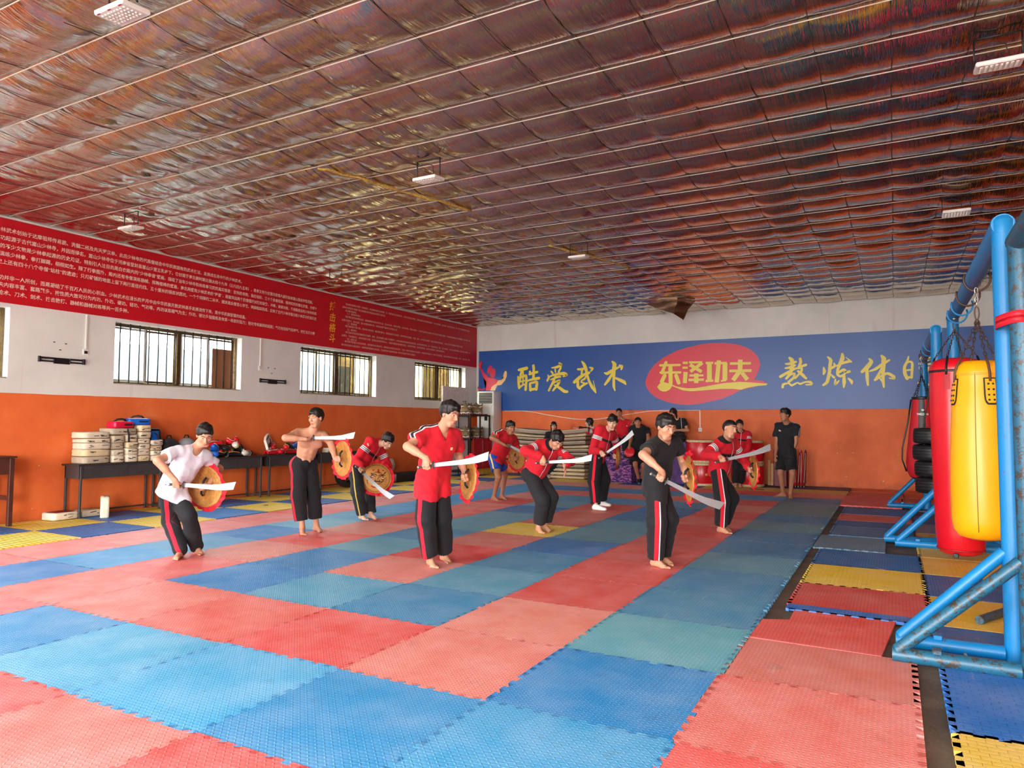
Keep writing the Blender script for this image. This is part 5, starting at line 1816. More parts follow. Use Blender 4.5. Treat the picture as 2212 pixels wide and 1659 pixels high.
def curved_patch(name, root, a, da, zlist, rfun, mat, th=0.004, n=6):
    bm = bmesh.new()
    rows = []
    for z, wf in zlist:
        rows.append([bm.verts.new(((rfun(z) + th) * cos(a + da * wf * (q / n - .5)), (rfun(z) + th) * sin(a + da * wf * (q / n - .5)), z)) for q in range(n + 1)])
    for A, B in zip(rows, rows[1:]):
        for q in range(n):
            bm.faces.new((A[q], A[q + 1], B[q + 1], B[q]))
    return bobj(name, bm, mat, root, True)


def rprof(pr):
    zz = [p[1] for p in pr][3:]
    rr = [p[0] for p in pr][3:]
    return lambda z: float(np.interp(z, zz, rr)) * 1.02


for k in range(4):
    a = a0 + 0.42 + k * pi / 2
    zl = [(1.62, .55), (1.635, .8), (1.66, .95), (1.70, 1), (1.78, 1), (1.84, 1)]
    p = curved_patch('chain_patch', yb, a, 0.52, zl, rprof(prof), MBLKV, 0.003)
    curved_patch('patch_face', p, a, 0.40, [(1.635, .6), (1.66, .95), (1.70, 1), (1.78, 1), (1.83, 1)], rprof(prof), MYEL, 0.006)
    bm = bmesh.new()
    for zz in (1.66, 1.70, 1.745, 1.79):
        for dd in (-0.09, 0.09):
            r = rprof(prof)(zz) + 0.008
            ellipsoid(bm, (r * cos(a + dd), r * sin(a + dd), zz), (0.0085, 0.0085, 0.0085), None, 8, 5)
    bobj('rivets', bm, MBLKV, p, True)['kind'] = 'stuff'
    bm = bmesh.new()
    r1, r2 = rprof(prof)(1.84) + 0.008, rprof(prof)(1.93) + 0.02
    tube(bm, [(r1 * cos(a), r1 * sin(a), 1.81), (0.185 * cos(a), 0.185 * sin(a), 1.87), (0.165 * cos(a), 0.165 * sin(a), 1.95), (0.12 * cos(a), 0.12 * sin(a), 2.02)], 0.011, 6)
    bobj('strap', bm, M('brown_leather', (92, 58, 38), 0.6), yb, True)
bag_chains(yb, 2.60, 2.33, 0.125, 2.02, 4, a0 + 0.42)

# red bag
rb = thing('punching_bag', 'long red vinyl punching bag with black rim, behind the yellow one', 'punching bag', (3.53, 5.85, 0))
prof2 = [(0.03, 0.055), (0.13, 0.06), (0.195, 0.085), (0.222, 0.14), (0.234, 0.3), (0.243, 0.7), (0.251, 1.2), (0.255, 1.7), (0.251, 1.95), (0.247, 2.04), (0.251, 2.06), (0.245, 2.10), (0.212, 2.16), (0.15, 2.185), (0.03, 2.19)]
lathe_bag('bag_shell', prof2, MREDV, rb, 40, 0.005, 9)
bm = bmesh.new()
lathe(bm, [(0.255, 2.03), (0.261, 2.043), (0.255, 2.056)], 40, cap=False)
bobj('rim_band', bm, MBLKV, rb, True)
bm = bmesh.new()
lathe(bm, [(0.226, 0.115), (0.231, 0.122), (0.226, 0.13)], 40, cap=False)
bobj('base_piping', bm, M('dark_red_piping', (150, 10, 24), 0.5), rb, True)
a1 = atan2(-9.15, -0.6)
for k in range(4):
    a = a1 - 0.35 + k * pi / 2
    p = curved_patch('chain_patch', rb, a, 0.24, [(1.84, 1), (1.92, 1), (2.02, 1)], rprof(prof2), M('red_patch', (188, 18, 36), 0.5), 0.004)
    bm = bmesh.new()
    tube(bm, [(0.258 * cos(a), 0.258 * sin(a), 2.0), (0.260 * cos(a), 0.260 * sin(a), 2.06), (0.21 * cos(a), 0.21 * sin(a), 2.2)], 0.012, 6)
    bobj('strap', bm, MBLKV, rb, True)
bm = bmesh.new()
box(bm, (0.232 * cos(a1 - .2), 0.232 * sin(a1 - .2), 0.075), (0.05, 0.02, 0.05), (0, 0, a1 - .2 + pi / 2), 0.005)
bobj('base_strap', bm, MBLKV, rb)
bm = bmesh.new()
for zz, dd in ((1.03, .35), (1.56, .55)):
    ellipsoid(bm, (0.253 * cos(a1 + dd), 0.253 * sin(a1 + dd), zz), (0.012, 0.012, 0.012), None, 8, 5)
bobj('eyelet', bm, MCHROME, rb, True)
bag_chains(rb, 2.63, 2.50, 0.21, 2.2, 4, a1 - 0.35)

# teardrop bag, red and black
tb = thing('punching_bag', 'red and black teardrop punching bag hanging behind the tyres', 'punching bag', (3.31, 9.3, 0))
prof3 = [(0.02, 0.60), (0.11, 0.61), (0.19, 0.66), (0.232, 0.76), (0.24, 0.88), (0.225, 1.05), (0.195, 1.3), (0.165, 1.55), (0.142, 1.78), (0.137, 1.88), (0.02, 1.885)]
bm = bmesh.new()
lathe(bm, prof3, 32)
for f in bm.faces:
    c = f.calc_center_median()
    a = (atan2(c.y, c.x) - atan2(-12.6, -.4)) % (pi / 2)
    if a > pi / 4:
        a -= pi / 2
    f.material_index = 1 if (abs(a) < 0.32 or c.z > 1.87 or c.z < .70) else 0
bobj('bag_shell', bm, [M('red_canvas', (196, 22, 38), 0.55), MBLKV], tb, True, angle=50)
bm = bmesh.new()
lathe(bm, [(0.139, 1.845), (0.145, 1.86), (0.145, 1.885), (0.139, 1.89)], 32, cap=False)
bobj('rim_band', bm, MBLKV, tb, True)
bm = bmesh.new()
a2 = atan2(-12.6, -.4)
tube(bm, [(-.245 * sin(a2) * -1, .245 * cos(a2) * -1, .95)] and [(0.15 * cos(a2 - 1.5), 0.15 * sin(a2 - 1.5), 1.85), (0.20 * cos(a2 - 1.5), 0.20 * sin(a2 - 1.5), 1.5), (0.285 * cos(a2 - 1.5), 0.285 * sin(a2 - 1.5), 1.1), (0.29 * cos(a2 - 1.5), 0.29 * sin(a2 - 1.5), 0.92), (0.235 * cos(a2 - 1.5), 0.235 * sin(a2 - 1.5), 0.74)], 0.013, 6)
bobj('side_strap', bm, MBLKV, tb, True)
MPRINT = M('pale_logo_print', (226, 232, 220), 0.5, var=0)
# printed mark and lettering on the black panel
nrm = Vector((cos(a2), sin(a2), 0))
bm = bmesh.new()
for k in range(3):
    an = (k - 1) * 0.5
    P0 = [(0.0, 0.0), (0.012, 0.018), (0.008, 0.036), (-0.006, 0.022)]
    vs = [bm.verts.new(Vector((x * cos(an) - y * sin(an), 0, x * sin(an) + y * cos(an)))) for x, y in P0]
    bm.faces.new(vs)
bobj('emblem', bm, MPRINT, tb, loc=nrm * 0.162 + Vector((0, 0, 1.665)), rot=(0, 0, a2 + pi / 2))
text(tb, 'YMEIZON', 0, 0, 0.046, 0.155, MPRINT, 0.001, rot=(radians(90), 0, a2 + pi / 2), loc=nrm * 0.166 + Vector((sin(a2) * 0.078, -cos(a2) * 0.078, 1.605)))
bag_chains(tb, 2.50, 2.22, 0.135, 1.88, 4, a2 + .6, M('dark_chain', (50, 46, 44), 0.4, 0.7))

# hanging tyres
MTYRE = M('tyre_rubber', (26, 26, 28), 0.45, 0, 0.2, 12, 0.2, 60)


def tyre():
    bm = bmesh.new()
    w = 0.105
    prof = [(0.165, -0.055), (0.175, -0.085), (0.215, -0.108), (0.262, -0.100), (0.278, -0.084), (0.283, -0.060), (0.276, -0.056), (0.276, -0.050), (0.285, -0.046), (0.286, -0.022), (0.278, -0.018), (0.278, -0.010), (0.286, -0.006),
            (0.286, 0.018), (0.278, 0.022), (0.278, 0.030), (0.285, 0.034), (0.284, 0.056), (0.276, 0.060), (0.277, 0.066), (0.281, 0.072), (0.276, 0.088), (0.262, 0.100), (0.215, 0.108), (0.175, 0.085), (0.165, 0.055), (0.215, 0.02), (0.215, -0.02)]
    m = Matrix.Identity(4)
    rings = []
    seg = 40
    for r, z in prof:
        rings.append([bm.verts.new((r * cos(2 * pi * k / seg), r * sin(2 * pi * k / seg), z)) for k in range(seg)])
    rings.append(rings[0])
    for A, B in zip(rings, rings[1:]):
        for k in range(seg):
            bm.faces.new((A[k], A[(k + 1) % seg], B[(k + 1) % seg], B[k]))
    return bm


ty0 = None
for k, (lab, dx) in enumerate([('bottom tyre of the four tyres hanging behind the red bag', .012), ('second tyre from the bottom of the hanging tyre column', .008), ('third tyre from the bottom of the hanging tyre column', -.012), ('top tyre of the hanging tyre column below the teardrop bag', .0)]):
    if ty0 is None:
        o = bobj('tyre', tyre(), MTYRE, None, True, angle=35)
        ty0 = o
    else:
        o = ty0.copy()
        COL.objects.link(o)
    tag(o, lab, 'tyre', 'hanging tyres')
    o.location = (3.43 + dx, 8.0, 0.64 + k * 0.2225)
    o.rotation_euler = (RND.uniform(-.02, .02), RND.uniform(-.03, .03), k)
st = thing('tyre_strap', 'dark rope and chain that holds the tyre column on the beam', 'strap', (3.43, 8.0, 0))
for sg in (-1, 1):
    bm = bmesh.new()
    tube(bm, [(0, 0, 2.55), (0.02 * sg, 0, 2.3), (0.10 * sg, 0, 1.75), (0.15 * sg, 0, 1.45), (0.153 * sg, 0, 0.58), (0.155 * sg, 0, 0.53)], 0.011, 6)
    bobj('rope', bm, M('dark_rope', (70, 48, 36), 0.8), st, True)
bm = bmesh.new()
tube(bm, [(-0.155, 0, 0.53), (0.155, 0, 0.53)], 0.011, 6)
bobj('base_rope', bm, M('dark_rope', (70, 48, 36), 0.8), st, True)
# leather belt slung between bags
bm = bmesh.new()
tube(bm, [(3.42, 4.9, 2.02), (3.55, 4.6, 2.08), (3.70, 4.35, 2.12), (3.85, 4.2, 2.13)], 0.018, 6)
# loose pipe stub on the mats
o = None
bm = bmesh.new()
tube(bm, [(3.44, 2.98, 0.03), (3.72, 3.52, 0.03)], 0.03, 12)
tag(bobj('pipe_stub', bm, MRUST, None, True, angle=40), 'short rusty pipe lying on the yellow mat behind the blue post', 'pipe')

# ------------------------------------------------------------------ tables along the left wall
MTABLE = M('dark_grey_steel', (66, 64, 64), 0.45, 0.25, 0.15, 5, 0.1, 30)
MTOP = M('black_tabletop', (48, 42, 40), 0.5, 0, 0.2, 8)
MBROWN = M('dark_brown_wood', (74, 34, 22), 0.5, 0, 0.3, 6)


def desk(label, y0, y1, x0=-8.13, x1=-7.70, z=0.81, ap=0.19, mat=MTABLE, top=MTOP, leg=0.016, rail=True):
    t = thing('desk', label, 'desk', ((x0 + x1) / 2, (y0 + y1) / 2, 0))
    W, L = (x1 - x0) / 2, (y1 - y0) / 2
    bm = bmesh.new()
    box(bm, (0, 0, z - 0.0125), (2 * W, 2 * L, 0.025), bev=0.004)
    bobj('tabletop', bm, top, t)
    bm = bmesh.new()
    il = L - 0.05
    for sx in (-1, 1):
        box(bm, (sx * (W - 0.03), 0, z - 0.025 - ap / 2), (0.012, 2 * il - .004, ap))
    for sy in (-1, 1):
        box(bm, (0, sy * il, z - 0.025 - ap / 2), (2 * W - 0.05, 0.012, ap))
    box(bm, (0, 0, z - 0.025 - ap + .006), (2 * W - 0.07, 2 * il - .02, 0.012))
    bobj('apron', bm, mat, t)
    bm = bmesh.new()
    box(bm, (W - 0.0235, L * 0.1, z - 0.11), (0.006, 0.004, ap * .8))
    bobj('drawer_joint', bm, MTOP, t)
    for sx in (-1, 1):
        for sy in (-1, 1):
            bm = bmesh.new()
            box(bm, (sx * (W - 0.03), sy * (il - 0.01), (z - 0.03) / 2 + .012), (leg * 2, leg * 2, z - 0.05), bev=0.003)
            bobj('leg', bm, mat, t)
    if rail:
        bm = bmesh.new()
        for sy in (-1, 1):
            box(bm, (0, sy * (il - 0.01), 0.075), (2 * W - 0.09, 0.022, 0.022))
        box(bm, (-W + .06, 0, 0.075), (0.022, 2 * il - 0.04, 0.022))
        bobj('foot_rail', bm, mat, t)
    return t


desk('dark grey steel desk carrying the piled white kick pads', 2.94, 4.36)
desk('dark grey desk holding the heap of red and black gloves', 5.12, 6.47)
desk('dark grey desk behind the bare-chested person, third along the wall', 6.56, 7.90)
desk('farthest dark grey desk behind the bowing person', 7.96, 9.30)
bd = desk('old brown wooden desk at the left end of the wall', 0.72, 2.10, -8.14, -7.68, 0.97, 0.22, MBROWN, MBROWN, 0.028, False)
bm = bmesh.new()
box(bm, (0.17, 0.64, 0.36), (0.03, 0.0, 0.05))
for sy in (-1, 1):
    box(bm, (0, sy * 0.62, 0.40), (0.36, 0.03, 0.055), bev=0.004)
bobj('stretcher', bm, MBROWN, bd)

# ------------------------------------------------------------------ kick pads
MCANV = [M('cream_canvas_%d' % i, c, 0.75, 0, 0.12, 9, 0.3, 40) for i, c in enumerate([(212, 196, 172), (198, 182, 158), (222, 208, 186), (176, 160, 138), (206, 184, 146)])]
MWINE = M('wine_red_vinyl', (112, 8, 30), 0.5)
MSMUDGE = M('worn_dark_print', (70, 62, 58), 0.8, var=0.3, vscale=30)


def pad_bm(w, d, h, seed):
    """soft slab: rounded corners, puffed sides, slightly uneven"""
    r = np.random.RandomState(seed)
    bm = bmesh.new()
    nc = 5
    out = []
    rad = min(w, d) * 0.2
    for cx, cy, a0_ in ((w / 2 - rad, d / 2 - rad, 0), (-w / 2 + rad, d / 2 - rad, pi / 2), (-w / 2 + rad, -d / 2 + rad, pi), (w / 2 - rad, -d / 2 + rad, 1.5 * pi)):
        for q in range(nc):
            a = a0_ + pi / 2 * q / (nc - 1)
            out.append((cx + rad * cos(a), cy + rad * sin(a)))
    levels = [(0.90, -0.5), (0.985, -0.42), (1.0, -0.15), (0.975, 0.0), (1.0, 0.15), (0.985, 0.42), (0.90, 0.5)]
    tilt = r.uniform(-.008, .008, 2)
    rings = []
    for k, zf in levels:
        rings.append([bm.verts.new((x * k + r.uniform(-.002, .002), y * k + r.uniform(-.002, .002), h * zf + (tilt[0] * x / w + tilt[1] * y / d) * (1 if zf > 0 else 0))) for x, y in out])
    for A, B in zip(rings, rings[1:]):
        n = len(A)
        for i in range(n):
            bm.faces.new((A[i], A[(i + 1) % n], B[(i + 1) % n], B[i]))
    bm.faces.new(list(reversed(rings[0])))
    bm.faces.new(rings[-1])
    return bm


def pad(label, c, w, d, h, mat, seed, rot=0.0, trim=True, group=None, face=None, tilt=None):
    """w along x (depth from wall), d along y"""
    t = thing('kick_pad', label, 'kick pad', (c[0], c[1], c[2] - h / 2), rot, group, rot=tilt)
    b = bobj('pad_body', pad_bm(w, d, h, seed), mat, t, True, (0, 0, h / 2), angle=60)
    if trim:
        bm = bmesh.new()
        r = np.random.RandomState(seed)
        for q in range(r.randint(2, 5)):
            y = r.uniform(-d * .3, d * .3)
            z_ = h / 2 + r.uniform(-.25, .2) * h
            box(bm, (w / 2 + 0.0008, y, z_), (0.003, r.uniform(.03, .10), r.uniform(.006, .014)), (r.uniform(-.2, .2), 0, 0))
        bobj('worn_print', bm, MSMUDGE, t)
    if face is not None:
        bm = bmesh.new()
        box(bm, (0, 0, h + 0.001), (w * .74, d * .74, 0.006), bev=0.003)
        bobj('pad_face', bm, face, t)
    return t


PADS = [('A', 3.02, 3.46, [(.82, .93), (.93, 1.035), (1.035, 1.135), (1.135, 1.195), (1.20, 1.30)]),
        ('B', 3.465, 3.675, [(.81, .915), (.915, 1.015), (1.015, 1.115), (1.115, 1.235)]),
        ('C', 3.685, 3.895, [(.82, .935), (.935, 1.04), (1.04, 1.14), (1.14, 1.245)]),
        ('D', 3.905, 4.115, [(.81, .905), (.905, 1.01), (1.01, 1.095), (1.095, 1.18), (1.18, 1.285), (1.29, 1.395)]),
        ('E', 4.125, 4.345, [(.81, .90), (.90, .98), (.98, 1.06), (1.06, 1.15)])]
ORD = {1: 'bottom', 2: 'second', 3: 'third', 4: 'fourth', 5: 'fifth', 6: 'top'}
WHICH = {'A': 'the widest pile, nearest the wall end', 'B': 'the second pile along the desk', 'C': 'the middle pile of the desk', 'D': 'the tallest pile of the desk', 'E': 'the pile next to the white-shirted person'}
sd_ = 0
for key, ya, yb_, zs in PADS:
    for i, (z0, z1) in enumerate(zs):
        sd_ += 1
        nm = 'top' if i == len(zs) - 1 else ORD[i + 1]
        z0, z1 = .812 + (z0 - zs[0][0]), .812 + (z1 - zs[0][0])
        pad('cream canvas kick pad, %s in %s' % (nm if nm in ('top', 'bottom') else nm + ' from bottom', WHICH[key]), (-7.90 + RND.uniform(-.015, .015), (ya + yb_) / 2 + RND.uniform(-.006, .006), (z0 + z1) / 2), 0.36, yb_ - ya - .006, z1 - z0 - .003, MCANV[RND.choice([0, 0, 1, 2, 3, 4])], sd_, RND.uniform(-.03, .03), True, 'cream kick pads on the desk')
pad('grey canvas kick pad lying across two piles under the red mitt pad', (-7.90, 3.66, 1.295), 0.34, 0.46, 0.10, MCANV[3], 91, 0.05, True, 'cream kick pads on the desk')


def mitt(label, c, rot, mat, lining, seed, tilt=None, writing=None):
    t = thing('focus_pad', label, 'training pad', c, rot, None, rot=tilt)
    bobj('pad_body', pad_bm(.22, .35, .10, seed), mat, t, True, (0, 0, .05), angle=60)
    bm = bmesh.new()
    box(bm, (0, 0, .1015), (.15, .25, .008), bev=.004)
    bobj('pad_face', bm, lining, t)
    bm = bmesh.new()
    tube(bm, [(-.02, -.10, .10), (.0, -.06, .135), (.02, .0, .145), (.02, .06, .135), (.0, .10, .10)], .016, 6)
    bobj('arm_strap', bm, MSTRAP, t, True)
    bm = bmesh.new()
    box(bm, (.1125, .06, .05), (.003, .14, .022))
    bobj('print_band', bm, MBLKV, t)
    return t


m1 = mitt('red kick pad with dark lining on top of the middle piles', (-7.88, 3.68, 1.348), 0.1, M('crimson_vinyl', (214, 16, 58), 0.4), M('brown_lining', (74, 48, 40), 0.8), 61)
bm = bmesh.new()
tube(bm, [(.06, .03, .0), (.14, .02, -.02), (.17, .02, -.10), (.165, .03, -.22)], .014, 6)
bobj('hanging_strap', bm, MSTRAP, m1, True)
mitt('blue kick pad with white top, highest on the piles', (-7.9, 3.98, 1.40), -0.25, M('blue_vinyl', (12, 92, 190), 0.4), M('white_lining', (226, 222, 214), 0.7), 62)
mitt('blue and black focus mitt with pale badge beside the tallest pile', (-7.9, 4.245, 1.152), 0, MBLKV, M('blue_vinyl', (12, 92, 190), 0.4), 63, tilt=(radians(78), 0, radians(90)))
pad('cream pad with wine red face lying flat on the yellow mat', (-7.86, 2.80, 0.075), 0.30, 0.40, 0.105, MCANV[2], 71, 0.1, True, None, MWINE)
pad('dirty cream pad lying on the blue mat under the desk', (-7.88, 3.20, 0.07), 0.24, 0.34, 0.10, MCANV[3], 72, 0.0, True, None)
pad('cream pad standing on edge against the desk leg', (-7.66, 3.27, 0.212), 0.30, 0.34, 0.12, MCANV[2], 73, 0.0, True, None, None, tilt=(radians(90), 0, radians(148)))

# ------------------------------------------------------------------ gloves, guards and bags heaped on the desks
GCOL = {'red': M('glove_red', (206, 20, 36), 0.38), 'black': M('glove_black', (24, 22, 26), 0.4), 'blue': M('glove_blue', (18, 84, 176), 0.4), 'white': M('glove_white', (222, 214, 200), 0.45)}
PIPING = {'yellow': M('glove_piping_yellow', (216, 190, 80), 0.5), 'white': M('glove_piping_white', (220, 212, 200), 0.5)}


def glove(label, c, rot, c1, c2, group):
    t = thing('boxing_glove', label, 'boxing glove', c, 0, group, rot=rot)
    bm = bmesh.new()
    ellipsoid(bm, (0.02, 0, 0.058), (0.095, 0.062, 0.056), None, 16, 10)
    ellipsoid(bm, (-0.055, 0, 0.05), (0.07, 0.05, 0.044), None, 14, 8)
    ellipsoid(bm, (0.0, -0.062, 0.05), (0.056, 0.026, 0.028), (0, 0, -.25), 12, 8)
    bobj('mitt', bm, GCOL[c1], t, True)
    bm = bmesh.new()
    tube(bm, [(-.10, 0, .05), (-.17, 0, .05)], [.050, .054], 14)
    bobj('cuff', bm, GCOL[c2], t, True)
    bm = bmesh.new()
    tube(bm, [(-.105 + 0.0, .053 * cos(a), .05 + .053 * sin(a)) for a in np.linspace(0, 2 * pi, 15)[:-1]], .0045, 5, closed=True)
    tube(bm, [(.09 * cos(a) + .01, .058 * sin(a), .072 + .035 * abs(cos(a))) for a in np.linspace(.3, 2.8, 10)], .004, 5)
    bobj('piping', bm, PIPING['white' if c1 != 'black' else 'yellow'], t, True)
    return t


def shin_guard(label, c, rot, c1, c2, group):
    t = thing('shin_guard', label, 'shin guard', c, 0, group, rot=rot)
    bm = bmesh.new()
    n = 9
    rows = []
    for i in range(9):
        f = i / 8
        R = .062 - .012 * f + .012 * sin(pi * f)
        rows.append([bm.verts.new((f * .34 - .17, R * cos(pi * q / (n - 1)) , R * sin(pi * q / (n - 1)))) for q in range(n)])
    for A, B in zip(rows, rows[1:]):
        for q in range(n - 1):
            bm.faces.new((A[q], A[q + 1], B[q + 1], B[q]))
    o = bobj('shell', bm, GCOL[c1], t, True)
    md = o.modifiers.new('t', 'SOLIDIFY')
    md.thickness = .022
    for k, x in enumerate((-.09, .07)):
        bm = bmesh.new()
        box(bm, (x, 0, .072), (.055, .072, .012), bev=.005)
        bobj('strap', bm, GCOL[c2], t)
    bm = bmesh.new()
    tube(bm, [(-.15, .05, .05), (-.02, .035, .072), (.14, .03, .055)], .004, 5)
    tube(bm, [(-.15, -.05, .05), (-.02, -.035, .072), (.14, -.03, .055)], .004, 5)
    bobj('piping', bm, PIPING['white' if c1 != 'black' else 'yellow'], t, True)
    return t


def head_guard(label, c, rot, c1, c2, group):
    t = thing('head_guard', label, 'head guard', c, 0, group, rot=rot)
    bm = bmesh.new()
    bmesh.ops.create_uvsphere(bm, u_segments=18, v_segments=12, radius=.12, matrix=Matrix.Translation((0, 0, .12)) @ Matrix.Diagonal((1, .86, 1, 1)))
    kill = [v for v in bm.verts if v.co.x > .055 and .03 < v.co.z < .17 and abs(v.co.y) < .06 or v.co.z < .03]
    bmesh.ops.delete(bm, geom=kill, context='VERTS')
    o = bobj('shell', bm, GCOL[c1], t, True)
    md = o.modifiers.new('t', 'SOLIDIFY')
    md.thickness = .026
    for sy in (-1, 1):
        bm = bmesh.new()
        ellipsoid(bm, (.02, sy * .098, .09), (.05, .022, .05), None, 12, 8)
        bobj('ear_pad', bm, GCOL[c2], t, True)
    bm = bmesh.new()
    box(bm, (.105, 0, .2), (.02, .12, .045), (0, -.6, 0), .01)
    bobj('brow_pad', bm, GCOL[c2], t)
    return t


g1 = 'gloves and guards heaped on the second desk'
specs1 = [('head_guard', (-7.92, 5.55, .815), (0, 0, -1.2), 'black', 'red', 'black head guard with red pads under the glove heap'),
          ('glove', (-7.80, 5.37, .815), (0, 0, .5), 'blue', 'black', 'blue boxing glove lowest at the near end of the heap'),
          ('glove', (-7.84, 5.60, .815), (0, 0, -1.4), 'black', 'blue', 'black glove with yellow piping in front of the heap'),
          ('shin_guard', (-7.82, 5.84, .835), (0, .1, 1.5), 'black', 'red', 'black shin guard with yellow piping at the heap middle'),
          ('head_guard', (-7.92, 6.03, .815), (0, 0, -.9), 'black', 'white', 'black and white head guard at the far end of the heap'),
          ('glove', (-7.80, 6.10, .815), (0, 0, -1.2), 'white', 'black', 'white boxing glove on the desk edge, end of the heap'),
          ('glove', (-7.94, 6.24, .815), (0, 0, -.6), 'red', 'black', 'orange-red glove last in the heap toward the gap'),
          ('glove', (-7.82, 5.44, .93), (.3, -.5, -1.2), 'blue', 'white', 'upright blue glove cuff with round badge'),
          ('glove', (-7.90, 5.68, .93), (.2, .2, .9), 'black', 'red', 'black glove wedged in the heap over the shin guard'),
          ('shin_guard', (-7.94, 5.50, 1.035), (0, -.15, 1.3), 'red', 'black', 'red shin guard across the top of the heap, near end'),
          ('glove', (-7.90, 5.82, 1.03), (.1, -.3, -1.9), 'red', 'red', 'red glove with white badge on top of the heap'),
          ('glove', (-7.92, 6.00, 1.05), (.5, -.6, -.8), 'red', 'red', 'red glove lying tilted highest at the far side of the heap'),
          ('shin_guard', (-7.96, 5.95, .99), (.4, .2, 1.9), 'black', 'red', 'black and red shin guard behind the white glove'),
          ('glove', (-7.86, 5.97, .93), (0, .4, 2.0), 'black', 'white', 'black glove with white cuff above the white glove')]
g2 = 'gloves and guards heaped on the third desk'
specs2 = [('shin_guard', (-7.84, 6.78, .835), (0, 0, 1.6), 'red', 'white', 'red shin guard with white trim at the near end of the third desk'),
          ('glove', (-7.80, 6.98, .815), (0, 0, -1.0), 'red', 'black', 'red boxing glove on the front edge of the third desk'),
          ('glove', (-7.92, 7.05, .815), (0, 0, 1.9), 'blue', 'red', 'blue glove half buried on the third desk'),
          ('shin_guard', (-7.86, 7.28, .835), (0, 0, 1.45), 'red', 'black', 'red shin guard lying along the middle of the third desk'),
          ('glove', (-7.82, 7.50, .815), (0, 0, -1.4), 'red', 'white', 'red glove with white cuff behind the bare-chested person'),
          ('head_guard', (-7.92, 7.62, .815), (0, 0, -.8), 'black', 'white', 'black head guard with pale ear pad on the third desk'),
          ('glove', (-7.90, 6.86, .93), (.3, .3, -.6), 'red', 'blue', 'red glove lying on the red shin guard, third desk'),
          ('glove', (-7.84, 7.16, .93), (.2, -.2, 2.2), 'black', 'red', 'black glove lying over others on the third desk'),
          ('glove', (-7.86, 7.42, .93), (.1, .3, -2.3), 'blue', 'black', 'blue glove on top of the third desk heap')]
for g, sp in ((g1, specs1), (g2, specs2)):
    for kind, c, r, ca, cb, lab in sp:
        {'glove': glove, 'shin_guard': shin_guard, 'head_guard': head_guard}[kind](lab, c, r, ca, cb, g)
# white chest protector standing at the near end of the third desk
t = thing('chest_guard', 'white chest guard with black outline standing on the third desk end', 'chest guard', (-7.88, 6.72, .95), 0, None, rot=(.1, -.25, .5))
bm = bmesh.new()
prism(bm, [(-.15, -.12), (.11, -.15), (.17, .02), (.12, .17), (-.06, .13), (-.16, .06)], .045, Euler((radians(90), 0, radians(90))).to_matrix().to_4x4() @ Matrix.Translation((0, .1, 0)))
bobj('shell', bm, GCOL['white'], t)
bm = bmesh.new()
for P in ([(-.12, .05), (.09, .12), (.085, .145), (-.12, .085)], [(-.12, -.10), (.10, -.09), (.11, .04), (.06, .085), (.06, .0), (-.10, -.03)]):
    prism(bm, P, .004, Euler((radians(90), 0, radians(90))).to_matrix().to_4x4() @ Matrix.Translation((0, .1, .0455)))
bobj('black_panel', bm, GCOL['black'], t)
# rucksacks behind the white-shirted person
for lab, c, col, s_ in (('black rucksack slumped on the desk beside the kick pads', (-7.95, 4.60, .815), (26, 26, 30), 1.0), ('grey rucksack leaning on the wall behind the white-shirted person', (-7.98, 4.96, .815), (142, 146, 150), 1.0)):
    t = thing('rucksack', lab, 'rucksack', (c[0], c[1], c[2] - (.0 if s_ == 1 else 0)), 0)
    bm = bmesh.new()
    ellipsoid(bm, (0, 0, .17), (.15, .20, .19), None, 18, 12)
    for v in bm.verts:
        if v.co.z < 0.02:
            v.co.z = 0.0
        v.co.x += .02 * sin(9 * v.co.z + 4 * v.co.y)
    bobj('bag_body', bm, M('rucksack_%d' % col[0], col, 0.75), t, True)
    bm = bmesh.new()
    ellipsoid(bm, (.125, 0, .12), (.055, .13, .09), None, 14, 8)
    bobj('front_pocket', bm, M('rucksack_%d' % col[0], col, 0.75), t, True)
    bm = bmesh.new()
    tube(bm, [(0, -.05, .34), (0, -.03, .40), (0, .03, .40), (0, .05, .34)], .012, 6)
    bobj('carry_handle', bm, MSTRAP, t, True)
# shelf plank bridging to hold the rucksack at the desk gap
desk('narrow dark desk squeezed between the kick pads and the gloves', 4.38, 5.10)
# tumbler and books on the last desk
t = thing('drinking_bottle', 'dark bottle with pale rings on the farthest desk', 'bottle', (-7.88, 8.05, .81))
bm = bmesh.new()
lathe(bm, [(.034, 0), (.036, .01), (.036, .14), (.026, .17)], 16)
bobj('bottle_body', bm, M('bottle_dark', (40, 38, 60), .3), t, True, angle=40)
bm = bmesh.new()
lathe(bm, [(.028, .168), (.028, .205), (.02, .21)], 16)
bobj('cap', bm, GCOL['white'], t, True, angle=40)
for k in range(3):
    t = thing('book', ['thick dark book lowest on the farthest desk', 'thin brown book in the middle of the small pile', 'grey book topmost of the small pile on the farthest desk'][k], 'book', (-7.88, 8.42, .81 + .032 * k), .2 * k, 'books on the farthest desk')
    bm = bmesh.new()
    box(bm, (0, 0, .016), (.17, .24, .024))
    bobj('pages', bm, M('book_paper', (210, 200, 180), .8), t)
    bm = bmesh.new()
    for zz in (.002, .030):
        box(bm, (0, 0, zz), (.18, .25, .004))
    box(bm, (-.089, 0, .016), (.004, .25, .030))
    bobj('cover', bm, M('book_cover_%d' % k, [(40, 38, 42), (92, 66, 48), (104, 100, 98)][k], .6), t)
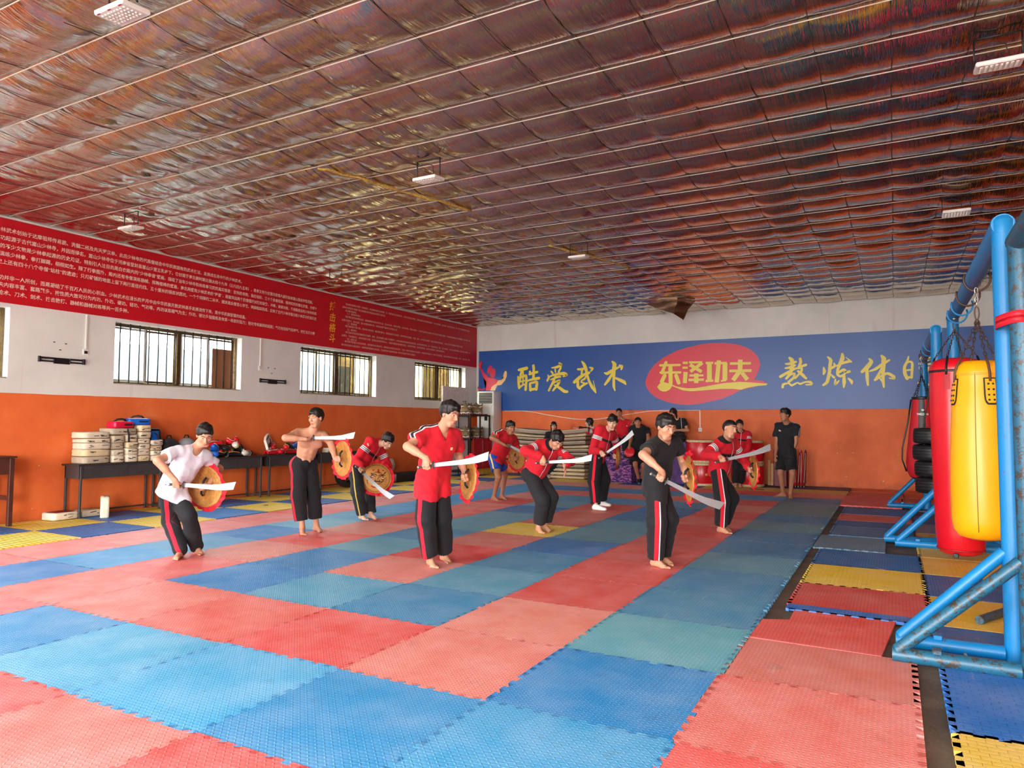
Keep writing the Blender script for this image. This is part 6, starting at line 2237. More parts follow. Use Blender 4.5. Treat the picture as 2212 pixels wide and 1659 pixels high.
# barrel stool, tyre and chair near the wall
t = thing('tractor_tyre', 'worn black tyre leaning by the wall behind the bowing person', 'tyre', (-7.83, 8.95, .30), 0, None, rot=(radians(90), 0, radians(80)))
bobj('tyre_body', tyre(), MTYRE, t, True, angle=35)
t = thing('floor_bolster', 'black padded bolster lying on the yellow mat by the wall', 'bolster', (-7.75, 10.9, 0))
bm = bmesh.new()
box(bm, (0, 0, .13), (.25, .85, .24), None, .06, 3)
bobj('cushion', bm, MBLKV, t, True, angle=40)
bm = bmesh.new()
box(bm, (.12, 0, .14), (.02, .8, .012))
bobj('seam', bm, MSTRAP, t)
t = thing('plastic_fan_guard', 'clear round plastic basin propped on the black bolster', 'basin', (-7.86, 10.6, .37), 0, None, rot=(0, radians(-76), 0))
bm = bmesh.new()
lathe(bm, [(.10, 0), (.15, .02), (.19, .08), (.20, .085), (.195, .09), (.145, .03), (.10, .012)], 24)
bobj('basin_shell', bm, M('milky_plastic', (190, 170, 150), .25), t, True, angle=50)
# keys and phone-size scraps on the blue mat
t = thing('key_bunch', 'small bunch of keys on the blue mat in front of the desks', 'keys', (-6.72, 5.55, .012), .4)
bm = bmesh.new()
tube(bm, [(.02 * cos(a), .02 * sin(a), .006) for a in np.linspace(0, 2 * pi, 13)[:-1]], .003, 5, closed=True)
bobj('key_ring', bm, MCHROME, t, True)
for k in range(3):
    bm = bmesh.new()
    a = k * .7
    box(bm, (.05 * cos(a), .05 * sin(a), .004), (.055, .009, .004), (0, 0, a))
    box(bm, (.085 * cos(a), .085 * sin(a), .004), (.02, .022, .004), (0, 0, a), .002)
    bobj('key', bm, MCHROME if k else MCHAIN, t)

# ------------------------------------------------------------------ wall fittings
MWHITE = M('white_plastic', (232, 230, 224), .4, 0, .04)


def socket(label, loc, rotz, pipe_top, dark=False):
    t = thing('wall_socket', label, 'socket', loc, rotz)
    bm = bmesh.new()
    box(bm, (0, 0, 0), (.012, .09, .09), bev=.004)
    bobj('face_plate', bm, MWHITE, t)
    bm = bmesh.new()
    box(bm, (.008, 0, -.005), (.012, .05 if dark else .03, .045 if dark else .03), bev=.003)
    bobj('insert', bm, MBLKV if dark else M('grey_plastic', (180, 178, 172), .5), t)
    bm = bmesh.new()
    box(bm, (.002, 0, .045 + (pipe_top - loc[2] - .045) / 2), (.014, .022, pipe_top - loc[2] - .05))
    bobj('conduit', bm, MWHITE, t)


socket('white socket with black plug below the red banner, left of the big window', (XL + .007, 3.26, 2.53), 0, 3.12, True)
socket('white wall switch below the red banner between the two windows', (XL + .007, 6.73, 2.52), 0, 3.12)
socket('white socket on the orange back wall above the drums', (-1.47, YB - .007, 1.31), radians(-90), 1.80)
for y, z, lab in ((2.9, 2.38, 'black television wall bracket left of the barred window'), (7.05, 2.29, 'black television wall bracket between the windows, farther along')):
    t = thing('wall_bracket', lab, 'bracket', (XL, y, z))
    bm = bmesh.new()
    box(bm, (.015, 0, -.02), (.02, .24, .09), bev=.004)
    bobj('centre_plate', bm, MBLKV, t)
    for sy in (-1, 1):
        bm = bmesh.new()
        box(bm, (.02, sy * .22, .012), (.03, .22, .026), bev=.003)
        box(bm, (.02, sy * .22, -.035), (.03, .22, .022), bev=.003)
        box(bm, (.028, sy * .325, -.01), (.035, .03, .085), bev=.003)
        bobj('arm', bm, MBLKV, t)
    bm = bmesh.new()
    for yy, zz in ((-.12, .26), (.05, .25), (-.03, .15)):
        tube(bm, [(0, yy, zz), (.02, yy + .012, zz - .004)], .008, 6)
    bobj('wall_plug', bm, MSTRAP, t)
bm = bmesh.new()
cab = [(-7.21, 1.815), (-6.59, 1.815), (-6.2, 1.77), (-5.84, 1.70), (-5.3, 1.62), (-4.84, 1.57), (-4.29, 1.57), (-3.62, 1.67), (-3.2, 1.74), (-2.84, 1.79), (-2.4, 1.81), (-1.47, 1.81)]
tube(bm, [(x, YB - .012, z) for x, z in cab], .011, 6)
tag(bobj('wall_cable', bm, MWHITE, None, True), 'white cable sagging along the orange back wall under the blue banner', 'cable')
# board in front of the last window
t = thing('wall_board', 'plain white board standing on edge below the far corner window', 'board', (XL + .19, 13.62, 0))
bm = bmesh.new()
box(bm, (0, 0, 1.235), (.03, 1.36, 2.47), bev=.004)
bobj('sheet', bm, M('board_white', (216, 206, 202), .6), t)
bm = bmesh.new()
for sy in (-1, 1):
    box(bm, (-.03, sy * .64, 1.2), (.03, .04, 2.4))
bobj('batten', bm, M('raw_batten', (170, 150, 120), .7), t)

# ------------------------------------------------------------------ ceiling floodlights
MLED = M('led_lens_white', (226, 224, 214), .35, 0, .03)


def floodlight(label, loc, rotz=0.0, panel=True, tilt=0.0):
    t = thing('floodlight', label, 'floodlight', loc, rotz)
    bm = bmesh.new()
    for sx in (-1, 1):
        tube(bm, [(sx * .15, 0, .24), (sx * .15, 0, .05)], .007, 6)
    tube(bm, [(-.15, 0, .24), (.15, 0, .24)], .007, 6)
    if panel:
        tube(bm, [(-.15, 0, .24), (-.12, .01, .19), (-.04, .02, .21), (.05, .01, .17), (.06, 0, .08)], .005, 5)
    bobj('bracket', bm, MBLKV, t, True)
    if panel:
        R = Euler((tilt, 0, 0)).to_matrix().to_4x4()
        bm = bmesh.new()
        box(bm, (0, 0, .02), (.30, .20, .035), R, .008)
        bobj('housing', bm, MWHITE, t)
        bm = bmesh.new()
        for a in range(8):
            for b in range(5):
                v = R @ Vector((-.11 + a * .0315, -.06 + b * .028, -.001))
                ellipsoid(bm, v, (.012, .0105, .006), R, 8, 5)
        bobj('lens_array', bm, MLED, t, True)['kind'] = 'stuff'
        bm = bmesh.new()
        for a in (-.11, 0, .11):
            box(bm, R @ Vector((a, -.088, .0015)), (.03, .012, .001), R)
        bobj('label_print', bm, M('red_label', (190, 30, 40), .5), t)
    return t


floodlight('white LED floodlight hanging over the bag frames, near end', (3.66, 2.90, 4.10), 0.0, True, .12)
floodlight('white LED floodlight over the hall middle beside the torn yellow wool', (-1.52, 3.0, 4.10), 0.0, True, .1)
floodlight('white LED floodlight farther on over the crouching person', (-1.47, 7.1, 4.10), 0.0, True, .1)
floodlight('LED floodlight seen edge-on over the far bag frame', (3.66, 6.97, 4.07), 0.0, True, -.1)
floodlight('white LED floodlight above the red banner, near the barred window', (-6.31, 2.72, 4.10), 0.0, True, .1)
floodlight('white LED floodlight cut by the top of the view', (-1.46, -.55, 4.10), 0.0, True, .1)
floodlight('empty black lamp bracket over the yellow calligraphy of the red banner', (-6.4, 6.9, 4.14), 0, False)
floodlight('empty black lamp bracket near the far corner of the ceiling', (-6.4, 11.1, 4.14), 0, False)

# ------------------------------------------------------------------ air conditioner, rack with lion heads
ac = thing('air_conditioner', 'tall white standing air conditioner in the far corner', 'air conditioner', (-7.56, 14.78, 0))
bm = bmesh.new()
box(bm, (0, 0, 1.19), (.56, .46, 2.38), bev=.015, seg=2)
bobj('cabinet', bm, M('aircon_cream', (226, 220, 210), .4, 0, .06, 3), ac, angle=40)
bm = bmesh.new()
box(bm, (-.0, -.2285, 2.18), (.44, .012, .30))
bobj('outlet_recess', bm, MBLKV, ac)
for k in range(6):
    bm = bmesh.new()
    box(bm, (0, -.238, 2.065 + k * .046), (.43, .026, .009), (.5, 0, 0))
    bobj('louvre', bm, MWHITE, ac)
bm = bmesh.new()
box(bm, (0.02, -.235, 1.62), (.10, .012, .19), bev=.004)
bobj('display', bm, MBLKV, ac)
bm = bmesh.new()
box(bm, (.19, -.232, 1.92), (.06, .004, .10))
bobj('sticker', bm, M('sticker_pale', (200, 206, 210), .5), ac)
for k in range(26):
    bm = bmesh.new()
    box(bm, (0, -.232, .25 + k * .042), (.42, .010, .018))
    bobj('intake_slat', bm, M('slat_shadow_grey', (150, 144, 136), .5), ac)

rack = thing('steel_rack', 'black steel rack holding four lion dance heads', 'rack', (-7.62, 13.75, 0))
MRACK = M('rack_black', (30, 24, 24), .5, .3)
for sx in (-.36, .36):
    for sy in (-.52, .0, .52):
        bm = bmesh.new()
        box(bm, (sx, sy, .84), (.035, .035, 1.68))
        bobj('upright', bm, MRACK, rack)
for zz in (.12, 1.0, 1.66):
    bm = bmesh.new()
    for sx in (-.36, .36):
        box(bm, (sx, 0, zz), (.034, 1.07, .034))
    for sy in (-.52, 0, .52):
        box(bm, (0, sy, zz), (.72, .034, .034))
    box(bm, (0, 0, zz + .02), (.70, 1.05, .008))
    bobj('shelf', bm, MRACK, rack)

MLION = M('lion_dusty_gold', (132, 112, 82), .7, 0, .4, 14, .6, 60)
MLION2 = M('lion_brown', (92, 66, 48), .7, 0, .4, 18, .6, 60)
MFUR = M('lion_red_fur', (128, 14, 26), .85, 0, .3, 40, .7, 150)
MTEETH = M('lion_white_fur', (222, 214, 204), .8, 0, .1)
MAMBER = M('lion_amber_eye', (212, 140, 40), .35)


def lion_head(label, c, rot, green):
    t = thing('lion_dance_head', label, 'lion head', c, rot, 'lion dance heads on the rack')
    t.scale = (.84, .84, .84)
    vx = Vox(np.array([-.30, -.30, -.02]), np.array([.36, .30, .48]), .017)
    I3 = (V(1, 0, 0), V(0, 1, 0), V(0, 0, 1))
    vx.ell(V(-.03, 0, .17), I3, (.24, .22, .19), .03)
    vx.ell(V(.16, 0, .12), I3, (.13, .19, .10), .04)
    vx.ell(V(.24, 0, .155), I3, (.055, .07, .05), .03)
    vx.ell(V(.02, 0, .33), I3, (.05, .05, .09), .04)
    for sy in (-1, 1):
        vx.ell(V(.13, sy * .12, .225), I3, (.065, .07, .05), .03)
        vx.cone(V(.03, sy * .10, .30), V(.15, sy * .15, .29), .03, .02, .03)
        vx.cone(V(-.08, sy * .19, .28), V(-.16, sy * .26, .36), .05, .012, .03, (V(1, 0, 0), .5))
        vx.ell(V(.22, sy * .13, .10), I3, (.06, .05, .05), .03)
    vx.plane((0, 0, 0), (0, 0, -1))
    vx.fold(.006, 40, 3)
    P, F = vx.mesh()
    np_obj('mask', relax(P, F, 1), F, MLION, t, np.zeros(3))
    for sy in (-1, 1):
        bm = bmesh.new()
        ellipsoid(bm, (.165, sy * .125, .228), (.042, .048, .034), None, 12, 8)
        e = bobj('eye', bm, MAMBER, t, True)
        bm = bmesh.new()
        ellipsoid(bm, (.197, sy * .135, .230), (.014, .020, .017), None, 8, 6)
        bobj('pupil', bm, MBLKV, e, True)
        bm = bmesh.new()
        tube(bm, [(.10, sy * .205, .21), (.17, sy * .19, .262), (.21, sy * .12, .27), (.20, sy * .06, .25)], .013, 6)
        bobj('eye_rim', bm, MTEETH, t, True)
        bm = bmesh.new()
        tube(bm, [(.06, sy * .2, .30), (.0, sy * .24, .36), (-.08, sy * .26, .40)], [.018, .02, .004], 6)
        bobj('brow_tuft', bm, MLION2, t, True)
    bm = bmesh.new()
    rim = [(.29 * cos(a) + .0, .235 * sin(a), .05 + .012 * sin(9 * a)) for a in np.linspace(-1.9, 1.9, 30)]
    tube(bm, rim, .018, 6)
    bobj('lip_fur', bm, MTEETH, t, True)
    bm = bmesh.new()
    rim = [(.30 * cos(a), .245 * sin(a), .018) for a in np.linspace(-1.9, 1.9, 30)]
    tube(bm, rim, .020, 6)
    bobj('lip_red', bm, MFUR, t, True)
    bm = bmesh.new()
    for k in range(13):
        a = -1.5 + k * .25
        tube(bm, [(.315 * cos(a), .26 * sin(a), .03), (.318 * cos(a), .262 * sin(a), .0)], .011, 5)
    bobj('teeth', bm, MTEETH, t, True)['kind'] = 'stuff'
    bm = bmesh.new()
    for k in range(22):
        a = -1.9 + k * .18
        tube(bm, [(.33 * cos(a), .27 * sin(a), .005), (.365 * cos(a), .30 * sin(a), -.012), (.39 * cos(a), .325 * sin(a), -.012)], [.016, .014, .004], 5)
    bobj('beard_fringe', bm, MFUR, t, True)['kind'] = 'stuff'
    if green:
        bm = bmesh.new()
        for k in range(14):
            a = k * .9
            ellipsoid(bm, (.0 + .05 * cos(a), .05 * sin(a), .425 + .015 * sin(3 * a)), (.03, .014, .012), (0, -.4, a), 6, 4)
        bobj('green_tuft', bm, M('lion_green', (40, 120, 36), .8), t, True)['kind'] = 'stuff'
    return t


lion_head('dusty lion dance head with green tuft, near top shelf of the rack', (-7.62, 13.50, 1.69), -.7, True)
lion_head('dusty lion dance head with amber eye, far top shelf of the rack', (-7.57, 14.02, 1.69), -.7, False)
lion_head('brown lion dance head on the lower shelf, near side', (-7.62, 13.49, 1.03), -.7, False)
lion_head('brown lion dance head on the lower shelf beside the air conditioner', (-7.57, 14.01, 1.03), -.7, False)
# lion costume cloth hanging below
for k, (yy, lab) in enumerate(((13.50, 'red lion costume cloth hanging from the rack, near half'), (14.02, 'red lion costume cloth hanging from the rack, far half'))):
    t = thing('lion_costume', lab, 'costume', (-7.22, yy, .10))
    bm = bmesh.new()
    rows = []
    for i in range(9):
        z = .93 - i * .105
        rows.append([bm.verts.new((.015 * sin(q * 1.9 + i * .2) * (1 + i * .12) + .03, -.24 + q * .02, z + .01 * sin(q))) for q in range(25)])
    for A, B in zip(rows, rows[1:]):
        for q in range(24):
            bm.faces.new((A[q], A[q + 1], B[q + 1], B[q]))
    o = bobj('cloth', bm, M('costume_red', (176, 18, 34), .8), t, True)
    md = o.modifiers.new('t', 'SOLIDIFY')
    md.thickness = .01
    bm = bmesh.new()
    for q in range(25):
        tube(bm, [(.03, -.24 + q * .02, .085), (.045, -.24 + q * .02 + RND.uniform(-.01, .01), .02), (.05 + RND.uniform(0, .03), -.24 + q * .02, -.07)], .010, 4)
    bobj('gold_fringe', bm, M('costume_gold', (186, 146, 40), .8), t, True)['kind'] = 'stuff'

# ------------------------------------------------------------------ mattress pile
MMT = {'grey': M('mattress_grey', (158, 140, 126), .85, 0, .12, 5, .4, 18), 'cream': M('mattress_cream', (222, 202, 162), .85, 0, .12, 5, .4, 18)}


def mattress(z0, h, col, sag, sag0, label, dx=0.0, L=2.2):
    t = thing('mattress', label, 'mattress', (-5.22 + dx, 14.35, z0), RND.uniform(-.015, .015), 'old mattresses piled at the back wall')
    bm = bmesh.new()
    nx, ny = 16, 6
    W = .95
    top, bot = {}, {}
    for i in range(nx + 1):
        for j in range(ny + 1):
            u, v = i / nx * 2 - 1, j / ny * 2 - 1
            x, y = u * L / 2, v * W / 2
            ro = 1 - .0 * (abs(u) ** 8)
            edge = h * .12 * max(abs(u), abs(v)) ** 14
            wv = .006 * sin(7 * u + z0 * 40) * (1 - u * u)
            top[i, j] = bm.verts.new((x, y, h - .004 - sag * (1 - u * u) - edge - .006 + wv))
            bot[i, j] = bm.verts.new((x, y, .004 - sag0 * (1 - u * u) + edge))
    for i in range(nx):
        for j in range(ny):
            bm.faces.new((top[i, j], top[i + 1, j], top[i + 1, j + 1], top[i, j + 1]))
            bm.faces.new((bot[i, j], bot[i, j + 1], bot[i + 1, j + 1], bot[i + 1, j]))
    ring = [(i, 0) for i in range(nx)] + [(nx, j) for j in range(ny)] + [(i, ny) for i in range(nx, 0, -1)] + [(0, j) for j in range(ny, 0, -1)]
    mid = [bm.verts.new(((top[a].co + bot[a].co) / 2) + Vector(((top[a].co.x) * .012, top[a].co.y * .05, 0))) for a in ring]
    n = len(ring)
    for k in range(n):
        a, b = ring[k], ring[(k + 1) % n]
        bm.faces.new((bot[a], bot[b], mid[(k + 1) % n], mid[k]))
        bm.faces.new((mid[k], mid[(k + 1) % n], top[b], top[a]))
    bobj('mattress_body', bm, MMT[col], t, True, angle=60)
    bm = bmesh.new()
    pts = []
    for k in range(n):
        p = top[ring[k]] if False else None
    for i in range(nx + 1):
        u = i / nx * 2 - 1
        pts.append((u * L / 2, -W / 2 * 1.012, h * .82 - sag * (1 - u * u)))
    tube(bm, pts, .008, 5)
    bobj('edge_piping', bm, MMT['grey' if col == 'cream' else 'cream'], t, True)


zz = 0.0
pile = [('cream', .085, 0), ('cream', .10, 0), ('cream', .10, .0), ('grey', .10, .005), ('cream', .10, .01), ('grey', .12, .012), ('grey', .10, .02), ('grey', .11, .03), ('cream', .09, .04), ('grey', .12, .05), ('grey', .10, .06), ('cream', .09, .07), ('grey', .14, .08)]
nm = ['bottom', 'second from the bottom', 'third from the bottom', 'fourth from the bottom', 'fifth from the bottom', 'sixth from the bottom', 'middle', 'sixth from the top', 'fifth from the top', 'fourth from the top', 'third from the top', 'second from the top', 'topmost']
for i, (c, h, sg) in enumerate(pile):
    low = i < 5
    mattress(zz, h, c, sg, pile[i - 1][2] if i else 0, '%s old mattress, %s of the sagging pile' % (c, nm[i]), .16 if low else RND.uniform(-.05, .03), 1.75 if low else 2.25)
    zz += h

# ------------------------------------------------------------------ stacks of purple mats
def purple_mat():
    t = NT('purple_foam_edges')
    sep = t.n('SeparateXYZ')
    t.l(t.co(), sep.inputs[0])
    vo = t.n('TexVoronoi')
    vo.inputs['Scale'].default_value = 20
    mp = t.n('Mapping')
    mp.inputs['Scale'].default_value = (1.0, 1.0, 1.9)
    t.l(t.co(), mp.inputs[0])
    t.l(mp.outputs[0], vo.inputs['Vector'])
    sc = t.n('SeparateColor')
    t.l(vo.outputs['Color'], sc.inputs[0])
    t.color(t.ramp(sc.outputs[0], [(0.15, srgb(38, 28, 96)), (0.4, srgb(96, 60, 150)), (0.7, srgb(168, 84, 160)), (0.95, srgb(206, 130, 182))]))
    t.set(Roughness=.7)
    return t.m


MPUR = purple_mat()
MPUR2 = M('purple_foam_dark', (84, 52, 112), .7, 0, .4, 12)


def mat_stack(label, x0, x1, y0, y1, n, mat, T=.026):
    t = thing('mat_stack', label, 'mat stack', ((x0 + x1) / 2, (y0 + y1) / 2, 0))
    bm = bmesh.new()
    r = np.random.RandomState(int(n * 7 + x0 * 10) % 1000)
    for k in range(n):
        dx, dy = r.uniform(-.008, .008, 2)
        # toothed front edges
        nt_ = 10
        W, H = x1 - x0, y1 - y0
        pts = []
        for q in range(nt_):
            a = -W / 2 + W * q / nt_
            o1 = .012 if (q + k) % 2 else 0
            pts += [(a + dx, -H / 2 + o1 + dy), (a + W / nt_ * .98 + dx, -H / 2 + o1 + dy)]
        pts += [(W / 2 + dx, H / 2 + dy), (-W / 2 + dx, H / 2 + dy)]
        prism(bm, pts, T * .9, Matrix.Translation((0, 0, k * T + .001)))
    o = bobj('foam_layers', bm, mat, t)
    o['kind'] = 'stuff'
    return n * T


mat_stack('purple foam mats stacked high at the back, seat of the red-shirted boy', -3.72, -2.78, 13.98, 14.95, 38, MPUR)
mat_stack('lower stack of purple foam mats in front of the high one', -3.45, -2.80, 13.55, 13.95, 17, MPUR)
mat_stack('short stack of purple foam mats behind the heavy-set onlooker', -2.74, -2.15, 13.98, 14.9, 26, MPUR)
mat_stack('dark purple mats stacked beside the red drums, seat of the girl in black', -2.12, -1.56, 13.98, 14.9, 39, MPUR2)

# ------------------------------------------------------------------ drums
MDRUM = M('drum_red_lacquer', (196, 12, 30), .28, 0, .15, 5)
MHIDE = M('drum_hide', (206, 184, 140), .6, 0, .12, 8)
MBRASS = M('brass', (196, 164, 90), .35, .8)


def drum(label, x, y, z):
    t = thing('drum', label, 'drum', (x, y, z), 0, 'red drums in two piles')
    H, R = .535, .37
    bm = bmesh.new()
    lathe(bm, [(R * .93, .02), (R * .97, .08), (R * 1.02, .18), (R * 1.03, H / 2), (R * 1.02, H - .18), (R * .97, H - .08), (R * .93, H - .02)], 36)
    bobj('shell', bm, MDRUM, t, True, angle=50)
    for zz, nmz in ((0, 0), (H, 1)):
        bm = bmesh.new()
        s_ = 1 if nmz else -1
        lathe(bm, [(R * .955, zz - s_ * .055), (R * .985, zz - s_ * .05), (R * .975, zz - s_ * .004), (R * .94, zz + 0), (R * .3, zz)], 36)
        h_ = bobj('drumhead', bm, MHIDE, t, True, angle=40)
        bm = bmesh.new()
        for k in range(28):
            a = 2 * pi * k / 28
            ellipsoid(bm, (R * .99 * cos(a), R * .99 * sin(a), zz - s_ * .030), (.009, .009, .009), None, 6, 4)
        o = bobj('studs', bm, MBRASS, h_, True)
        o['kind'] = 'stuff'
    for a in (radians(-62), radians(118)):
        bm = bmesh.new()
        lathe(bm, [(.004, 0), (.034, .002), (.036, .012), (.018, .014), (.012, .03), (.003, .034)], 14, Matrix.Translation((R * 1.02 * cos(a), R * 1.02 * sin(a), H / 2)) @ Matrix.Rotation(a, 4, 'Z') @ Matrix.Rotation(pi / 2, 4, 'Y'))
        b_ = bobj('ring_mount', bm, MBRASS, t, True, angle=40)
    return t


drum('red drum with brass boss, bottom of the pile beside the purple mats', -1.16, 13.95, 0.0)
drum('scuffed red drum on top of the pile beside the purple mats', -1.16, 13.95, 0.54)
drum('red drum at the bottom of the farther pile near the planks', -.16, 14.25, 0.0)
drum('red drum on top of the farther pile behind the onlooker', -.16, 14.25, 0.54)

# planks, red cases and rolled flags by the wall
for k, (x, h, lab) in enumerate(((.27, .60, 'raw wooden plank leaning beside the far drums'), (.34, .52, 'shorter wooden plank next to the leaning one'))):
    t = thing('wooden_plank', lab, 'plank', (x, 14.55, .0), 0, None, rot=(radians(-8), 0, 0))
    bm = bmesh.new()
    box(bm, (0, 0, h / 2 + .01), (.06, .025, h), bev=.002)
    bobj('plank_body', bm, M('raw_plank', (196, 148, 96), .7, 0, .2, 12), t)
MWCASE = M('dark_red_case', (112, 14, 26), .5, 0, .1)
for k, x in enumerate((.47, .62)):
    t = thing('flag_case', ['dark red upright case beside the planks', 'dark red upright case next to the rolled flags'][k], 'case', (x, 14.5, 0))
    bm = bmesh.new()
    box(bm, (0, 0, .43), (.135, .22, .85), bev=.01)
    bobj('case_body', bm, MWCASE, t)
    bm = bmesh.new()
    box(bm, (0, 0, .865), (.14, .225, .03), bev=.006)
    bobj('lid', bm, MDRUM, t)
for k in range(6):
    lab = ['rolled red flag nearest the red cases', 'second rolled flag from the red cases', 'third rolled flag from the red cases', 'fourth rolled flag from the red cases', 'fifth rolled flag from the red cases', 'last rolled flag beside the man in black'][k]
    t = thing('rolled_flag', lab, 'flag', (.735 + k * .062, 14.5, 0), 0, 'rolled flags by the wall', rot=(radians(-6), radians(RND.uniform(-2, 3)), 0))
    H = RND.uniform(.78, .92)
    bm = bmesh.new()
    lathe(bm, [(.012, .03), (.026, .05), (.028, H * .5), (.024, H - .05), (.01, H)], 12)
    bobj('flag_roll', bm, MWCASE if k % 2 else MDRUM, t, True, angle=40)
    bm = bmesh.new()
    tube(bm, [(0, 0, .0), (0, 0, H + .06)], .008, 8)
    bobj('flag_pole', bm, MHIDE, t, True)
    bm = bmesh.new()
    tube(bm, [(.0, -.028, .1), (.006, -.030, H * .5), (.0, -.027, H - .08)], .005, 5)
    bobj('edge_trim', bm, MTEETH, t, True)
# thin stick and tape scrap on the yellow mats
bm = bmesh.new()
tube(bm, [(.05, 13.35, .006), (.35, 13.30, .006)], .006, 6)
tag(bobj('short_stick', bm, MSTRAP, None, True), 'thin dark stick lying on the yellow back mat', 'stick')
# wooden bench between the rack and the mattresses
t = thing('low_bench', 'low brown bench between the air conditioner and the mattresses', 'bench', (-6.75, 14.6, 0))
bm = bmesh.new()
box(bm, (0, 0, .43), (.75, .30, .035), bev=.004)
bobj('seat', bm, MBROWN, t)
for sx in (-1, 1):
    for sy in (-1, 1):
        bm = bmesh.new()
        box(bm, (sx * .32, sy * .11, .205), (.04, .04, .41))
        bobj('leg', bm, MBROWN, t)

# ------------------------------------------------------------------ torn foil over the wall line is part of the ceiling strips

# ------------------------------------------------------------------ the class and the onlookers
def blade_dir(key, sd, px_free):
    return px_free


# sabre directions (world) for each swordsman; shield face normals likewise
right_ = V(0.8807, 0.4738, 0)
toward = V(0.4738, -0.8807, 0)
upv = V(0, 0, 1)


def dirv(r, u, t=0.0):
    return unit(right_ * r + upv * u + toward * t)


CAST = {}
CAST['white_tee'] = person('white_tee', 'person in a white t-shirt bending over a rattan shield, black trousers with red side stripe', .98, 'tee', 'long',
    (-30, 30, 0), {'R': ('fist', dirv(1, -.02, .1)), 'L': ('fist', dirv(-.25, 1, 0))}, 0, 'short', colours=dict(top=CTEEW, bottom=TR_RED, hem=.07, loose=.014, open=.01, cuff=-.02, wide=1.02))
CAST['bare_chest'] = person('bare_chest', 'bare-chested person in black trousers with red side stripe, arms raised, by the gear desks', .99, 'bare', 'long',
    (-85, 8, 0), {'R': ('fist', dirv(1, .05, .2)), 'L': ('fist', dirv(.05, -1, 0))}, 0, 'short', colours=dict(bottom=TR_RED, wide=1.18, cuff=.12))
CAST['yellow_stripe'] = person('yellow_stripe', 'person in red track jacket bowing low, black trousers with thin yellow stripe', .96, 'jacket', 'long',
    (-20, 42, 0), {'R': ('fist', dirv(.76, -.62, .15)), 'L': ('fist', dirv(-.3, .9, .1))}, 2, 'fringe', colours=dict(top=CJACKR, bottom=TR_YEL, hem=.06))
CAST['front_red'] = person('front_red', 'person in red v-neck shirt with white shoulder bands standing on a pink mat', 1.04, 'tee', 'long',
    (-12, 18, 0), {'R': ('fist', dirv(1, .16, .25)), 'L': ('fist', dirv(-.3, 1, 0))}, 0, 'fringe', colours=dict(top=CTEER, bottom=TR_RED, hem=.17, loose=.03, open=.09))
CAST['blue_shorts'] = person('blue_shorts', 'barefoot person in red shirt and blue boxing shorts with yellow stripe', 1.0, 'tee', 'short',
    (-35, 12, 0), {'R': ('fist', dirv(.5, -.2, .5)), 'L': ('fist', dirv(-.3, 1, 0))}, 1, 'short', colours=dict(top=CTEER, bottom=SH_BLUE, hem=.05, loose=.024, short=.62, open=.04))
CAST['crouching'] = person('crouching', 'person in red track jacket crouching on the yellow mat with head bowed', .98, 'jacket', 'long',
    (-40, 46, 0), {'R': ('fist', dirv(1, .1, .2)), 'L': ('open', -right_, dirv(.1, -1, .3), .3)}, 0, 'short', colours=dict(top=CJACK, bottom=TR_BLK, hem=.06, loose=.03, cuff=.09))
CAST['white_shoes'] = person('white_shoes', 'person in red track jacket wearing white canvas shoes and red-striped black trousers', 1.02, 'jacket', 'long',
    (-75, 16, -8), {'R': ('fist', dirv(.8, .6, .1)), 'L': ('fist', dirv(-.1, 1, 0))}, 2, 'spiky', shoe=SHOE_W, h=.0125, colours=dict(top=CJACKR, bottom=TR_RED, hem=.06, cuff=.05))
CAST['front_black'] = person('front_black', 'person in black polo shirt with forearm forward, trousers with red and white side stripe', 1.0, 'polo', 'long',
    (-38, 20, 0), {'R': ('fist', dirv(.9, -.42, .1)), 'L': ('fist', dirv(-.2, 1, 0))}, 0, 'fringe', colours=dict(top=CPOLOB, bottom=TR_REDW, hem=.10, loose=.02, open=.03))
CAST['right_red'] = person('right_red', 'person in red track jacket knees bent on the red lane, red and white trouser stripe', .98, 'jacket', 'long',
    (-35, 5, -14), {'R': ('fist', dirv(1, .28, .1)), 'L': ('fist', dirv(-.15, 1, 0))}, 0, 'crop', colours=dict(top=CJACK, bottom=TR_REDW, hem=.05, loose=.026, cuff=.07))
CAST['girl_clips'] = person('girl_clips', 'person with long black hair and pale hair clips leaning on the rolled mattress pile', .93, 'tee', 'long',
    (-62, 4, 0), {'R': ('open', -right_), 'L': ('open', right_)}, 0, 'long', h=.014, hf=.0075, colours=dict(top=CDARKT, bottom=TR_WHT, hem=.1, loose=.02, cuff=.07))
CAST['man_polo'] = person('man_polo', 'person in black polo with grey shoulder stripes and black shorts, standing alone', 1.04, 'polo', 'short',
    (-128, 2, 0), {'R': ('open', right_), 'L': ('open', -right_)}, 1, 'fringe', h=.013, hf=.0068, colours=dict(top=CPOLO3, bottom=SH_BLK, hem=.10, loose=.024, short=.86))
CAST['drum_red'] = person('drum_red', 'onlooker in red track jacket and white-piped black trousers standing behind the red drums', 1.0, 'jacket', 'long',
    (-78, 10, 0), {'R': ('open', right_), 'L': ('open', -right_)}, 0, 'tied', h=.014, hf=.0075, colours=dict(top=CJACK, bottom=TR_WHT, hem=.06, cuff=.07))
CAST['heavy_black'] = person('heavy_black', 'heavy-set onlooker in black t-shirt and black shorts holding a red focus mitt', 1.05, 'tee', 'short',
    (-75, 4, 0), {'R': ('fist', dirv(.4, .2, .6)), 'L': ('open', -right_)}, 1, 'crop', h=.014, hf=.0075, fat=1.3, shoe=SHOE_B, colours=dict(top=CPOLOB, bottom=SH_BLK, hem=.13, loose=.02, short=.86))
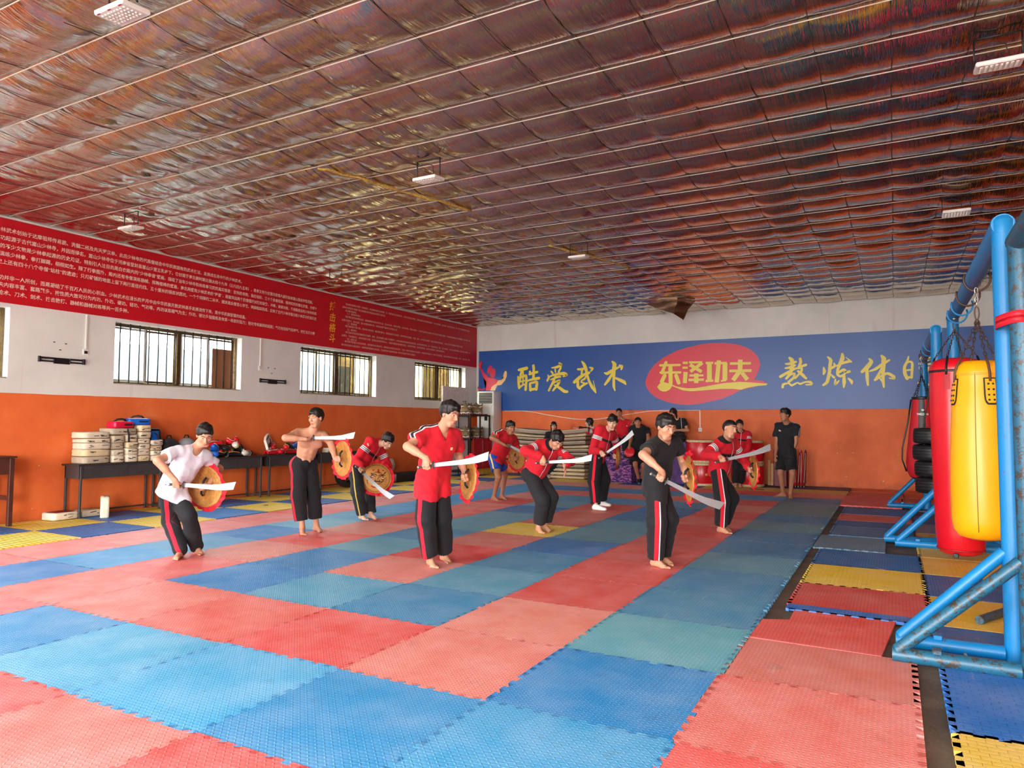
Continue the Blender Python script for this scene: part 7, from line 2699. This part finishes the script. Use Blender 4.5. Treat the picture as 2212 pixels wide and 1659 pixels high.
CAST['boy_sitting'] = person('boy_sitting', 'person in red shirt sitting high on the purple mats, arm over the next shoulder', .95, 'tee', 'long',
    (-75, 4, 0), {'R': ('open', right_), 'L': ('open', -upv)}, 1, 'crop', h=.014, hf=.0075, shoe=SHOE_B, colours=dict(top=CTEER, bottom=TR_BLK, hem=.02, loose=.02, cuff=.14))
CAST['girl_sitting'] = person('girl_sitting', 'person with long black hair in black polo sitting on the dark purple mats, looking down', .95, 'polo', 'long',
    (-110, 26, 0), {'R': ('open', -toward), 'L': ('open', -toward)}, 0, 'long', h=.014, hf=.0075, shoe=SHOE_B, colours=dict(top=CPOLOW, bottom=TR_BLK, hem=.03, loose=.02, cuff=.08))
CAST['leaning_red'] = person('leaning_red', 'person with bobbed hair in red track jacket leaning arms on the mattress pile', .97, 'jacket', 'long',
    (-160, 8, 0), {'R': ('open', -upv), 'L': ('open', -upv)}, 2, 'bob', h=.014, hf=.0075, colours=dict(top=CJACK, bottom=TR_BLK, hem=.06, cuff=.06))

# ------------------------------------------------------------------ sabres and shields in the hands
MSTEEL = M('sabre_steel', (138, 138, 142), .42, .8, .05, 8)
MGRIP = M('sabre_grip', (58, 50, 44), .7, 0, .2, 30, .5, 120)
MGUARD = M('sabre_guard', (150, 150, 148), .35, .8)
MRATTAN = None


def rattan_mat():
    t = NT('woven_rattan')
    f = t.noise(30, 3)
    t.color(t.ramp(f, [(0.25, srgb(150, 98, 40)), (0.6, srgb(190, 132, 62)), (0.85, srgb(214, 166, 96))]))
    t.set(Roughness=.6)
    t.bump(t.noise(60, 2), .3, .004)
    return t.m


MRATTAN = rattan_mat()
MFACE = M('shield_face_tan', (214, 158, 84), .6, 0, .12, 10)
MFRILL = M('red_frill_cloth', (216, 16, 42), .75, 0, .12, 12)
MINK = M('black_face_paint', (26, 20, 18), .6, var=0)
MRPAINT = M('red_face_paint', (170, 34, 28), .6, var=0.1)
MWPAINT = M('white_face_paint', (232, 220, 208), .6, var=0)


def rot_from(xa, ya):
    x = Vector(xa).normalized()
    y = Vector(ya)
    y = (y - x * y.dot(x)).normalized()
    z = x.cross(y)
    return Matrix((x, y, z)).transposed().to_4x4()


def sabre(label, grip, g, edge, L=.56):
    """grip: grip centre; g: blade direction; edge: side of the cutting edge"""
    t = thing('sabre', label, 'sabre', tuple(grip), 0, 'broad sabres of the class')
    t.rotation_mode = 'QUATERNION'
    t.rotation_quaternion = rot_from(g, edge).to_quaternion()
    top = [(.075, -.017), (.2, -.015), (.35, -.012), (.45, -.018), (.075 + L, -.052)]
    bot = [(.055 + L, .030), (.57 * L + .2, .040), (.42, .040), (.3, .032), (.2, .026), (.075, .019)]
    bm = bmesh.new()
    P = top + bot
    A = [bm.verts.new((x, y, .0022 if y < .02 else .0006)) for x, y in P]
    B = [bm.verts.new((x, y, -.0022 if y < .02 else -.0006)) for x, y in P]
    n = len(P)
    fa = bm.faces.new(A)
    fb = bm.faces.new(list(reversed(B)))
    for i in range(n):
        bm.faces.new((A[i], B[i], B[(i + 1) % n], A[(i + 1) % n]))
    bmesh.ops.triangulate(bm, faces=[fa, fb])
    bobj('blade', bm, MSTEEL, t)
    bm = bmesh.new()
    lathe(bm, [(.01, -.004), (.036, -.002), (.040, .002), (.036, .005), (.012, .006)], 18, Matrix.Translation((.068, 0, 0)) @ Matrix.Rotation(pi / 2, 4, 'Y'))
    bobj('guard', bm, MGUARD, t, True, angle=40)
    bm = bmesh.new()
    tube(bm, [(-.075, 0, 0), (-.03, -.002, 0), (.02, 0, 0), (.066, 0, 0)], [.0135, .0145, .014, .0125], 10)
    bobj('grip', bm, MGRIP, t, True)
    bm = bmesh.new()
    ellipsoid(bm, (-.088, 0, 0), (.016, .018, .015), None, 10, 7)
    bobj('pommel', bm, MGUARD, t, True)
    return t


DOME = lambda r: .075 * (1 - (r / .215) ** 2)
SHIELD_ME = {}


def paint(bm, pts, w):
    """painted stroke lying on the dome; pts in face plane (y right, z up)"""
    n = len(pts)
    up, dn = [], []
    for i, (a, b) in enumerate(pts):
        d = Vector(pts[min(i + 1, n - 1)]) - Vector(pts[max(i - 1, 0)])
        d.normalize()
        nn = Vector((-d.y, d.x))
        ww = w * (1 if 0 < i < n - 1 else .5)
        for lst, s in ((up, 1), (dn, -1)):
            y, z = a + nn.x * ww * s, b + nn.y * ww * s
            lst.append(bm.verts.new((DOME(sqrt(y * y + z * z)) + .0032, y, z)))
    for i in range(n - 1):
        bm.faces.new((up[i], up[i + 1], dn[i + 1], dn[i]))


def smooth_pts(P, k=4):
    out = []
    n = len(P)
    for i in range(n - 1):
        for q in range(k):
            t = q / k
            p0, p1, p2, p3 = [Vector(P[max(0, min(n - 1, i + o))]) for o in (-1, 0, 1, 2)]
            v = .5 * ((2 * p1) + (-p0 + p2) * t + (2 * p0 - 5 * p1 + 4 * p2 - p3) * t * t + (-p0 + 3 * p1 - 3 * p2 + p3) * t ** 3)
            out.append((v.x, v.y))
    out.append(tuple(P[-1]))
    return out


def shield(label, c, face, up, scale=1.0):
    """face: outward direction of the painted dome (local +x); up: local +z"""
    t = thing('rattan_shield', label, 'shield', tuple(c), 0, 'round rattan shields of the class')
    x = Vector(face).normalized()
    z = Vector(up)
    z = (z - x * z.dot(x)).normalized()
    y = z.cross(x)
    t.rotation_mode = 'QUATERNION'
    t.rotation_quaternion = Matrix((x, y, z)).transposed().to_quaternion()
    t.scale = (scale,) * 3
    def part(name, build, mat, parent, smooth=True):
        if name not in SHIELD_ME:
            bm = bmesh.new()
            build(bm)
            o = bobj(name, bm, mat, parent, smooth)
            SHIELD_ME[name] = o.data
            return o
        return link(D.objects.new(name, SHIELD_ME[name]), parent)
    RY = Matrix.Rotation(pi / 2, 4, 'Y')
    def disc(bm):
        pr = []
        N = 26
        for i in range(N * 3 + 1):
            r = .004 + .211 * i / (N * 3)
            pr.append((r, DOME(r) - .012 + .0028 * cos(2 * pi * i / 3)))
        lathe(bm, pr, 36, RY, False)
        lathe(bm, [(r, z_ + .009) for r, z_ in pr[::3]], 36, RY, False)
    def facec(bm):
        lathe(bm, [(.004, DOME(0) + .001), (.06, DOME(.06) + .001), (.12, DOME(.12) + .001), (.165, DOME(.165) + .001), (.19, DOME(.19) + .001)], 36, RY, False)
    def rim(bm):
        tube(bm, [(0, .215 * cos(a), .215 * sin(a)) for a in np.linspace(0, 2 * pi, 41)[:-1]], .011, 8, closed=True)
    def frill(bm):
        n = 152
        rows = []
        for i, r in enumerate((.205, .225, .245, .268)):
            row = []
            for k in range(n):
                a = 2 * pi * k / n
                wob = (.001 + .0032 * i) * sin(a * 19 + .5 * i) + .005 * i * sin(a * 4 + 1)
                rr = r + (.006 * sin(a * 5) + .0015 * sin(a * 19)) * (i / 3)
                row.append(bm.verts.new((wob - .002, rr * cos(a), rr * sin(a))))
            rows.append(row)
        for A, B in zip(rows, rows[1:]):
            for k in range(n):
                bm.faces.new((A[k], A[(k + 1) % n], B[(k + 1) % n], B[k]))
    def strap(bm):
        tube(bm, [(-.005, .0, -.10), (-.035, .0, -.07), (-.045, .0, 0), (-.035, .0, .07), (-.005, .0, .10)], .012, 8)
    def ink(bm):
        S = smooth_pts
        for P, w in (([(.012, .035), (.03, .05), (.075, .065), (.105, .105), (.112, .125)], .006), ([(.03, .02), (.06, .045), (.115, .065)], .005),
                     ([(-.015, .035), (-.035, .05), (-.08, .045), (-.11, .06)], .006), ([(-.03, .02), (-.06, .025), (-.10, .03)], .005),
                     ([(-.02, -.035), (-.025, -.05), (.0, -.055), (.02, -.045), (.045, -.05), (.04, -.02)], .007), ([(.02, .02), (.01, .0), (.012, -.02)], .004),
                     ([(.055, -.045), (.085, -.04), (.11, -.01)], .005), ([(.06, .0), (.09, -.008), (.115, .02), (.118, .035)], .004),
                     ([(-.07, -.08), (-.05, -.085), (-.04, -.075)], .005),
                     ([(-.145, -.05), (-.125, -.065)], .004), ([(-.14, -.07), (-.12, -.085)], .004), ([(-.13, -.09), (-.11, -.105)], .004),
                     ([(.14, .03), (.13, .02)], .004), ([(.145, .005), (.13, -.005)], .004), ([(.14, -.025), (.128, -.03)], .004),
                     ([(-.06, -.0), (-.09, -.005), (-.12, .01)], .004)):
            paint(bm, S(P), w)
    def redp(bm):
        S = smooth_pts
        for P, w in (([(.0, .135), (-.005, .115), (.01, .10)], .014), ([(-.02, .095), (.005, .085), (.03, .092)], .011), ([(-.09, .10), (-.06, .115)], .006), ([(.05, .13), (.085, .128)], .006), ([(-.06, -.125), (-.02, -.14), (.02, -.135)], .008)):
            paint(bm, S(P), w)
    def whitep(bm):
        S = smooth_pts
        for P, w in (([(.065, .015), (.09, .012), (.108, .035)], .006), ([(-.06, .012), (-.085, .01)], .006), ([(-.04, -.105), (.01, -.11), (.06, -.10)], .008)):
            paint(bm, S(P), w)
    def iris(bm):
        for yy, zz in ((.085, .028), (-.075, .016)):
            vs = [bm.verts.new((DOME(.1) + .0045, yy + .016 * cos(q), zz + .011 * sin(q))) for q in np.linspace(0, 2 * pi, 13)[:-1]]
            bm.faces.new(vs)
    part('rattan_disc', disc, MRATTAN, t)
    f = part('painted_face', facec, MFACE, t)
    part('black_lines', ink, MINK, f)
    part('red_marks', redp, MRPAINT, f)
    part('white_marks', whitep, MWPAINT, f)
    part('painted_eye', iris, MRPAINT, f)
    part('rim', rim, MRATTAN, t)
    part('frill', frill, MFRILL, t)
    part('hand_strap', strap, MSTRAP, t)
    return t


def gripc(key, sd='R'):
    return Vector(PEOPLE[key]['grips'][sd][0])


def gaxis(key, sd='R'):
    return Vector(PEOPLE[key]['grips'][sd][1])


down = V(0, 0, -1)
for key, lab in (('white_tee', 'broad sabre held level by the white-shirted person'), ('bare_chest', 'broad sabre across the chest of the bare-chested person'),
                 ('yellow_stripe', 'broad sabre slanting down across the painted shield'), ('front_red', 'broad sabre held level by the person in red v-neck shirt'),
                 ('blue_shorts', 'sabre in the hand of the person in blue shorts'), ('crouching', 'sabre in the fist of the crouching person'),
                 ('white_shoes', 'sabre pointing up from the person in white shoes'), ('front_black', 'sabre pointing down from the person in black polo'),
                 ('right_red', 'broad sabre swung level by the person on the red lane')):
    sabre(lab, gripc(key), gaxis(key), V(*down) + 0.2 * toward)
for key, lab, f, u, sc in (('white_tee', 'rattan shield seen from its woven inside behind the level sabre of the white-shirted person', dirv(.29, .10, -.95), dirv(.30, .95), 1.05),
                           ('bare_chest', 'rattan shield turned nearly edge-on beside the bare-chested person', dirv(.74, 0, -.67), dirv(.05, 1), 1.0),
                           ('yellow_stripe', 'painted shield showing its grimacing face below the bowing person', dirv(.33, .10, .93), dirv(.22, .97), 1.0),
                           ('front_red', 'narrow tilted shield at the far hip of the person in red v-neck shirt', dirv(.90, -.10, -.40), dirv(-.25, 1), .98),
                           ('blue_shorts', 'rattan shield inside showing between blue shorts and the crouching person', dirv(.72, .1, -.68), dirv(-.25, 1), .95),
                           ('white_shoes', 'shield seen edge-on in front of the purple mats', dirv(.96, 0, .22), dirv(.02, 1), .86),
                           ('front_black', 'shield edge-on beside the person in black polo, red drum behind', dirv(1, 0, .05), dirv(-.22, 1), 1.05),
                           ('right_red', 'shield hanging edge-on below the level sabre on the red lane', dirv(1, 0, .09), dirv(-.1, 1), 1.0)):
    g = PEOPLE[key]['grips']['L'][0]
    shield(lab, V(*g) + f * .052, f, u, sc)
# red focus mitt in the heavy-set onlooker's hand
g = PEOPLE['heavy_black']['grips']['R'][0]
t = thing('focus_mitt', 'red focus mitt held low by the heavy-set onlooker', 'focus mitt', tuple(g))
bm = bmesh.new()
lathe(bm, [(.02, -.03), (.10, -.03), (.125, -.012), (.125, .012), (.10, .03), (.02, .032)], 20, Matrix.Translation((.02, -.03, -.09)) @ Matrix.Rotation(1.2, 4, 'X'))
bobj('mitt_pad', bm, MREDV, t, True, angle=50)
bm = bmesh.new()
tube(bm, [(-.04, 0, -.02), (0, .02, .03), (.05, 0, -.02)], .014, 6)
bobj('hand_strap', bm, MSTRAP, t, True)
# pale hair clips and small badges
J = PEOPLE['girl_clips']['J']
r = PEOPLE['girl_clips']['root']
hl, hfw, hu = basis(radians(-62), radians(4))
for sg in (-1, 1):
    bm = bmesh.new()
    p = V(*J['H']) + (hl * .062 * sg + hfw * .068 + hu * .066) * .93 - V(*r.location)
    q = V(*J['H']) + (hl * .085 * sg + hfw * .035 + hu * .055) * .93 - V(*r.location)
    tube(bm, [p + hfw * .012 + hl * .012 * sg, q + hfw * .012 + hl * .012 * sg], .007, 6)
    bobj('hair_clip', bm, MTEETH, r, True)
# small printed mark on the man's black polo: three rising bars in a triangle
pm = PEOPLE['man_polo']
J, r = pm['J'], pm['root']
U_, L_, F_ = pm['U'], pm['L'], pm['F']
bm = bmesh.new()
base = V(*J['C']) - U_ * .15 - L_ * .085 + F_ * .150 - V(*r.location)
for k in range(3):
    a = base + L_ * (.016 * (1 - k))
    h_ = .012 + .009 * k
    vs = [a + L_ * .006, a - L_ * .006, a - L_ * .006 + U_ * (h_ + .006) - L_ * .0, a + L_ * .006 + U_ * h_]
    vs = [bm.verts.new(v - L_ * .010 * (i > 1) * 0) for i, v in enumerate(vs)]
    bm.faces.new(vs)
bobj('chest_mark', bm, MWPAINT, r)
